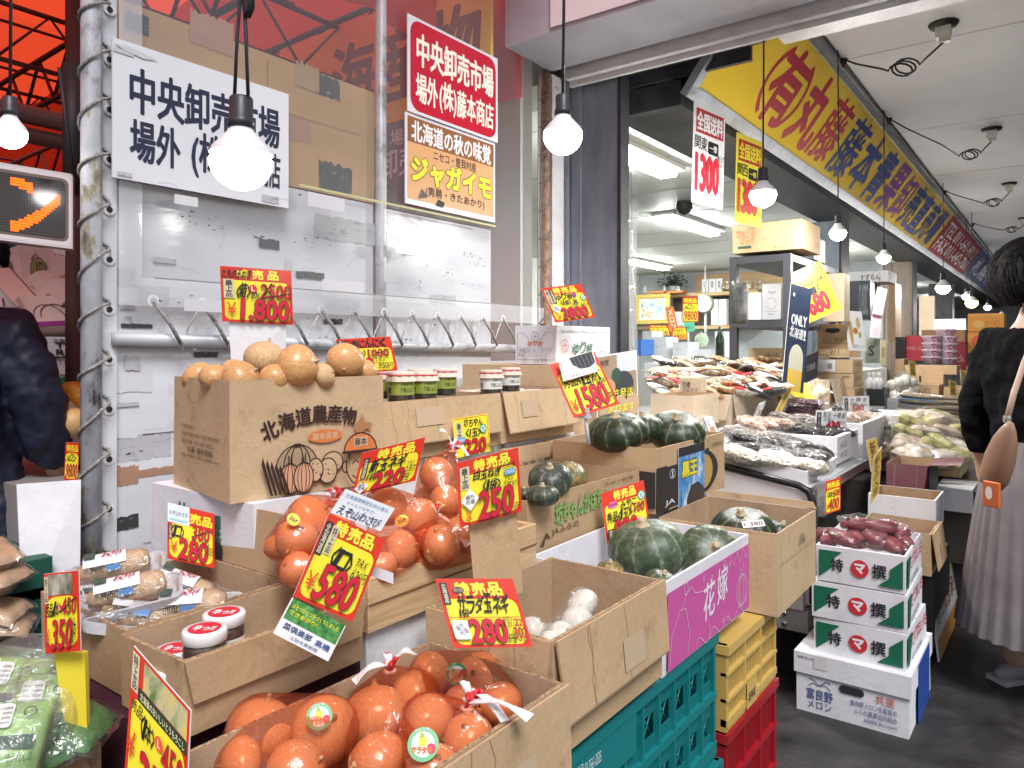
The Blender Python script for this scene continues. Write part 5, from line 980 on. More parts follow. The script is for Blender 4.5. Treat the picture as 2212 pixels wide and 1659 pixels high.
def f(m): base(m, .66, .05); m.rect(.14, .66, .84, .10, pm((.03, .05, .02))); m.text('北海道のおいしいとうもろこし', .18, .68, .76, .06, (.8, .75, .5), .01); m.rect(.22, .77, .75, .21, noisy('corn_photo', [(.35, (.10, .20, .05)), (.5, (.5, .45, .25)), (.65, (.70, .50, .10))], scale=45, stretch=(1, 1, .4))); vstrip(m, .02, .70, .12, .28, '特上品'); hand(m, '秀品', .05, .56, .22, .09, bold=0); hand(m, '<1本>', .24, .46, .24, .16); m.ell(.56, .55, .07, .05, (.8, .1, .04)); m.text('L', .53, .525, .06, .05, WHT, .02); price(m, '450', .62, .38, .34, .24, .04, .06); price(m, '350', .28, .02, .58, .36, .05, .10); yen(m, .06, .25, .14, .2); hand(m, 'TAX', .78, .30, .18, .06, bold=0)
pcard('slanted price card reading 350 with a corn picture at the lower corner', (289, 1395, .84), (412, 1535, .80), (268, 1690, .80), f)
def f(m): base(m, .70); head(m, .22, .75, .62, .19); m.ell(.25, .83, .075, .05, pm((.10, .07, .04))); m.text('新物', .19, .80, .12, .06, (.45, .40, .3), 0); vstrip(m, .03, .62, .09, .32, '北海道産', True); hand(m, 'サラダ玉ネギ', .20, .50, .66, .26, bold=.055); hand(m, '1袋', .18, .44, .14, .12); m.line([(.05, .43), (.97, .43)], .001, CR_); price(m, '280', .26, .07, .46, .33, .05, .10); hand(m, '円', .72, .06, .08, .12, bold=.02); m.rrect(.05, .12, .2, .27, .004, WHT); m.text('場外\n市場', .10, .17, .12, .17, INK, .0, rot=30); hand(m, '税 TAX', .70, .28, .11, .15, bold=.01); price(m, '302', .80, .12, .17, .16, .04, .05); price(m, '22', .84, .30, .1, .1, .03, .04)
pcard('price card reading 280 for salad onions between the two front cartons', (940, 1250, 1.06), (1107, 1250, 1.08), (980, 1400, 1.03), f)
def f(m): base(m, .74); head(m, .28, .79, .52, .17); hexa(m, .80, .64, .19, .2); m.rrect(.12, .66, .22, .12, .012, pm((.72, .18, .42))); hand(m, 'みやこ', .40, .62, .38, .12); hand(m, '秀品<1玉>', .06, .42, .54, .18); price(m, '1100', .60, .46, .32, .18, .03, .04); m.line([(.58, .48), (.95, .62)], .0015, BLK); price(m, '990', .20, .08, .50, .34); hand(m, 'TAX 950', .66, .2, .3, .12, bold=0); vstrip(m, .02, .0, .14, .30, '北海道', True)
pcard('price card reading 990 standing behind the largest pale pumpkin', (1297, 1066, 1.93), (1390, 1037, 1.98), (1312, 1182, 1.90), f)
# flyer taped on the kabocha carton
def f(m):
    m.rect(0, 0, 1, 1, noisy('sky_print', [(.40, (.04, .22, .55)), (.52, (.12, .38, .70)), (.62, (.72, .78, .85))], scale=14, detail=5, rough=.3)); m.rect(.0, .86, 1, .14, DRK); m.text('くろおう', .3, .80, .4, .05, WHT, 0); m.text('黒王', .12, .54, .56, .22, CY_, .06, ol=BLK, ow=.05); m.pol([(.28, 0), (.30, .2), (.45, .38), (.75, .40), (.98, .25), (1, 0)], pm((.035, .033, .035), .35)); m.text('北海道', .05, .05, .06, .3, INK, 0, vert=True)
a, b, c = onx(1465, 968, -.944), onx(1521, 955, -.944), onx(1453, 1117, -.944)
m = MB(); a.x = b.x = c.x = -.943; b.z = a.z; c.y = a.y; m.slab([c, c + (b - a), b, a], .001, pm(WHT)); m.frame(c, b - a, a - c, (b - a).length, (a - c).length); f(m); tag(m.build('flyer', origin=c), 'blue sky flyer with yellow lettering hung over the kabocha carton front', 'flyer')
# poster behind the dark pumpkins
def f(m):
    m.rect(.02, .02, .96, .96, noisy('poster_brown', [(.3, (.28, .19, .12)), (.7, (.40, .30, .20))], scale=3)); m.rect(.5, .70, .48, .28, pm((.58, .60, .66))); m.ell(.64, .50, .26, .22, pm((.045, .05, .055))); m.ell(.48, .66, .12, .12, pm((.04, .08, .05))); m.ell(.30, .50, .15, .13, pm((.55, .30, .14))); [m.ell(cx, .20, .17, .17, pm((.50, .36, .22))) for cx in (.22, .55, .85)]
    m.text('味覚', .1, .84, .2, .09, (.12, .08, .05), .02); m.text('地方発送', .2, .34, .68, .13, CY_, .02, .1, hand=True); m.text('承ります', .25, .12, .65, .12, CY_, .02, .1, hand=True)
pcard('pumpkin poster with yellow brush lettering standing behind the dark kabocha', (1287, 770, 2.75), (1375, 756, 2.85), (1290, 918, 2.70), f, 'poster', 'poster', None)
# ---------------------------------------------------------------- chilled display counter and what lies on it
DC = thing('display_counter', 'white display counter with black edge trim and a glass side', 'counter', (-1.25, 3.8, 0))
CWH = noisy('counter_white', [(.3, (.70, .68, .68)), (.62, (.78, .76, .76)), (.85, (.60, .56, .53))], scale=4, detail=9, rough=.4, stretch=(1, 1, 2))
c0, c1, s0, s1 = -1.75, -.765, 2.93, 4.66; zt0, zt1 = .745, .90
def top_z(c): return zt0 + (c1 - c) / (c1 - c0) * (zt1 - zt0)
m = MB(); m.slab([(c0, s0, .30), (c1, s0, .30), (c1, s0, zt0 - .02), (c0, s0, zt1 - .02)], .02, CWH); _p(m, 'end_panel', DC); m = MB(); m.slab([(c1, s1, .30), (c0, s1, .30), (c0, s1, zt1 - .02), (c1, s1, zt0 - .02)], .02, CWH); _p(m, 'end_panel', DC)
m = MB(); m.tube([(c0, s0 - .004, zt1), (c1 - .05, s0 - .004, zt0 + .006), (c1 - .015, s0 - .004, zt0 - .012), (c1 + .002, s0 - .004, zt0 - .05), (c1 + .002, s0 - .004, .31)], .014, pm((.012, .012, .013), .3), 10); _p(m, 'edge_trim', DC); m = MB(); m.tube([(c0, s1, zt1), (c1 - .05, s1, zt0 + .006), (c1 - .015, s1, zt0 - .012), (c1, s1, zt0 - .05), (c1, s1, .31)], .014, pm((.012, .012, .013), .3), 10); _p(m, 'edge_trim', DC)
m = MB(); m.slab([(c0, s0 + .02, zt1 - .003), (c1, s0 + .02, zt0 - .003), (c1, s1 - .02, zt0 - .003), (c0, s1 - .02, zt1 - .003)], .015, pm((.62, .62, .63), .3)); _p(m, 'worktop', DC)
STEEL = noisy('brushed_steel', [(.3, (.42, .42, .43)), (.7, (.60, .60, .61))], scale=30, rough=.28, metal=.9, stretch=(1, .1, 1))
m = MB(); m.box(c1 - .05, c1 + .012, s0 + .015, s1 - .015, zt0 - .04, zt0 - .001, STEEL); m.box(c1 - .02, c1 + .006, s0 + .021, s1 - .021, .30, .335, STEEL); _p(m, 'steel_rail', DC)
m = MB(); m.box(c1 - .012, c1 - .006, s0 + .022, s1 - .022, .335, zt0 - .04, CASEG); _p(m, 'glass', DC)
m = MB(); m.box(c0 + .02, c1 - .1, s0 + .03, s1 - .03, .31, .33, pm((.5, .5, .5))); m.box(c0 + .3, c0 + .32, s0 + .03, s1 - .03, .33, .7, pm((.30, .28, .27))); m.box(c0 + .35, c1 - .15, s0 + .05, s1 - .05, .50, .51, pm((.45, .45, .46))); _p(m, 'inner_shelf', DC)
m = MB(); m.box(c0 + .05, c1 - .05, s0 + .05, s1 - .05, 0, .29, BLK and pm((.02, .02, .023))); _p(m, 'plinth', DC)
m = MB(); m.box(-1.05, -.775, s0 - .03, s0 + .05, .20, .285, pm((.40, .39, .38), .5)); m.box(-1.0, -.79, s0 - .04, s0 + .05, .287, .36, pm((.66, .63, .60), .5)); [m.lathe([(.010, 0), (.010, .006), (0, .007)], STEEL, 10, c=(-.86, s0 - .031, z), M=Matrix.Rotation(R(90), 4, 'X')) for z in (.222, .262)]; _p(m, 'bumper', DC)
BEANM = {}
def bean_mat(key, c1_, c2_, scale):
    if key in MATS: return MATS[key]
    m, t, b = new_mat(key); L = t.links.new; v = coords(t, (1, 1, 1)); vo = N(t, 'ShaderNodeTexVoronoi'); vo.inputs['Scale'].default_value = scale; L(v, vo.inputs['Vector'])
    sp = N(t, 'ShaderNodeSeparateColor'); L(vo.outputs['Color'], sp.inputs[0]); L(ramp(t, sp.outputs[0], [(0, c1_), (1, c2_)]), b.inputs['Base Color']); vo.inputs['Randomness'].default_value = .9
    bp = N(t, 'ShaderNodeBump'); bp.invert = True; bp.inputs['Strength'].default_value = 1; bp.inputs['Distance'].default_value = .012; L(vo.outputs['Distance'], bp.inputs['Height']); L(bp.outputs[0], b.inputs['Normal']); b.inputs['Roughness'].default_value = .35
    MATS[key] = m; return m
BW = bean_mat('white_beans', (.58, .52, .40), (.80, .77, .68), 58); BB = bean_mat('black_beans', (.006, .005, .007), (.030, .022, .028), 66); BR = bean_mat('pink_beans', (.30, .15, .10), (.62, .45, .34), 62); BP = bean_mat('purple_beans', (.05, .012, .025), (.12, .03, .05), 95); BG = bean_mat('grey_seeds', (.10, .08, .07), (.30, .25, .22), 90)
SN = noisy('dried_snack', [(.3, (.12, .06, .03)), (.5, (.42, .30, .18)), (.7, (.68, .62, .52))], scale=26, detail=4, rough=.6, bump=.6, bscale=40)
SN2 = noisy('dark_seaweed', [(.4, (.01, .012, .01)), (.7, (.06, .06, .05))], scale=30, rough=.5, bump=.5); SNR = pm((.52, .015, .03), .35)
FILM = clear_film('bag_film', haze=.012, gloss=.19, bump=.55, bscale=22, rough=.09)
def pillow_mesh(l, w, h, mat, seed, crimp=1.0):
    rn = random.Random(seed); n1, n2 = 18, 14; vs = []; fs = []; m = MB()
    for side in (1, -1):
        for i in range(n1 + 1):
            for j in range(n2 + 1):
                a, b = i / n1 * 2 - 1, j / n2 * 2 - 1; k = max(0, (1 - abs(a) ** 4)) ** .55 * max(0, (1 - abs(b) ** 4)) ** .55
                pz = h / 2 * k * (1 + .25 * noise.noise(V3((a * 2 + seed, b * 2, side)))) * side
                pin = 1 - .05 * (abs(a) ** 4)
                vs.append((a * l / 2 + .006 * noise.noise(V3((a * 3, b * 3, seed))), b * w / 2 * pin, pz + .007 * noise.noise(V3((a * 1.2 + seed, b * 1.2, 5)))))
    k = (n1 + 1) * (n2 + 1)
    for sd in (0, 1):
        for i in range(n1):
            for j in range(n2):
                a = sd * k + i * (n2 + 1) + j; q = (a, a + n2 + 1, a + n2 + 2, a + 1); fs.append(q if sd == 0 else q[::-1])
    m.add(vs, fs, mat, True); return m
_pk = {}
def bag(label, p, rot, l, w, h, mat, seed, name='bag_of_beans', cat='bag', group=None, band=None, fillk=.86):
    t = thing(name, label, cat, p, 0, group); t.rotation_euler = [R(a) for a in rot]; key = (mat.name, round(l, 3), seed % 3, band and band.name)
    if key not in _pk:
        A = pillow_mesh(l * fillk, w * .9, h * .93, mat, seed % 3).build('filling'); Bf = pillow_mesh(l, w, h, FILM, seed % 3).build('film'); C = None
        if band:
            m = MB(); n = 10; vs = []
            for i in range(n + 1): b = (i / n * 2 - 1) * .92; z = h / 2 * 1.06 * max(0, 1 - abs(b) ** 2.6) ** .6 + .004; vs += [V3((-l * .44, b * w / 2, z * .72)), V3((l * (.04 + .06 * math.sin(b * 3)), b * w / 2, z))]
            m.add(vs, [(2 * i, 2 * i + 1, 2 * i + 3, 2 * i + 2) for i in range(n)], band, True); C = m.build('paper_band')
        _pk[key] = [x.data for x in (A, Bf, C) if x]
        for x in (A, Bf, C):
            if x: bpy.data.objects.remove(x)
    for nm, d in zip(('filling', 'film', 'paper_band'), _pk[key]): o = bpy.data.objects.new(nm, d); SC.collection.objects.link(o); o.parent = t
    return t
carton('low white tray of bagged beans at the near end of the counter', -1.42, -.80, 2.96, 3.42, .775, .845, WCARD, WCARD, name='tray', cat='tray', tilt=(0, R(8), 0))
foam('white foam tray of bagged black beans with handwritten digits on its side', -1.34, -.80, 3.45, 3.86, .765, .885, open_=True, prints={'+x': lambda m: (m.text('小粒 28', .1, .55, .3, .2, INK, 0, hand=True), m.text('大粒 23', .1, .2, .3, .2, INK, 0, hand=True))})
foam('tall white foam box behind the bean trays on the counter', -1.30, -.79, 3.92, 4.45, .74, .905, open_=True)
carton('white box with small black print standing past the foam boxes', -1.15, -.72, 4.52, 4.9, .72, .905, WCARD, top=False, name='white_box', cat='box', prints={'-y': lambda m: m.text('超指標', .6, .55, .3, .12, INK, .02)})
GBn = 'bagged beans on the counter trays'; rb_ = random.Random(8); k = 0
def bean_row(x0, y0, x1, y1, n, D0, D1, mt, lb, l=.19, w=.135, h=.055):
    global k
    for i in range(n):
        f_ = (i + .5) / n; bag(lb, at(x0 + (x1 - x0) * f_ + rb_.uniform(-4, 4), y0 + (y1 - y0) * f_ + rb_.uniform(-2, 2), D0 + (D1 - D0) * f_), (rb_.uniform(-12, 12), 8 + rb_.uniform(-10, 10), rb_.uniform(-10, 60)), l * rb_.uniform(.9, 1.1), w, h, mt, k, group=GBn); k += 1
bean_row(1570, 975, 1775, 1012, 3, 3.0, 2.92, BW, 'bag of white beans in the front row of the low tray', .19, .145, .07)
bean_row(1575, 962, 1780, 990, 3, 3.08, 3.0, BB, 'bag of black beans right behind the white bags of the low tray')
bean_row(1580, 948, 1790, 972, 3, 3.16, 3.1, BB, 'bag of black beans in the upper row of the low tray')
bean_row(1590, 938, 1700, 950, 3, 3.25, 3.22, BG, 'bag of dark grey seeds behind the black beans of the low tray')
bean_row(1615, 918, 1700, 914, 3, 3.42, 3.5, BR, 'bag of speckled pink beans at the inner side of the foam tray', .15, .11, .055)
bean_row(1690, 922, 1815, 938, 4, 3.5, 3.5, BB, 'bag of black beans in the foam tray under the card reading 430')
bean_row(1680, 905, 1800, 915, 4, 3.65, 3.65, BG, 'bag of grey seeds at the back of the foam tray')
bean_row(1815, 898, 1890, 902, 3, 4.1, 4.1, BR, 'bag of pink beans in the tall foam box below its slip')
bean_row(1815, 886, 1885, 890, 3, 4.3, 4.3, BB, 'bag of black beans at the back of the tall foam box')
for q, nm in enumerate(('lowest', 'second', 'third', 'topmost')): bag('%s bag of purple beans in the stack beside the bean trays' % nm, at(1737 + 2 * (q % 2), 892 - 8 * q, 4.08), (0, 3, 8 * (q % 3)), .22, .15, .04, BP, q, group='stacked purple beans')
# snack bags on their cartons
carton('brown carton of red and white snack bags with lifted flap', -1.78, -1.40, 3.80, 4.30, .83, 1.03, PALE, flaps=(('-y', .14, 165), ('+x', .14, 172)))
carton('brown carton beside the snack carton with a folded flap', -1.72, -1.33, 4.35, 4.85, .86, 1.06, PALE, flaps=(('+x', .18, 170),))
carton('brown carton farther along with taped edge below the corn board', -1.62, -1.18, 4.9, 5.3, .86, 1.08, PALE, flaps=(('+x', .16, 168),))
carton('small brown carton of stacked plates next to the pumpkin poster', -1.62, -1.40, 3.30, 3.62, .90, 1.05, PALE)
carton('little cream box with brush lettering beside the snack bags', -1.62, -1.50, 3.64, 3.72, 1.03, 1.12, PALE, top=False, prints={'-y': lambda m: m.text('行者\nにんにく', .15, .1, .7, .7, INK, .02)})
m = MB(); m.box(-2.6, -1.30, 3.32, 5.6, .55, .83, pm((.12, .10, .09))); m.box(-2.5, -1.8, 3.4, 5.5, .0, .55, pm((.06, .05, .05))); tag(m.build('goods_table', origin=(-1.9, 4.4, 0)), 'dark low table carrying the cartons of snack bags', 'table')
rn = random.Random(11)
SN3 = noisy('orange_snack', [(.35, (.30, .12, .04)), (.5, (.58, .32, .14)), (.65, (.72, .55, .36))], scale=45, detail=3, rough=.5, bump=.6, bscale=70)
SNW = pm((.80, .78, .78), .35); k = 0; KN = {SN: 'of dried snacks', SN2: 'of dark seaweed', BW: 'of pale dried scallops', SN3: 'of orange brown crackers'}
for row, (y, n, D) in enumerate(((846, 8, 3.95), (834, 9, 4.05), (823, 9, 4.15), (812, 9, 4.27), (801, 9, 4.4), (790, 8, 4.52), (780, 6, 4.65))):
    for q in range(n):
        x = 1432 + 268 * (q + .5 * (row % 2)) / n + rn.uniform(-6, 6); mt = [SN, SN3, SN2, SN3, BW][rn.randrange(5)]; bd = [SNR, SNR, SNW, SNW, None][rn.randrange(5)] if row < 4 else [None, None, SNW][rn.randrange(3)]
        where = ('in the lowest row over the carton rim', 'in the second row of the heap', 'in the third row of the heap', 'in the middle row of the heap', 'in the fifth row of the heap', 'in the upper row of the heap', 'on top of the heap')[row]
        bag('shiny clear bag %s %s' % (KN[mt], where), at(x, y, D), (rn.uniform(-28, 10), rn.uniform(-12, 25), rn.uniform(-50, 70)), .17, .125, .042, mt, k, 'snack_bag', group='snack bags heaped beside the counter', band=bd); k += 1
bag('clear bag with a yellow label slip leaning by the purple beans', at(1750, 848, 4.2), (40, -30, 30), .2, .16, .03, SN, 2, 'snack_bag', band=pm((.78, .72, .06)))
# ---------------------------------------------------------------- potato boxes by the walkway
def pbox(m):
    G = pm((.012, .14, .075), .5); m.pol([(.03, .88), (.30, .88), (.17, .62), (.17, .40), (.03, .12)], G); m.pol([(.97, .12), (.70, .12), (.83, .38), (.83, .60), (.97, .88)], G); m.text('特', .17, .34, .14, .34, DRK, .03); m.ell(.5, .5, .10, .24, pm((.60, .03, .05))); m.text('マ', .445, .38, .11, .24, WHT, .06); m.text('撰', .64, .32, .15, .36, DRK, .03)
def pside(m): m.pol([(.03, .1), (.03, .9), (.25, .9), (.12, .1)], pm((.012, .14, .075), .5)); m.text('さつまいも', .22, .5, .75, .36, pm((.55, .03, .06)), .03, .1, hand=True); m.text('◎生産者', .2, .14, .5, .14, DRK, 0)
for (z, lb, a, b, op) in ((.205, 'lowest white sweet potato box of the stack resting on the melon box', -.708, -.415, False), (.333, 'middle white sweet potato box of the stack with green corners', -.722, -.422, False), (.462, 'open top sweet potato box of the stack filled with bagged red roots', -.705, -.425, True)):
    carton(lb, a, b, 2.735, 3.12, z, z + .125, WCARD, WCARD, top=op, prints={'-y': pbox, '+x': pside}, name='sweet_potato_box', cat='box', group='white boxes of the walkway stack', rz=1.5 if z > .3 else -1)
def mf(m):
    B_ = pm((.02, .04, .22)); [m.line([(.12 + .2 * i / 10, .56 + s_ * .06 * (i / 10 * 2 - 1) + .03 * math.sin(i)) for i in range(11)], .0025, B_) for s_ in (1, -1)]
    m.text('富良野', .10, .26, .24, .20, B_, .01); m.text('メロン', .11, .10, .22, .14, B_, .0); m.text('共選', .72, .47, .16, .17, (.6, .12, .08), -.01); m.text('富良野メロン生産組合', .50, .34, .40, .10, B_, .0); m.text('ふらの農業協同組合', .53, .21, .37, .10, B_, .0); m.text('商標登録 第6214346号', .62, .10, .28, .07, B_, .0); m.rrect(.40, .52, .22, .14, .013, DRK)
mb_ = carton('white lidded melon box with blue lettering on the ground under the stack', -.762, -.405, 2.71, 3.16, 0, .19, WCARD, top=False, prints={'-y': mf}, name='melon_box', cat='box')
m = MB(); m.box(-.185, .185, -.235, .235, .135, .208, WCARD); m.box(.1855, .187, -.1, .15, .0, .2, pm((.02, .07, .32))); m.frame((-.185, -.2358, .135), (1, 0, 0), UPZ, .37, .073); m.text('商標登録 第6214346号', .03, .7, .16, .12, INK, 0); m.rect(.18, .35, .12, .6, pm((.7, .66, .66), .2)); m.build('lid', mb_)
POT = noisy('red_root_skin', [(.3, (.09, .010, .016)), (.55, (.17, .020, .030)), (.8, (.26, .07, .07))], scale=14, detail=8, rough=.5, bump=.15)
def root_bag(label, x, y, D, n, seed):
    rn = random.Random(seed); p = at(x, y, D); t = thing('sweet_potato_bag', label, 'bag', p, 0, 'clear bags of red roots'); pts = []
    for i in range(n):
        M = Matrix.Translation(V3((rn.uniform(-.05, .05), rn.uniform(-.04, .04), rn.uniform(-.01, .03)))) @ Matrix.Rotation(rn.uniform(-.5, .5), 4, 'Y') @ Matrix.Rotation(rn.uniform(0, 3), 4, 'Z') @ Matrix.Rotation(R(90), 4, 'X'); L = rn.uniform(.042, .062)
        m = MB(); m.lathe([(.002, -L), (.012, -L * .9), (.021, -L * .5), (.026, 0), (.022, L * .5), (.014, L * .88), (.002, L)], POT, 16, M=M, rib=lambda a, z: 1 + .06 * math.sin(2 * a + z * 30)); m.build('sweet_potato', t); pts += [v * 1.03 for v in m.v]
    pts += [V3((rn.uniform(-.09, .09), rn.uniform(-.07, .07), rn.uniform(.0, .06))) for _ in range(6)]
    hull(pts, t, 'bag_film', FILM)
for (x, y, n, lb) in ((1815, 1168, 3, 'clear bag of red roots at the near side of the open box'), (1862, 1165, 3, 'clear bag of red roots in the middle of the open box'), (1892, 1178, 2, 'clear bag of red roots with a twisted top at the open box front'), (1935, 1152, 2, 'clear bag of long red roots at the far side of the open box'), (1872, 1148, 3, 'clear bag of red roots at the back of the open box'), (1940, 1175, 2, 'clear bag with pale label at the outer corner of the open box')):
    root_bag(lb, x, y, 2.66, n + 2, x)
# ---------------------------------------------------------------- cartons farther along
def cbox(label, xl, xr, yt, yb, D, depth=.35, mat=CARD, top=False, pr=None, sp=None, name='carton', cat='carton', rz=0, flaps=(), inner=KRAFT_IN, group=None, hole=()):
    p = at(xl, yb, D); c1_ = ony(xr, yb, p.y).x; z1 = ony(xl, yt, p.y).z; q = {}
    if pr: q['-y'] = pr
    if sp: q['+x'] = sp
    return carton(label, p.x, c1_, p.y, p.y + depth, p.z, z1, mat, inner, top=top, prints=q, name=name, cat=cat, rz=rz, flaps=flaps, group=group, hole=hole)
RK = thing('steel_rack', 'dark steel rack with two shelves of boxes behind the snack bags', 'rack', (-1.5, 5, 0)); RM = pm((.045, .045, .055), .45)
for (c_, s_) in ((-1.69, 4.55), (-1.36, 4.55), (-1.69, 5.65), (-1.36, 5.65)): m = MB(); m.box(c_, c_ + .045, s_, s_ + .045, 0, 1.845, RM); _p(m, 'post', RK)
for z in (1.80, 1.40, .95): m = MB(); m.box(-1.688, -1.317, 4.552, 5.693, z, z + .043, RM); _p(m, 'shelf', RK)
cbox('tan carton with orange brush lettering on top of the steel rack', 1583, 1733, 487, 548, 4.64, .4, CARD, pr=lambda m: (m.text('北海道', .22, .78, .12, .12, (.2, .1, .05), 0), m.text('りんごの', .06, .52, .28, .26, (.70, .16, .05), .01, hand=True), m.text('ほっぺ', .12, .28, .2, .24, (.70, .16, .05), .01), m.rect(.08, .14, .2, .09, (.03, .08, .06)), m.text('JA ふらの', .6, .05, .2, .09, BRN, 0)))
cbox('grey box with a hand hole beside the tan carton on the rack top', 1726, 1757, 513, 562, 5.0, .3, pm((.34, .34, .37)), pr=lambda m: m.rrect(.3, .6, .4, .14, .012, DRK))
cbox('white gift box with a red mark on the rack shelf', 1599, 1642, 634, 691, 4.68, .12, WCARD, pr=lambda m: m.ell(.3, .45, .06, .05, (.6, .05, .04)), name='gift_box', cat='box')
cbox('white juice box with a tomato outline on the rack shelf', 1646, 1687, 614, 691, 4.62, .12, WCARD, pr=lambda m: (m.loop(.5, .45, .26, .16, .002, (.4, .15, .15)), m.text('Vegas', .3, .7, .45, .12, (.25, .25, .3), -.01, .2), m.text('Tomato juice', .2, .2, .6, .06, (.3, .2, .2), 0), m.text('1000ml', .35, .12, .3, .06, (.3, .2, .2), 0)), name='gift_box', cat='box')
bag('clear bag of dark dried food hanging on the rack post', at(1597, 655, 4.50), (85, 0, 10), .11, .28, .04, SN2, 1, 'snack_bag')
cbox('brown paper carton crumpled under the rack', 1618, 1690, 752, 785, 4.8, .3, CARD3, pr=lambda m: m.text('(石川)', .5, .3, .4, .4, INK, .0))
# boards and cards at the shop front
def f(m):
    bg_ = m.bg; m.rect(.07, .70, .88, .24, pm((.46, .02, .03), .3)); m.text('全国送料', .10, .73, .82, .18, bg_, .05, ol=BLK, ow=.02); m.text('関東' if m.white else '関西', .04, .54, .40, .13, BLK, .03, hand=True); m.rrect(.45, .52, .34, .13, .01, BLK); m.text('一律', .50, .55, .24, .07, bg_, .02); m.text('10Kまで', .76, .42, .22, .11, BLK, 0, hand=True); m.text('1300' if m.white else '1380', .08, .13, .72, .36, (.60, .015, .03), .05, 0, ol=DRK, ow=.02); m.text('円', .85, .1, .1, .07, (.60, .015, .03), .02)
def hboard(label, tl, tr, bl, white):
    col = WHT if white else CY_
    def ff(m): m.bg = col; m.white = white; f(m)
    pcard(label, tl, tr, bl, ff, 'hanging_board', 'price board', 'hanging shipping price boards', back=WHT if white else (.82, .72, .06), th=.003)
hboard('white hanging board about shipping with large red figures under the signboard', (1500, 215, 3.42), (1567, 245, 3.62), (1494, 436, 3.42), True)
hboard('yellow hanging board about shipping behind the globe bulb', (1592, 285, 3.85), (1648, 308, 4.05), (1588, 480, 3.85), False)
def f3(m): m.rect(.0, .0, 1, 1, CY_); m.rect(.05, .66, .9, .26, pm((.55, .03, .03), .3)); m.text('全国送料', .08, .69, .84, .20, CY_, .05, ol=BLK, ow=.02); m.text('10Kまで', .62, .44, .34, .18, BLK, .0, hand=True); m.rrect(.40, .46, .18, .14, .008, BLK); m.text('1680', .05, .10, .72, .36, (.60, .015, .03), .05, ol=BLK, ow=.02); m.text('円', .80, .1, .14, .14, (.60, .1, .03), .02)
pcard('yellow shipping price board leaning askew behind the dark corn board', (1700, 595, 4.45), (1772, 563, 4.45), (1745, 699, 4.40), f3, 'leaning_board', 'price board', None, back=(.8, .7, .05), th=.004)
def f(m): m.rect(0, 0, 1, 1, noisy('navy_print', [(.3, (.018, .03, .06)), (.7, (.035, .055, .10))], scale=4, rough=.4)); m.text('ONLY', .16, .62, .72, .10, WHT, .03); m.text('北海道!', .12, .50, .78, .10, WHT, .04, hand=True); m.text('★', .12, .88, .12, .05, WHT, 0); m.ell(.52, .30, .33, .14, (.66, .64, .52)); m.rect(.19, .0, .66, .30, (.66, .64, .52)); m.rect(.19, .0, .66, .20, (.78, .50, .04)); [m.line([(.28 + .12 * q, .0), (.30 + .1 * q, .36)], .0025, (.55, .52, .36)) for q in range(5)]
pcard('tall dark blue board with a corn cob picture and white words', (1709, 612, 4.15), (1754, 625, 4.17), (1689, 838, 4.10), f, 'standing_board', 'board', None, th=.006)
pcard('small black board half hidden behind the corn board', (1738, 770, 4.5), (1768, 758, 4.55), (1734, 842, 4.5), lambda m: (m.rect(0, 0, 1, 1, DRK), m.text('北海道', .2, .5, .6, .2, (.25, .25, .25), .02)), 'standing_board', 'board', None)
def slip(t1, t2, col=PRC):
    def ff(m): m.rect(0, 0, 1, 1, WHT); [m.line([(a, .03), (a, .97)], .0012, (.02, .2, .1)) for a in (.03, .97)]; m.rect(.03, .1, .14, .8, DRK); m.text('特上品', .06, .14, .08, .7, WHT, .0, vert=True); hand(m, t1, .22, .64, .72, .28, bold=0); hand(m, '<1袋>', .24, .46, .3, .16, bold=.02); m.text(t2, .32, .08, .44, .38, col, .04, .1, ol=BLK, ow=.015); hand(m, 'TAX', .66, .36, .26, .16, bold=0)
    return ff
WC = 'white slips on the bean trays'
pcard('white slip with red figures 430 standing in the foam tray of black beans', (1763, 886, 3.5), (1830, 889, 3.55), (1761, 929, 3.5), slip('黒豆 十勝産', '430'), 'price_slip', group=WC)
pcard('white slip with pale red figures 580 at the back of the tall foam box', (1822, 857, 4.15), (1877, 855, 4.2), (1823, 892, 4.15), slip('大納言', '580', (.6, .2, .2)), 'price_slip', group=WC)
pcard('small tilted white slip behind the kabocha carton', (1514, 898, 2.95), (1538, 900, 2.97), (1530, 938, 2.92), slip('白花豆', '680', (.5, .2, .1)), 'price_slip', group=WC)
pcard('small tilted white slip against the snack carton side', (1640, 872, 3.75), (1655, 866, 3.77), (1626, 905, 3.72), slip('小豆', '480', (.4, .2, .1)), 'price_slip', group=WC)
def talls(t):
    def ff(m): m.rect(0, 0, 1, 1, pm((.66, .46, .10))); m.text(t, .2, .06, .6, .86, (.08, .03, .01), .02, vert=True)
    return ff
pcard('long brown yellow strip leaning over the purple bean bags', (1700, 836, 3.95), (1716, 832, 3.97), (1668, 902, 3.9), talls('国産手づくり'), 'paper_strip', 'paper strip', None)
pcard('yellow strip with black letters bending out from the counter glass', (1871, 952, 3.0), (1893, 945, 3.05), (1882, 1020, 3.0), talls('新豆'), 'paper_strip', 'paper strip', None)
pcard('folded yellow strip standing before the handled carton', (1886, 990, 3.0), (1905, 965, 3.05), (1880, 1090, 3.0), talls('新もの入荷'), 'paper_strip', 'paper strip', None)
def f(m): base(m, .70); m.text('特売品', .1, .75, .8, .18, CY_, .05); hand(m, '<1袋>', .12, .48, .4, .16); price(m, '500', .5, .46, .42, .2, .03, .05); price(m, '400', .2, .08, .66, .34, .03, .06); yen(m, .05, .12, .14, .18)
pcard('red and yellow card in a clear sleeve stuck to the counter glass', (1783, 1040, 2.86), (1816, 1030, 2.90), (1782, 1112, 2.84), f, group=GCARD)
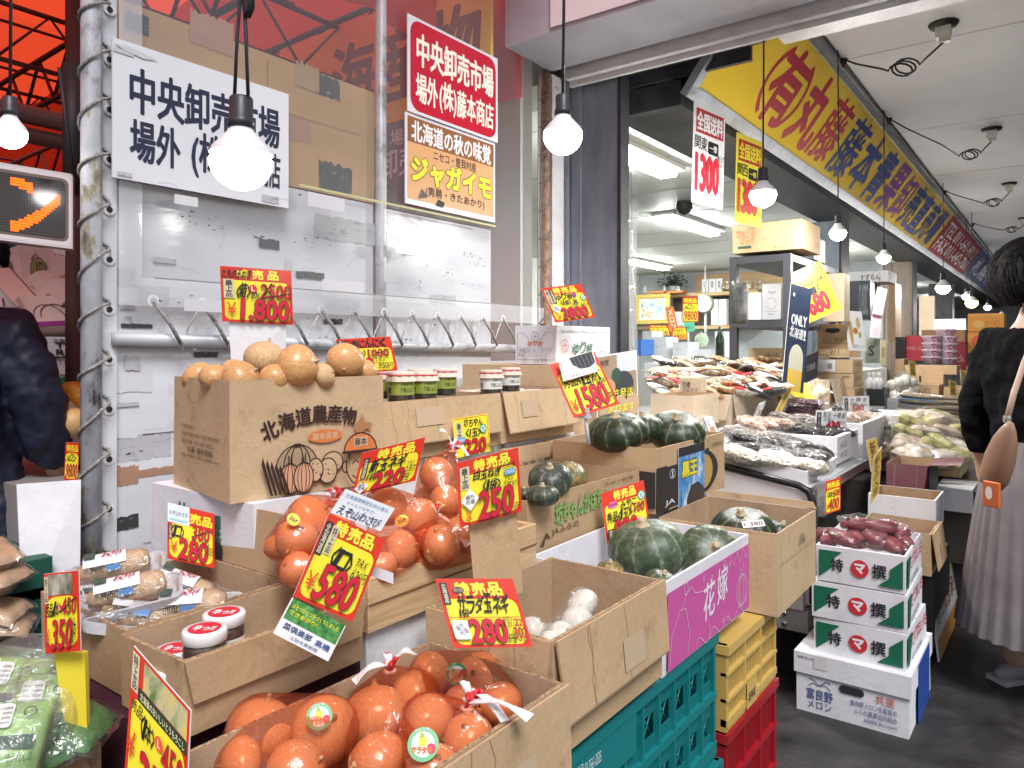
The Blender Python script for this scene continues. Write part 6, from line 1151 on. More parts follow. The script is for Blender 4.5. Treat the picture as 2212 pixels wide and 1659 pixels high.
# boxes right of the steel column
cbox('white carton with green plant print on the upper shelf behind the column', 1833, 1919, 588, 612, 6.6, .4, WCARD, pr=lambda m: (m.text('すずらん', .3, .2, .5, .5, INK, .02), m.loop(.7, .4, .1, .6, .003, (.3, .15, .1))))
cbox('black beer carton with pale lettering standing on end', 1826, 1880, 608, 690, 6.4, .4, pm((.025, .025, .03), .4), pr=lambda m: (m.text('CLASSIC', .55, .1, .35, .8, (.25, .28, .34), .02, rot=0, vert=False),))
cbox('tall wooden shelf post unit behind the beer carton', 1919, 1934, 612, 740, 6.7, .3, MATS['pine'], name='shelf_unit', cat='shelf')
cbox('leaning pale carton behind the yellow shipping board', 1776, 1822, 592, 695, 4.75, .2, PALE, rz=3)
cbox('brown carton with a hand hole and the number 211 on a printed grid', 1764, 1835, 700, 772, 5.0, .34, CARD2, hole=('-y',), pr=lambda m: (m.rrect(.36, .72, .26, .13, .018, DRK), m.text('LL L M S', .2, .46, .6, .09, BRN, 0), m.line([(.08, .08), (.08, .58), (.92, .58), (.92, .08), (.08, .08)], .002, BRN), m.line([(.08, .42), (.92, .42)], .002, BRN), m.line([(.08, .28), (.92, .28)], .002, BRN), m.text('211', .42, .12, .26, .11, BRN, .02), m.text('JA', .3, .0, .1, .07, BRN, .02)))
for i, (yt, yb, lb) in enumerate(((776, 805, 'topmost of three flat brown juice cartons beside the corn board'), (806, 836, 'middle one of three flat brown juice cartons'), (837, 868, 'lowest of three flat brown juice cartons with white labels'))):
    cbox(lb, 1758 + 2 * i, 1842 + 2 * i, yt, yb, 5.0, .3, CARD2, pr=(lambda m: (m.rect(.06, .1, .5, .86, WHT), m.line([(.3, .1), (.3, .96)], .003, (.5, .5, .5)), [m.line([(.1, .2 + .1 * q), (.26, .2 + .1 * q)], .0015, (.4, .4, .45)) for q in range(6)], m.rect(.36, .3, .12, .4, (.3, .3, .35)))) if i != 1 else (lambda m: (m.text('夕張メロン搾り', .06, .3, .6, .36, BRN, .02), m.rect(.7, .7, .2, .16, (.3, .2, .1)))), sp=lambda m: m.text('メロン果汁', .1, .5, .6, .3, BRN, .0), group='flat juice cartons')
pcard('white poster of wheat ears hung from the numbered carton', (1823, 671, 4.85), (1861, 673, 4.9), (1834, 757, 4.82), lambda m: (m.rect(0, 0, 1, 1, WHT), m.ell(.25, .45, .10, .32, (.55, .36, .14)), m.ell(.7, .7, .12, .15, (.6, .42, .25)), m.ell(.5, .5, .14, .08, (.55, .22, .06)), m.ell(.72, .4, .08, .08, (.3, .42, .12)), m.text('北海道小麦パンシリーズ', .2, .06, .76, .10, INK, .0)), 'poster', 'poster', None)
def memo(m): m.rect(0, 0, 1, 1, pm((.74, .66, .70))); m.rect(.1, .78, .8, .18, (.70, .30, .42)); [m.line([(.12, .7 - .08 * q), (.86, .7 - .08 * q)], .002, (.3, .25, .3)) for q in range(8)]
pcard('pink headed price list strip hanging beside the beer carton, upper one', (1896, 620, 5.4), (1917, 625, 5.45), (1885, 677, 5.38), memo, 'price_list', 'price list', None); pcard('pink headed price list strip hanging lower beside the beer carton', (1884, 676, 5.4), (1905, 680, 5.45), (1879, 728, 5.38), memo, 'price_list', 'price list', None)
cbox('pale green carton with an s shaped mark under the price lists', 1868, 1897, 731, 784, 5.6, .3, pm((.42, .46, .40)), pr=lambda m: m.text('S', .3, .3, .4, .4, (.08, .15, .06), .03))
pcard('pale yellow leaflet hanging under the price lists', (1902, 733, 5.45), (1915, 734, 5.5), (1901, 789, 5.45), lambda m: (m.rect(0, 0, 1, 1, (.66, .60, .36)), m.rect(.2, .3, .6, .4, (.5, .4, .15))), 'leaflet', 'leaflet', None)
cbox('black crate of small bottles beside the flat juice cartons', 1872, 1911, 840, 876, 4.9, .25, pm((.015, .02, .02), .3), top=True, inner=pm((.015, .02, .02), .3), name='bottle_crate', cat='crate')
for q in range(3):
    p = at(1877 + 11 * q, 846, 5.02); t = thing('spray_bottle', 'white small bottle in the black crate', 'bottle', p, 0, 'small white bottles'); m = MB(); m.lathe([(0, 0), (.025, 0), (.025, .07), (.01, .10), (0, .10)], pm((.70, .70, .72), .25), 12); m.build('bottle_body', t); m = MB(); m.lathe([(.012, .1), (.012, .13), (0, .13)], pm((.5, .5, .52), .3), 10); m.build('cap', t)
cbox('grey printed carton under the hanging garlic net', 1911, 1940, 860, 900, 4.9, .3, pm((.42, .41, .42)), pr=lambda m: [m.line([(.1, .2 + .15 * q), (.9, .2 + .15 * q)], .003, (.25, .25, .26)) for q in range(5)])
rn = random.Random(5)
net_bag('bulging clear net of white garlic hanging past the juice cartons', [(1923 + rn.uniform(0, 55), 818 + rn.uniform(0, 45), 11, 4.9 + rn.uniform(0, .1)) for _ in range(16)], (1955, 800, 5.0), WON, CLEAR, group=None, name='garlic_bag', oname='garlic_bulb')
cbox('black and red wine gift carton beyond the timber column', 1957, 2008, 725, 779, 6.5, .3, pm((.55, .02, .05), .4), pr=lambda m: m.text('DELSUI', .05, .44, .8, .12, (.75, .5, .5), 0)); cbox('black carton next to the red wine carton', 1934, 1955, 728, 779, 6.5, .3, pm((.02, .02, .022), .4))
cbox('pale wooden panel beyond the timber column', 1985, 2018, 640, 728, 8.5, .1, PALE, name='panel', cat='panel')
cbox('white carton with a house drawing farther along', 2018, 2086, 690, 713, 7.5, .4, WCARD, pr=lambda m: (m.text('玉ねぎスープ', .1, .3, .4, .4, (.3, .1, .05), .01), m.line([(.55, .3), (.72, .75), (.9, .3)], .006, (.4, .15, .1)))); cbox('brown carton under the house drawing carton', 1991, 2084, 713, 738, 7.3, .4, CARD3); cbox('maroon printed carton at the back of the cup noodles', 2000, 2086, 738, 800, 7.2, .4, pm((.36, .03, .06)), pr=lambda m: m.text('nch', .7, .3, .25, .25, (.6, .35, .4), .02))
OC = pm((.68, .28, .03), .5)
cbox('upper orange carton of instant noodles at the side of the walkway', 2091, 2168, 678, 716, 6.2, .35, OC, pr=lambda m: (m.rect(.0, .85, 1, .15, (.72, .36, .08)), m.ell(.3, .4, .16, .22, (.72, .45, .12)), m.text('ラーメン', .5, .3, .4, .3, (.4, .12, .02), .02)), group=None); cbox('lower orange carton of instant noodles at the side of the walkway', 2091, 2168, 718, 762, 6.2, .35, OC, pr=lambda m: (m.ell(.3, .55, .2, .3, (.62, .10, .03)), m.text('ラーメン', .5, .2, .4, .3, (.4, .12, .02), .02)))
def cup(label, x, y, D, gp='stacked pink cup noodles'):
    p = at(x, y, D); r = .075; t = thing('noodle_cup', label, 'cup', p, 0, gp); m = MB(); m.lathe([(0, 0), (r * .72, 0), (r * .95, .052), (r, .055)], noisy('pink_cup', [(.42, (.62, .42, .55)), (.55, (.72, .66, .72)), (.66, (.45, .04, .12))], scale=18, detail=2, rough=.4), 24); m.build('bowl', t); m = MB(); m.lathe([(r * 1.03, .055), (r * 1.03, .063), (r * .98, .065), (0, .065)], pm((.62, .48, .56), .3), 24); m.build('lid', t)
for q in range(4): cup('pink noodle cup, %s in the shorter stack' % ('lowest', 'second from bottom', 'third from bottom', 'topmost')[q], 2013, 787 - 15 * q, 6.0)
for q in range(4): cup('pink noodle cup, %s in the taller stack' % ('lowest', 'second from bottom', 'third from bottom', 'just under the dark one')[q], 2047, 790 - 15.5 * q, 6.0)
cup('dark red patterned noodle cup topping the taller stack', 2042, 728, 6.0)
cbox('long flat brown carton flap below the noodle cups', 1954, 2066, 789, 807, 5.6, .3, CARD2); cbox('wide brown carton supporting the noodle cups', 1958, 2038, 807, 829, 5.55, .35, CARD2, pr=lambda m: m.rect(.35, .2, .06, .6, INK)); cbox('brown carton with a small onion mark under the wide carton', 1984, 2028, 831, 856, 5.3, .3, CARD, pr=lambda m: m.loop(.45, .5, .12, .22, .003, INK)); cbox('brown carton corner behind the garlic net', 1932, 1953, 776, 809, 5.9, .3, CARD3); cbox('open brown carton at the foot of the noodle shelf', 2038, 2094, 836, 862, 5.2, .35, CARD2, top=True)
for i, (x, y) in enumerate(((2050, 842), (2074, 820), (1963, 800), (2088, 812))): pcard(('small yellow slip stuck in the open carton', 'yellow slip standing by the maroon carton', 'narrow yellow strip before the red wine carton', 'yellow tag at the walkway edge of the noodle shelf')[i], (x, y - 22, 5.1), (x + 14, y - 18, 5.12), (x + 2, y + 10, 5.1), talls('特価'), 'paper_strip', 'paper strip', None)
# burdock bags and mixed heap
BUR = noisy('burdock', [(.3, (.16, .11, .07)), (.6, (.34, .27, .19)), (.8, (.5, .46, .40))], scale=20, rough=.6, stretch=(8, .6, 8)); BLUEP = pm((.12, .22, .36), .3)
for i in range(9): bag('long clear bag of burdock roots, %s in the pile' % ('lowest at the near end', 'second from below', 'third from below', 'fourth from below', 'fifth from below', 'sixth from below', 'seventh from below', 'second from the top', 'topmost')[i], at(2030 + 6 * math.sin(i * 2), 888 - 3.6 * i, 4.3), (0, 4, 12 + 5 * math.sin(i * 1.7)), .48, .09, .03, BUR, i, 'burdock_bag', group='long burdock bags', band=BLUEP if i % 2 else None)
HM = [noisy('mixed_roots', [(.3, (.30, .18, .10)), (.5, (.60, .52, .42)), (.7, (.72, .70, .66))], scale=16, rough=.6, bump=.4), noisy('leafy_mix', [(.3, (.10, .13, .03)), (.5, (.45, .42, .16)), (.7, (.66, .62, .50))], scale=14, rough=.6, bump=.4), noisy('red_white_mix', [(.35, (.35, .05, .03)), (.5, (.55, .45, .36)), (.7, (.70, .67, .62))], scale=10, rough=.6, bump=.4)]
rn = random.Random(21); k = 0
for row, (y, x0, x1, n, D) in enumerate(((985, 1955, 2075, 4, 3.75), (962, 1950, 2080, 5, 3.85), (938, 1948, 2082, 5, 3.95), (916, 1955, 2072, 4, 4.05), (902, 1965, 2050, 3, 4.15))):
    for q in range(n):
        h_ = rn.randrange(3); bag('puffy clear bag of %s %s of the big heap' % (('pale sliced roots', 'leafy greens', 'red and white pickles')[h_], ('in the lowest row', 'in the second row', 'in the middle row', 'in the fourth row', 'on the top')[row]), at(x0 + (x1 - x0) * (q + .5) / n, y, D), (rn.uniform(-25, 25), rn.uniform(0, 30), rn.uniform(-40, 60)), .22, .18, .075, HM[h_], k, 'vegetable_bag', group='puffy bags heaped before the walkway', fillk=.7); k += 1
planks('wooden crate carrying the heap of puffy bags', -.80, -.42, 4.35, 4.85, .62, .76); m = MB(); m.box(-.9, -.3, 4.1, 5.2, .25, .60, pm((.10, .08, .07))); m.box(-.85, -.38, 4.15, 5.1, 0, .25, pm((.04, .04, .04))); tag(m.build('goods_table', origin=(-.6, 4.6, 0)), 'dark bench under the heap of puffy bags', 'table')
cbox('dark maroon carton with a lifted handle flap by the counter glass', 1915, 2005, 1000, 1066, 3.45, .3, pm((.10, .008, .02), .5), top=True, flaps=(('-y', .15, 155), ('+x', .12, 85)), sp=lambda m: m.rect(0, 0, 1, 1, pm((.02, .02, .024), .5)))
cbox('white outside carton standing open and empty', 1875, 2022, 1066, 1130, 3.2, .25, WCARD, top=True, pr=lambda m: m.rrect(.38, .04, .26, .2, .012, (.10, .05, .03)))
cbox('empty brown carton right behind the sweet potato boxes', 1852, 2010, 1134, 1220, 2.95, .27, CARD, top=True, flaps=(('+x', .14, 172),))
cbox('dark box holding up the empty cartons', 1860, 2012, 1225, 1380, 3.1, .6, pm((.02, .02, .022)), name='base_box', cat='box')
cbox('white foam box at the walkway edge of the bench', 2020, 2100, 1052, 1100, 3.55, .3, FOAM, name='foam_box', cat='foam box'); cbox('tan carton standing on the floor at the walkway edge', 2040, 2102, 1102, 1262, 3.75, .35, PALE)
def f(m): m.rect(0, 0, 1, 1, pm((.58, .62, .58), .4)); m.rect(0, .62, 1, .38, noisy('green_print', [(.4, (.22, .30, .05)), (.6, (.50, .55, .25))], scale=6)); m.rect(0, 0, 1, .22, pm((.45, .18, .04))); m.text('地方発送承ります', .04, .34, .9, .24, (.32, .07, .03), .03, hand=True)
pcard('green and white notice board with red brush lettering leaning on the boxes', (2008, 1232, 3.1), (2068, 1136, 3.9), (2030, 1430, 3.0), f, 'leaning_board', 'notice board', None, th=.008)
m = MB(); M_ = noisy('grey_mat', [(.45, (.02, .02, .022)), (.6, (.10, .10, .11))], scale=30, detail=2, rough=.9); m.box(-.25, .35, 5.2, 5.7, .0005, .012, M_); tag(m.build('floor_mat', origin=(0, 5.5, 0)), 'ribbed grey mat farther along the walkway floor', 'mat'); m = MB(); m.box(-.42, .05, 3.95, 4.5, .0005, .012, M_); tag(m.build('floor_mat', origin=(-.2, 4.2, 0)), 'ribbed grey mat next to the tan carton on the floor', 'mat')
# ---------------------------------------------------------------- inside the shop, far wall
WOODS = noisy('shelf_wood', [(.3, (.46, .31, .16)), (.7, (.60, .43, .24))], scale=4, stretch=(.4, 6, 6)); SW = 11.95
def sx(x): return ony(x, 700, SW - .3).x
WS = thing('wall_shelf', 'light wooden shelf unit along the far shop wall', 'shelf', ((sx(1440) + sx(1580)) / 2, SW - .2, 0))
zz = lambda y: ony(1500, y, SW - .3).z
m = MB(); m.box(sx(1380), sx(1640), SW - .35, SW - .01, zz(640), zz(633), WOODS); m.box(sx(1380), sx(1640), SW - .35, SW - .01, zz(711), zz(704), WOODS); _p(m, 'board', WS)
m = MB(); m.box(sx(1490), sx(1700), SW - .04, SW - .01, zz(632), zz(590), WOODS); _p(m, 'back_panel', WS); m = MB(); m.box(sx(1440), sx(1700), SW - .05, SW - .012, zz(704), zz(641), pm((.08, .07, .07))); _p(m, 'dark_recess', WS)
def fbox(label, x0, x1, y0, y1, s_, mat, dp=.2, name='gift_box', cat='box', pr=None, group=None):
    p, q = ony(x0, y1, s_), ony(x1, y0, s_); return carton(label, p.x, q.x, s_, s_ + dp, p.z, q.z, mat, top=False, name=name, cat=cat, prints={'-y': pr} if pr else None, group=group)
GBX = 'boxes on the far wall shelf'
for (x0, x1, y0, y1, lb) in ((1516, 1530, 603, 631, 'narrow white packet with black letters, first of three on the upper shelf'), (1532, 1545, 602, 631, 'narrow white packet with black letters, middle of three on the upper shelf'), (1547, 1560, 601, 631, 'narrow white packet with black letters, last of three on the upper shelf')): fbox(lb, x0, x1, y0, y1, 11.6, WCARD, .06, pr=lambda m: m.text('昆布', .3, .3, .4, .5, INK, .02, vert=True), group=GBX)
for (x0, x1, y0, y1, lb) in ((1536, 1550, 646, 702, 'tall white bottle box behind the scale dial'), (1552, 1569, 646, 702, 'tall white bottle box next to the rack post'), (1456, 1472, 673, 703, 'short white tin under the dark recess'), (1474, 1487, 670, 703, 'white tin beside the orange strip')): fbox(lb, x0, x1, y0, y1, 11.6, WCARD, .1, group=GBX)
for (x0, x1, lb) in ((1560, 1580, 'clear packet of brown food on the upper shelf'), (1600, 1625, 'clear packet of pale food on the upper shelf behind the rack'), (1632, 1650, 'clear packet leaning at the shelf end')): bag(lb, ony((x0 + x1) / 2, 615, 11.6), (70, 0, 0), .2, .18, .05, SN, 1, 'snack_bag')
# framed picture, ornaments, plant
p, q = ony(1374, 700, 11.4), ony(1449, 634, 11.4); GOLD = noisy('gold_frame', [(.3, (.42, .28, .05)), (.7, (.66, .50, .14))], scale=30, rough=.35, bump=.5); FP = thing('framed_picture', 'painting in a wide gold frame on the far shop wall', 'picture', (p.x, 11.4, p.z))
m = MB(); w_, h_ = q.x - p.x, q.z - p.z
for (a, b, c, d) in ((0, 1, 0, .13), (0, 1, .87, 1), (0, .11, .13, .87), (.89, 1, .13, .87)): m.box(p.x + w_ * a, p.x + w_ * b, 11.36, 11.4, p.z + h_ * c, p.z + h_ * d, GOLD)
_p(m, 'frame', FP); m = MB(); m.box(p.x + w_ * .1, p.x + w_ * .9, 11.385, 11.398, p.z + h_ * .12, p.z + h_ * .88, pm((.7, .7, .66))); m.frame((p.x + w_ * .16, 11.384, p.z + h_ * .2), (1, 0, 0), UPZ, w_ * .68, h_ * .6); m.rect(0, 0, 1, 1, noisy('landscape_paint', [(.35, (.10, .30, .45)), (.5, (.62, .66, .60)), (.62, (.60, .40, .25)), (.75, (.2, .34, .12))], scale=9, detail=3)); _p(m, 'canvas', FP)
def blob(label, name, cat, x, y, s_, prof, mat, sc): p = ony(x, y, s_); m = MB(); m.lathe([(a * sc, b * sc) for a, b in prof], mat, 16, c=p); return tag(m.build(name, origin=p), label, cat)
FIG = [(0, 0), (.8, 0), (.9, .3), (.6, .9), (.75, 1.3), (.5, 1.7), (.35, 1.8), (.45, 2.2), (.3, 2.6), (0, 2.7)]
for (x, lb) in ((1393, 'small pale seated figurine at the wall end of the shelf'), (1435, 'tiny brown figurine before the dark plant'), (1465, 'tiny white figurine on an orange cloth')): blob(lb, 'figurine', 'figurine', x, 633, 11.5, FIG, pm((.55, .48, .42) if x != 1465 else (.7, .68, .68)), .045)
for (x0, x1, lb) in ((1409, 1440, 'flat orange cloth at the wall side of the shelf'), (1445, 1480, 'flat orange cloth under the white figurine')): a, b = ony(x0, 634, 11.5), ony(x1, 630, 11.5); m = MB(); m.box(a.x, b.x, 11.4, 11.6, a.z, a.z + .03, pm((.66, .22, .06))); tag(m.build('orange_cloth', origin=a), lb, 'cloth')
p = ony(1455, 630, 11.7); t = thing('potted_plant', 'dark leafy plant on the far shelf behind the figurines', 'plant', p); m = MB(); rn = random.Random(4)
for i in range(260):
    a, e, r_ = rn.uniform(0, 6.28), rn.uniform(.0, 1.5), rn.uniform(.05, .24); c = V3((r_ * math.cos(a) * math.cos(e) * 1.3, r_ * math.sin(a) * .6, .08 + r_ * math.sin(e))); d = V3((rn.uniform(-1, 1), rn.uniform(-1, 1), rn.uniform(-.4, .8))).normalized() * .045; sd = d.orthogonal().normalized() * .014; m.add([c, c + d * .5 + sd, c + d, c + d * .5 - sd], [(0, 1, 2, 3)], pm((.015, .03, .018)))
m.build('leaves', t); m = MB(); m.lathe([(0, 0), (.06, 0), (.08, .09), (0, .09)], pm((.4, .4, .38)), 14); m.build('pot', t)
# hanging scale
p = ony(1524, 656, 11.0); D_ = p.y * CY - p.x * SY; r = 19 * D_ / 1600; t = thing('hanging_scale', 'round dial scale hanging on a chain over the shop floor', 'scale', p); fx = Matrix.Rotation(R(90), 4, 'X')
m = MB(); m.lathe([(0, .0), (r * 1.0, .0), (r * 1.1, .02), (r * 1.12, .06), (r * 1.0, .08), (0, .08)], pm((.22, .21, .13), .4), 32, M=Matrix.Rotation(R(90), 4, 'X')); m.build('case', t)
m = MB(); m.frame((-r, -.084, -r), (1, 0, 0), UPZ, 2 * r, 2 * r); m.ell(.5, .5, .47, .47, pm((.78, .80, .82), .3)); [m.line([(.5 + .38 * math.cos(R(a)), .5 + .38 * math.sin(R(a))), (.5 + .43 * math.cos(R(a)), .5 + .43 * math.sin(R(a)))], .006, DRK) for a in range(0, 360, 30)]; m.line([(.5, .5), (.3, .5)], .008, DRK); m.build('dial', t)
m = MB(); m.tube([(0, 0, -r), (0, 0, -r - .55)], .022, pm((.5, .5, .5), .4, 0), 6); m.tube([(0, 0, r), (0, 0, 2.55 - p.z)], .015, pm((.4, .4, .4)), 6); m.build('chain', t)
# melons, cards, boxes on the shop counter in the middle
blob('pale green net melon on a white box in front of the shelf', 'melon', 'melon', 1515, 750, 9.5, [(0, 0), (.5, .1), (.9, .5), (1, 1), (.9, 1.5), (.5, 1.9), (.1, 2.0), (.06, 2.3), (0, 2.3)], noisy('melon_skin', [(.4, (.36, .48, .32)), (.6, (.55, .64, .50))], scale=14, detail=6), .095); blob('dark green striped melon between white boxes', 'melon', 'melon', 1446, 765, 9.5, [(0, 0), (.5, .1), (.9, .5), (1, 1), (.9, 1.5), (.5, 1.9), (.1, 2.0), (0, 2.0)], noisy('melon_dark', [(.4, (.06, .16, .06)), (.6, (.2, .34, .16))], scale=10), .085)
def shopcard(m): base(m, .72); m.text('特売品', .1, .76, .8, .18, CY_, .05); hand(m, 'メロン', .1, .5, .7, .18); price(m, '9800', .1, .08, .8, .36, .03, .05)
GS = 'price cards inside the shop'
for (a, b, c, lb) in (((1474, 641), (1508, 641), (1475, 696), 'tall red and yellow card in front of the hanging scale'), ((1400, 702), (1443, 702), (1406, 725), 'wide yellow card below the gold framed picture'), ((1452, 708), (1484, 706), (1452, 735), 'wide yellow card under the orange strip')): pcard(lb, (*a, 10.2), (*b, 10.2), (*c, 10.2), shopcard, group=GS)
pcard('green paper tag under the tall card before the scale', (1477, 696, 10.2), (1500, 694, 10.2), (1478, 718, 10.2), lambda m: (m.rect(0, 0, 1, 1, (.10, .50, .34)), m.text('地方発送承ります', .1, .3, .8, .3, (.02, .2, .12), .01)), 'paper_tag', 'paper tag', None); pcard('slanting orange strip with white letters beside the framed picture', (1436, 664, 10.4), (1455, 662, 10.4), (1448, 718, 10.4), lambda m: (m.rect(0, 0, 1, 1, (.70, .22, .05)), m.text('メロン', .25, .1, .5, .8, WHT, .02, vert=True)), 'paper_strip', 'paper strip', None)
m = MB(); a = ony(1487, 780, 9.9); m.tube([a, ony(1487, 718, 9.9)], .012, pm((.55, .56, .55))); tag(m.build('card_stand', origin=a), 'thin pale pole carrying the tall card in the shop', 'card stand')
for (x0, x1, y0, y1, s_, mt, lb) in ((1407, 1440, 728, 775, 8.8, WCARD, 'white lidded box with grey print under the wide yellow card'), (1388, 1408, 715, 770, 9.0, WCARD, 'white box at the curtain edge inside the shop'), (1453, 1486, 739, 775, 8.8, WCARD, 'white melon box with a small round mark'), (1492, 1536, 755, 785, 8.6, WCARD, 'white box carrying the pale net melon'), (1545, 1565, 716, 772, 8.5, WCARD, 'white framed box with a dark bottle inside'), (1340, 1385, 733, 768, 8.0, pm((.05, .16, .5), .3), 'blue plastic box behind the clear curtain'), (1392, 1460, 785, 815, 6.0, WCARD, 'white carton in front of the shop counter'), (1460, 1500, 800, 825, 5.6, WCARD, 'white low box beside the snack bags')): fbox(lb, x0, x1, y0, y1, s_, mt, .35, 'shop_box', 'box', pr=lambda m: (m.text('赤肉メロン', .2, .5, .5, .15, (.45, .45, .5), 0)), group=None)
p = ony(1555, 768, 8.45); m = MB(); m.lathe([(0, 0), (.05, 0), (.05, .2), (.02, .27), (.02, .34), (0, .34)], pm((.015, .03, .015), .2), 14, c=p); tag(m.build('wine_bottle', origin=p), 'dark wine bottle standing in the white framed box', 'bottle')
m = MB(); m.box(-4.2, -1.95, 8.2, 11.2, 0, 1.0, pm((.55, .54, .50))); tag(m.build('shop_counter', origin=(-3, 9.5, 0)), 'pale counter in the middle of the shop under white boxes', 'counter')
FLM = clear_film('hanging_film', haze=.25, gloss=.3, bump=.8, bscale=6)
m = MB(); vs = []; fs = []
for i in range(9):
    for j in range(13): vs.append((-1.86 + .04 * math.sin(i * 1.4 + j * .2), 3.42 + .018 * i + .012 * (12 - j) / 12 * i * 1.3, .7 + 1.5 * j / 12))
for i in range(8):
    for j in range(12): a = i * 13 + j; fs.append((a, a + 13, a + 14, a + 1))
m.add(vs, fs, FLM, True); tag(m.build('plastic_curtain', origin=(-1.85, 3.5, .7)), 'bunched clear plastic curtain tied behind the grey steel column', 'curtain')
m = MB(); a = at(1478, 434, 6.5); m.lathe([(.07, 0), (.07, -.06), (.05, -.1), (0, -.12)], DRK, 16, c=(a.x, a.y, 2.556)); tag(m.build('dome_camera', origin=(a.x, a.y, 2.55)), 'dark dome camera on the shop ceiling', 'camera')
# ---------------------------------------------------------------- neighbouring stall at the end of the wall
def melonbox(label, x, y, D, w, d, h, rot, fn=None, mat=None, name='melon_box'):
    p = at(x, y, D); t = carton(label, p.x - w / 2, p.x + w / 2, p.y - d / 2, p.y + d / 2, p.z - h / 2, p.z + h / 2, mat or PINKW, top=False, prints={'-y': fn, '+x': fn} if fn else None, name=name, cat='box', group='boxes piled at the neighbouring stall'); t.rotation_euler = [R(a) for a in rot]; return t
PINKW = card_mat((.70, .58, .54), 'pinkish')
def ml(m): m.ell(.5, .42, .22, .3, pm((.30, .28, .12))); m.loop(.5, .42, .24, .32, .003, (.12, .08, .03)); m.text('メロン', .4, .35, .3, .3, BLK, .03); m.line([(.3, .7), (.45, .85), (.5, .72)], .004, (.12, .08, .03))
def lines_(m): m.loop(.5, .3, .3, .4, .004, (.15, .1, .08), a0=0, a1=180); m.loop(.35, .2, .3, .5, .003, (.15, .1, .08), a0=10, a1=170); m.rect(.0, .0, 1, .14, (.30, .04, .30))
def big(m): m.rect(.05, .1, .9, .8, WHT); m.text('メロン', .1, .2, .8, .6, (.22, .05, .08), .05)
def gold(m): m.text('ふらの', .2, .3, .6, .4, (.45, .28, .10), .02, .1, hand=True)
for (x, y, D, w, d, h, rot, fn, lb) in ((60, 586, 2.9, .17, .13, .16, (0, -8, 8), ml, 'pinkish box with a round melon drawing on top of the pile'), (40, 640, 2.8, .28, .2, .10, (0, 35, 10), big, 'box with bold red lettering sliding down beside the jacket'), (115, 630, 2.9, .20, .2, .10, (10, -28, 20), gold, 'box with gold brush lettering leaning in the pile'), (150, 655, 2.85, .20, .2, .10, (0, -35, 25), gold, 'box with gold brush lettering behind the chipped pole'), (100, 700, 2.75, .22, .2, .13, (5, -32, 10), lines_, 'box with round line drawing and a purple stripe'), (150, 610, 3.0, .2, .2, .16, (0, -10, 0), None, 'plain pinkish box behind the gold lettered ones'), (20, 720, 2.8, .2, .2, .2, (0, 10, 0), None, 'plain pinkish box low in the pile')):
    melonbox(lb, x, y, D, w, d, h, rot, fn)
melonbox('white carton with black English lettering beside the navy jacket', 146, 766, 2.75, .115, .2, .13, (0, 0, 4), lambda m: (m.text('北海道産', .1, .84, .4, .1, BLK, .02), m.text('The\nRaiden', .14, .5, .74, .34, BLK, .04), m.rect(.1, .40, .8, .05, BLK), m.text('らいでんメロン', .2, .26, .6, .1, BLK, .01)), WCARD, 'melon_carton')
melonbox('white carton with a green net melon picture under the lettered one', 148, 824, 2.75, .115, .2, .07, (0, 0, 4), lambda m: (m.ell(.35, .35, .28, .45, (.05, .28, .12)), m.line([(.2, .9), (.35, .8), (.5, .95)], .004, (.02, .1, .04))), WCARD, 'melon_carton')
melonbox('brown fruit crate holding oranges beyond the pole', 158, 878, 2.6, .16, .24, .05, (0, 0, 4), None, CARD, 'fruit_carton'); melonbox('white fruit carton with pale fruit behind the pole', 160, 925, 2.5, .16, .2, .10, (0, -10, 8), None, WCARD, 'fruit_carton')
for i, (x, y) in enumerate(((148, 848), (158, 842), (168, 850), (160, 856), (150, 858), (172, 858))): p = at(x, y, 2.55); m = MB(); m.lathe([(.0, -.035), (.018, -.031), (.034, -.01), (.036, .008), (.024, .027), (.006, .031), (0, .029)], noisy('orange_peel', [(.4, (.62, .22, .02)), (.6, (.72, .32, .03))], scale=60, rough=.45, bump=.2), 16, c=p); tag(m.build('orange', origin=p), 'orange in the crate between the navy jacket and the pole', 'orange', 'oranges at the neighbouring stall')
p = at(158, 915, 2.42); m = MB(); m.lathe([(.0, -.05), (.03, -.045), (.055, 0), (.045, .035), (.01, .05), (0, .045)], pm((.66, .42, .18), .45), 18, c=p); tag(m.build('melon', origin=p), 'pale orange melon resting in the white fruit carton', 'melon')
pcard('red and yellow price card half hidden by the chipped pole', (142, 955, 2.3), (172, 957, 2.32), (138, 1037, 2.3), shopcard, group=GCARD)
m = MB(); a = at(100, 1000, 2.7); m.box(-3.6, -2.06, .9, 3.0, 0, .86, pm((.30, .28, .27))); tag(m.build('stall_table', origin=(-2.8, 2, 0)), 'grey table of the neighbouring stall behind the white wall', 'table')
def ban(t, c1_, c2_):
    return lambda m: (m.rect(0, 0, 1, 1, pm(c1_, .7)), m.text(t, .1, .15, .8, .7, c2_, .05, ol=WHT, ow=.03))
pcard('red and blue banner with outlined letters behind the melon boxes', (112, 580, 3.3), (200, 555, 3.3), (112, 650, 3.3), ban('赤XO', (.50, .03, .05), (.10, .18, .45)), 'banner', 'banner', None); pcard('navy cloth banner with pale brush strokes below the dot matrix display', (5, 525, 3.2), (98, 528, 3.2), (5, 600, 3.2), lambda m: (m.rect(0, 0, 1, 1, pm((.05, .07, .16), .8)), m.text('つくる', .2, .3, .6, .4, (.45, .48, .6), 0, hand=True)), 'banner', 'banner', None); pcard('white paper notice hanging behind the pole', (97, 535, 3.1), (148, 537, 3.1), (97, 570, 3.1), lambda m: m.text('果物', .3, .2, .5, .5, (.4, .3, .3), 0), 'paper_notice', 'notice', None)
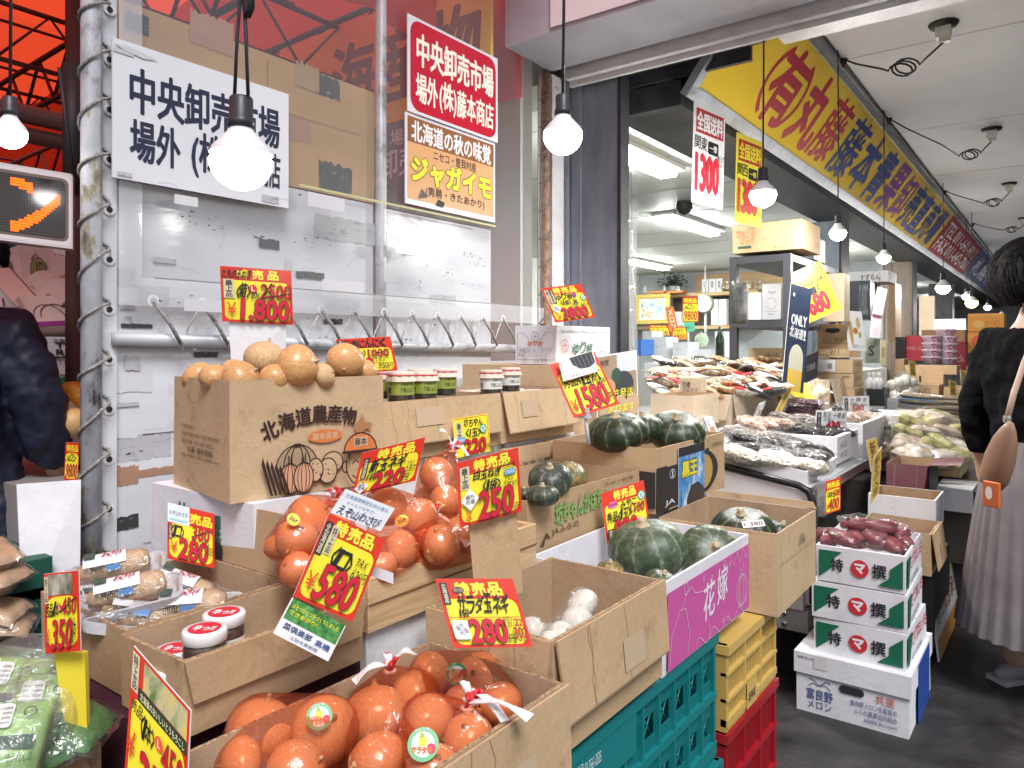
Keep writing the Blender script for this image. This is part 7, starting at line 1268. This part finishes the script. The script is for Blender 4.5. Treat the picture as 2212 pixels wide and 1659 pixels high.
pcard('tall red banner with dark letters hidden behind the pole', (144, 330, 3.0), (176, 330, 3.0), (144, 525, 3.0), ban('果物直売', (.46, .04, .04), (.12, .02, .03)), 'banner', 'banner', None)
m = MB(); m.box(-8.2, -5.0, 6.5, 6.6, 0, 3, pm((.30, .12, .10))); m.box(-9.4, -9.3, -3, 7, 0, 3, pm((.34, .14, .12))); tag(m.build('stall_backdrop', origin=(-7, 5, 0)), 'reddish back wall of the tent stalls', 'wall')
rn = random.Random(9)
for i in range(10):
    x, y = rn.uniform(-60, 170), rn.uniform(560, 960); melonbox(('pinkish fruit box stacked deep in the neighbouring stall', 'white fruit carton stacked deep in the neighbouring stall', 'brown fruit carton stacked deep in the neighbouring stall')[i % 3], x, y, 3.4 + rn.uniform(0, .5), .26, .3, .2, (0, rn.uniform(-25, 25), rn.uniform(-20, 20)), (ml, gold, lines_)[i % 3], (PINKW, WCARD, CARD2)[i % 3])
# dot matrix display
LED = thing('dot_matrix_display', 'dot matrix display in a white rounded frame showing an orange character', 'display', at(20, 430, 2.05)); a, b, c = at(-150, 326, 2.0), at(157, 376, 2.15), at(-150, 500, 2.0); n = (b - a).cross(a - c).normalized(); U, Vv_ = b - a, a - c; w, h = U.length, Vv_.length
m = MB(); o_ = c - n * .02; m.slab([c, c + U, a + U, a], .06, pm((.62, .58, .60), .4), n); m.frame(c, U, Vv_, w, h); m.rrect(.012, .03, .976, .94, .02, pm((.70, .66, .68), .35)); m.rrect(.03, .08, .94, .84, .018, pm((.16, .11, .10), .4)); _p(m, 'housing', LED)
m = MB(); m.frame(c + n * .0016, U, Vv_, w, h); m.rrect(.045, .12, .90, .76, .012, pm((.020, .012, .012), .12, spec=.7)); OL = emit((1, .10, .006), 2.6, 'led_orange'); OD = pm((.10, .06, .055), .5); NX, NY = 44, 20
def lit(u, v):
    u2, v2 = (u - .5) / .45, (v - .12) / .76
    if u2 < .1: return False
    s1 = abs(v2 - (.93 - .42 * (u2 - .0) * .75)) < .085 and u2 < .44
    s2 = abs(v2 - (.10 + .85 * max(0, (u2 - .12)) ** 1.5)) < .10 and .12 < u2 < .90
    return s1 or s2
for i in range(NX):
    for j in range(NY):
        u, v = .055 + .88 * i / NX, .15 + .70 * j / NY; L_ = lit(u, v); r_ = .0031 if L_ else .0010
        m.add([m.P(u + sx_ * r_ / w, v + sy_ * r_ / h) for sx_, sy_ in ((-1, -1), (1, -1), (1, 1), (-1, 1))], [(0, 1, 2, 3)], OL if L_ else OD)
_p(m, 'dot_panel', LED)
m = MB(); m.tube([b + UPZ * .0, b + UPZ * .3 - U * .1], .006, DRK, 6); _p(m, 'bracket', LED)
# white board, trays and bags at the lower corner
m = MB(); a, b, c, d = at(36, 1046, 1.72), at(175, 1036, 1.80), at(172, 1330, 1.76), at(50, 1345, 1.68); m.slab([d, c, b, a], .006, WCARD); m.frame(d, c - d, a - d, (c - d).length, (a - d).length); m.line([(.1, .9), (.3, .8), (.55, .55)], .001, (.5, .5, .52)); tag(m.build('cardboard_sheet', origin=d), 'plain white cardboard panel leaning beside the chipped pole', 'panel')
GC_ = pm((.015, .09, .06), .6)
for i, (x, y, lb) in enumerate(((5, 1200, 'clear pack of brown potatoes on the upper green step'), (15, 1240, 'clear pack of brown potatoes on the middle green step'), (12, 1320, 'clear pack of brown potatoes on the lower green step'), (25, 1350, 'clear pack of brown potatoes nearest the white panel'))):
    p = at(x - 25, y, 1.6); bag(lb, p, (10, 10, 20 * i), .14, .10, .045, noisy('potato_skin', [(.3, (.36, .22, .12)), (.7, (.56, .38, .24))], scale=9, rough=.6), i, 'potato_pack', group='packed potatoes on green cloth')
for i, y in enumerate((1225, 1290, 1375)): p = at(-25, y, 1.62); m = MB(); m.box(p.x - .25, p.x + .02, p.y - .12, p.y + .12, p.z - .09, p.z - .0, GC_); tag(m.build('green_step', origin=p), ('upper', 'middle', 'lowest')[i] + ' step covered with dark green cloth at the left edge', 'display step')
GP = noisy('green_print_bag', [(.35, (.10, .26, .06)), (.6, (.22, .42, .10))], scale=5, rough=.35); WP_ = pm((.70, .70, .68), .4)
GPL = noisy('green_print_film', [(.35, (.20, .38, .10)), (.65, (.36, .56, .20))], scale=4, rough=.3)
def packet(label, x, y, D, rz, tilt, w, h):
    p = at(x, y, D); t = thing('vegetable_packet', label, 'packet', p, rz, 'green packets in clear bags'); t.rotation_euler = (R(tilt), R(4), R(rz)); m = MB(); n = 14; vs = []
    for i in range(n + 1):
        for j in range(n + 1): a, b = i / n * 2 - 1, j / n * 2 - 1; vs.append((a * w / 2, -.020 * (1 - a * a) ** .5 * (1 - b ** 4) + .004 * noise.noise(V3((a * 3, b * 3, x))), b * h / 2))
    m.add(vs, [(i * (n + 1) + j, (i + 1) * (n + 1) + j, (i + 1) * (n + 1) + j + 1, i * (n + 1) + j + 1) for i in range(n) for j in range(n)], GPL, True); o = m.build('printed_sleeve', t); o.modifiers.new('th', 'SOLIDIFY').thickness = .012
    m = MB(); m.frame((-w / 2, -.0225, -h / 2), (1, 0, 0), UPZ, w, h); m.rect(.12, .30, .76, .16, pm((.02, .07, .03), .3)); m.rrect(.2, .56, .32, .3, .004, pm((.72, .74, .68), .4)); [m.text('おいしい生野菜', .22, .60 + .06 * q, .28, .035, INK, 0) for q in range(4)]; m.loop(.74, .74, .08, .06, .0015, DRK); m.text('ほうれん草', .58, .12, .34, .12, (.02, .10, .03), .02); m.build('print', t)
    pts = [V3((sx_ * w * .62, sy_ * .03, sz_ * h * .56)) for sx_ in (-1, 1) for sy_ in (-1, 1) for sz_ in (-1, 1)] + [V3((0, -.045, 0)), V3((-.3 * w, -.01, h * .85)), V3((.3 * w, .01, h * .9)), V3((0, 0, h * .95))]; o = hull(pts, t, 'clear_bag', CLEAR); sb = o.modifiers.new('s', 'SUBSURF'); sb.levels = sb.render_levels = 2; return t
LEAFM = noisy('spinach', [(.3, (.02, .07, .015)), (.6, (.07, .17, .04)), (.8, (.18, .30, .10))], scale=30, rough=.45, bump=.4)
for (x, y, D, rz, tl, w, h, lb) in ((92, 1540, .99, 48, -34, .085, .10, 'green printed packet with a dark band standing in the corner carton'), (22, 1500, 1.02, 40, -40, .09, .10, 'green printed packet with a white text panel near the picture edge'), (20, 1600, .93, 55, -50, .085, .10, 'green printed packet lying lowest in the corner carton')): packet(lb, x, y, D, rz, tl, w, h)
for i, (x, y, D, lb) in enumerate(((60, 1605, .97, 'bag of leafy greens in front of the standing packet'), (135, 1560, 1.0, 'bag of leafy greens beside the yellow upright'), (40, 1445, 1.1, 'bag of leafy greens behind the green packets'))): bag(lb, at(x, y, D), (10, 20, 40 * i), .13, .09, .04, LEAFM, i, 'greens_bag', group='bagged greens in the corner carton')
# ---------------------------------------------------------------- people
def skin_obj(name, joints, edges, parent, mat, sub=2, extra=None, voxel=.009, disp=0, root=1):
    me = bpy.data.meshes.new(name); me.from_pydata([j[:3] for j in joints], edges, []); o = bpy.data.objects.new(name, me); SC.collection.objects.link(o)
    sk = o.modifiers.new('skin', 'SKIN'); sk.use_smooth_shade = True; ly = me.skin_vertices[0] if me.skin_vertices else None
    if ly is None: bpy.context.view_layer.objects.active = o
    for i, j in enumerate(joints): ly.data[i].radius = (j[3], j[4] if len(j) > 4 else j[3]); ly.data[i].use_root = (i == root)
    s = o.modifiers.new('sub', 'SUBSURF'); s.levels = s.render_levels = sub
    dg = bpy.context.evaluated_depsgraph_get(); ev = bpy.data.meshes.new_from_object(o.evaluated_get(dg)); bpy.data.objects.remove(o)
    m = MB(); m.add([v.co for v in ev.vertices], [tuple(p.vertices) for p in ev.polygons], mat, True)
    if extra: extra(m)
    o = m.build(name, parent); r_ = o.modifiers.new('join', 'REMESH'); r_.mode = 'VOXEL'; r_.voxel_size = voxel; r_.use_smooth_shade = True; sm_ = o.modifiers.new('soft', 'SMOOTH'); sm_.iterations = 4
    if disp:
        tx = bpy.data.textures.new('folds', 'CLOUDS'); tx.noise_scale = .085; tx.noise_depth = 2; d = o.modifiers.new('folds', 'DISPLACE'); d.texture = tx; d.strength = disp; d.mid_level = .5; d.texture_coords = 'LOCAL'
    return o
SKINM = noisy('skin', [(.3, (.46, .27, .19)), (.7, (.54, .33, .24))], scale=6, rough=.5)
def ellip(m, c, rx, ry, rz, mat, n=20):
    m.lathe([(math.cos(R(a)), math.sin(R(a))) for a in range(-90, 91, 12)], mat, n, c=c, M=Matrix.Diagonal((rx, ry, rz, 1)))
def person(label, loc, rz, H, jacket, lower, hairc, arm, skirt=False, hairr=1.0, collar=False, bulk=0):
    """faces local +y; arm: (elbow, wrist, hand tip) offsets of the left arm from the shoulder"""
    t = thing('person', label, 'person', loc, rz); k = H / 1.65; P = lambda *a: tuple(v * k for v in a)
    J = [P(0, 0, .90, .115, .095), P(0, .0, 1.08, .105, .085), P(0, -.005, 1.27, .125, .09), P(0, -.01, 1.36, .075, .065), P(0, .0, 1.42, .05, .05), P(0, .015, 1.48, .05, .05)]
    E_ = [(0, 1), (1, 2), (2, 3), (3, 4), (4, 5)]
    for s in (-1, 1):
        b = len(J); J += [P(s * .09, 0, .84, .085, .085), P(s * .095, .01, .46, .056, .056), P(s * .095, -.01, .09, .038, .038), P(s * .10, .11, .035, .034, .026)]; E_ += [(0, b), (b, b + 1), (b + 1, b + 2), (b + 2, b + 3)]
        b = len(J); e, w, h = arm[0 if s < 0 else 1]; S0 = V3((s * .165, -.01, 1.325)); q = lambda v, r: tuple(x * k for x in (S0.x + s * v[0], S0.y + v[1], S0.z + v[2])) + (r * k, r * k)
        J += [q((0, 0, 0), .055), q(e, .042), q(w, .027), q(h, .030)]; E_ += [(2, b), (b, b + 1), (b + 1, b + 2), (b + 2, b + 3)]
        d = (V3(h) - V3(w)).normalized(); sidev = V3((0, 1, 0)) - d * d.y; sidev.normalize(); palm = d.cross(sidev)
        for f_ in range(4):
            a = V3(h) + sidev * (f_ - 1.5) * .019; L = (.062, .074, .070, .054)[f_]; b2 = len(J); c1_ = a + d * L * .5 + palm * .004; c2_ = c1_ + d * L * .38 + palm * .014; J += [q(a + d * .018, .0095), q(c1_, .0085), q(c2_, .007)]; E_ += [(b + 3, b2), (b2, b2 + 1), (b2 + 1, b2 + 2)]
        a = V3(w) + d * .03 + sidev * .03; b2 = len(J); J += [q(a, .011), q(a + d * .03 + sidev * .016, .010), q(a + d * .055 + sidev * .014 + palm * .01, .008)]; E_ += [(b + 2, b2), (b2, b2 + 1), (b2 + 1, b2 + 2)]
    def head(m):
        ellip(m, V3(P(0, .015, 1.555)), .074 * k, .092 * k, .105 * k, SKINM); ellip(m, V3(P(0, .055, 1.50)), .052 * k, .045 * k, .05 * k, SKINM); ellip(m, V3(P(0, .112, 1.535)), .012 * k, .02 * k, .022 * k, SKINM)
        for s in (-1, 1): ellip(m, V3(P(s * .077, .0, 1.54)), .011 * k, .02 * k, .032 * k, SKINM); ellip(m, V3(P(s * .028, .093, 1.562)), .018 * k, .012 * k, .009 * k, SKINM)
        ellip(m, V3(P(0, .098, 1.492)), .024 * k, .014 * k, .009 * k, SKINM)
    skin_obj('body', J, E_, t, SKINM, 2, head, .0065 * k, 0, 0)
    m = MB()
    for s in (-1, 1): ellip(m, V3(P(s * .028, .101, 1.563)), .012 * k, .006 * k, .006 * k, pm((.03, .02, .015), .2))
    m.build('eyes', t)
    g_ = .012
    Jj = [P(0, 0, .58 if not skirt else .64, .225, .185), P(0, 0, 1.0, .175 if not skirt else .15, .145 if not skirt else .125), P(0, -.005, 1.25, .150, .115), P(0, -.01, 1.375, .085, .078)]; Ej = [(0, 1), (1, 2), (2, 3)]
    if collar: Jj.append(P(0, .0, 1.44, .085, .082)); Ej.append((3, 4))
    for i_, s in enumerate((-1, 1)):
        b = len(Jj); e, w, h = arm[i_]; S0 = V3((s * .165, -.01, 1.325)); q = lambda v, r: tuple(x * k for x in (S0.x + s * v[0], S0.y + v[1], S0.z + v[2])) + (r * k, r * k)
        w2 = V3(e).lerp(V3(w), .96); Jj += [q((0, 0, 0), .078 + bulk * .6), q(V3(e) * .5, .068 + bulk), q(e, .062 + bulk), q(V3(e).lerp(w2, .55), .055 + bulk), q(w2, .046 + bulk * .6)]; Ej += [(2, b), (b, b + 1), (b + 1, b + 2), (b + 2, b + 3), (b + 3, b + 4)]
    skin_obj('jacket', Jj, Ej, t, jacket, 2, None, .010 * k, .045)
    if skirt:
        m = MB(); prof = [(.13, .95), (.17, .86), (.20, .7), (.235, .45), (.27, .22)]; m.lathe([(r * k, z * k) for r, z in prof], lower, 180, rib=lambda a, z: 1 + (.012 + .045 * max(0, .95 - z / k)) * math.sin(30 * a + .8 * math.sin(3 * a)), sy=.85); m.build('skirt', t)
    else:
        Jt = [P(0, 0, .93, .13, .11)]; Et = []
        for s in (-1, 1): b = len(Jt); Jt += [P(s * .09, 0, .80, .10, .10), P(s * .095, .01, .46, .075, .075), P(s * .095, -.01, .08, .062, .062)]; Et += [(0, b), (b, b + 1), (b + 1, b + 2)]
        skin_obj('trousers', Jt, Et, t, lower, 2, None, .010 * k, .02, 0)
    m = MB()
    for s in (-1, 1): ellip(m, V3(P(s * .10, .055, .035)), .046 * k, .13 * k, .042 * k, pm((.30, .29, .29), .5) if skirt else DRK and pm((.03, .03, .03), .5)); m.box(s * .1 * k - .045 * k, s * .1 * k + .045 * k, -.07 * k, .175 * k, 0, .018, pm((.5, .5, .5)))
    m.build('shoes', t)
    HM_ = noisy('dark_hair', [(.3, (.004, .0035, .0035)), (.6, (.010, .008, .008)), (.8, (.022, .017, .015))], scale=60, rough=.62, stretch=(3, 3, .5), bump=.5, spec=.25)
    m = MB(); rn = random.Random(3); vs = []; cen = V3(P(0, -.005, 1.575)); rx, ry, rz_ = .098 * k * hairr, .115 * k * hairr, .112 * k * hairr
    m.lathe([(math.cos(R(a)), math.sin(R(a))) for a in range(-50 if hairr > 1 else -20, 91, 7)], HM_, 48, c=cen - V3((0, .012 * k, 0)), M=Matrix.Diagonal((rx, ry, rz_, 1)), rib=lambda a, z: (1 + .025 * math.sin(11 * a) + .02 * math.sin(23 * a + z * 5)) * (1 if not (.9 < a < 2.24 and z < .35) else .60))
    for i in range(2200):
        a = rn.uniform(0, 6.283)
        if .75 < a < 2.4 and rn.random() < .85: continue
        e0 = rn.uniform(.2, 1.5); c_ = []
        for q in range(5):
            e = e0 - q * rn.uniform(.20, .40); e = max(e, -.85 if hairr > 1 else -.35); f_ = 1.01 + .05 * rn.random() + .014 * q + (.03 * math.sin(3 * a + i % 5) if q > 2 else 0); c_.append(cen + V3((rx * math.cos(e) * math.cos(a + .03 * q) * f_, ry * math.cos(e) * math.sin(a + .03 * q) * f_, rz_ * math.sin(e) * f_)))
        m.tube(c_, [.0018, .0022, .0020, .0015, .0005], HM_, 3, caps=False)
    m.build('hair', t); return t
FABK = noisy('black_wool', [(.3, (.004, .004, .0045)), (.7, (.009, .009, .010))], scale=40, rough=.95, bump=.2, spec=.1); FNAV = noisy('navy_nylon', [(.3, (.010, .013, .030)), (.7, (.018, .022, .048))], scale=7, rough=.55, bump=.35, bscale=10); FSK = noisy('greige_pleats', [(.3, (.16, .145, .15)), (.7, (.225, .205, .21))], scale=12, rough=.8)
rel = [((.06, -.03, -.26), (.085, .03, -.47), (.085, .05, -.545))] * 2
pw = at(2234, 1455, 2.75); WP = person('woman in black jacket and pale pleated skirt seen from behind with a tan shoulder bag', (pw.x, pw.y, 0), -38, 1.62, FABK, FSK, None, rel, True, 1.26)
bp_ = at(2160, 990, 2.50); wb = thing('shoulder_bag', 'tan leather shoulder bag with an orange pouch at the hip of the woman in black', 'bag', bp_, -38)
st_ = [at(2176, 905, 2.50), at(2190, 850, 2.52), at(2214, 780, 2.56), at(2245, 715, 2.62), at(2262, 690, 2.74)]; Mw = wb.matrix_basis.inverted(); m = MB(); m.tube([Mw @ p for p in st_], .010, pm((.42, .29, .22), .5), 8); m.lathe([(.012, -.012), (.014, 0), (.012, .012)], pm((.6, .58, .5), .25, .9), 10, c=Mw @ st_[0]); m.build('strap', wb)
TANL = noisy('tan_leather', [(.3, (.22, .125, .075)), (.7, (.29, .17, .11))], scale=9, rough=.5); m = MB(); m.lathe([(.0, -.13), (.72, -.125), (.97, -.09), (1, .0), (.8, .08), (.5, .13), (.2, .16), (0, .165)], TANL, 28, M=Matrix.Rotation(R(18), 4, 'Y') @ Matrix.Diagonal((.052, .035, .82, 1))); m.build('pouch_body', wb)
m = MB(); m.box(-.0, .06, -.075, -.062, -.155, -.07, pm((.58, .14, .04), .45)); m.frame((0, -.0752, -.155), (1, 0, 0), UPZ, .06, .085); m.ell(.42, .55, .22, .26, pm((.78, .74, .72), .4)); m.build('orange_pouch', wb, bevel=.004)
pn = at(-72, 1500, 2.35); person('person in a navy jacket facing away beside the neighbouring fruit stall', (pn.x, pn.y, 0), 35, 1.66, FNAV, pm((.02, .02, .025), .8), None, [((.07, .02, -.26), (.06, .10, -.46), (.06, .13, -.53))] * 2, False, 1.0, True, .02)
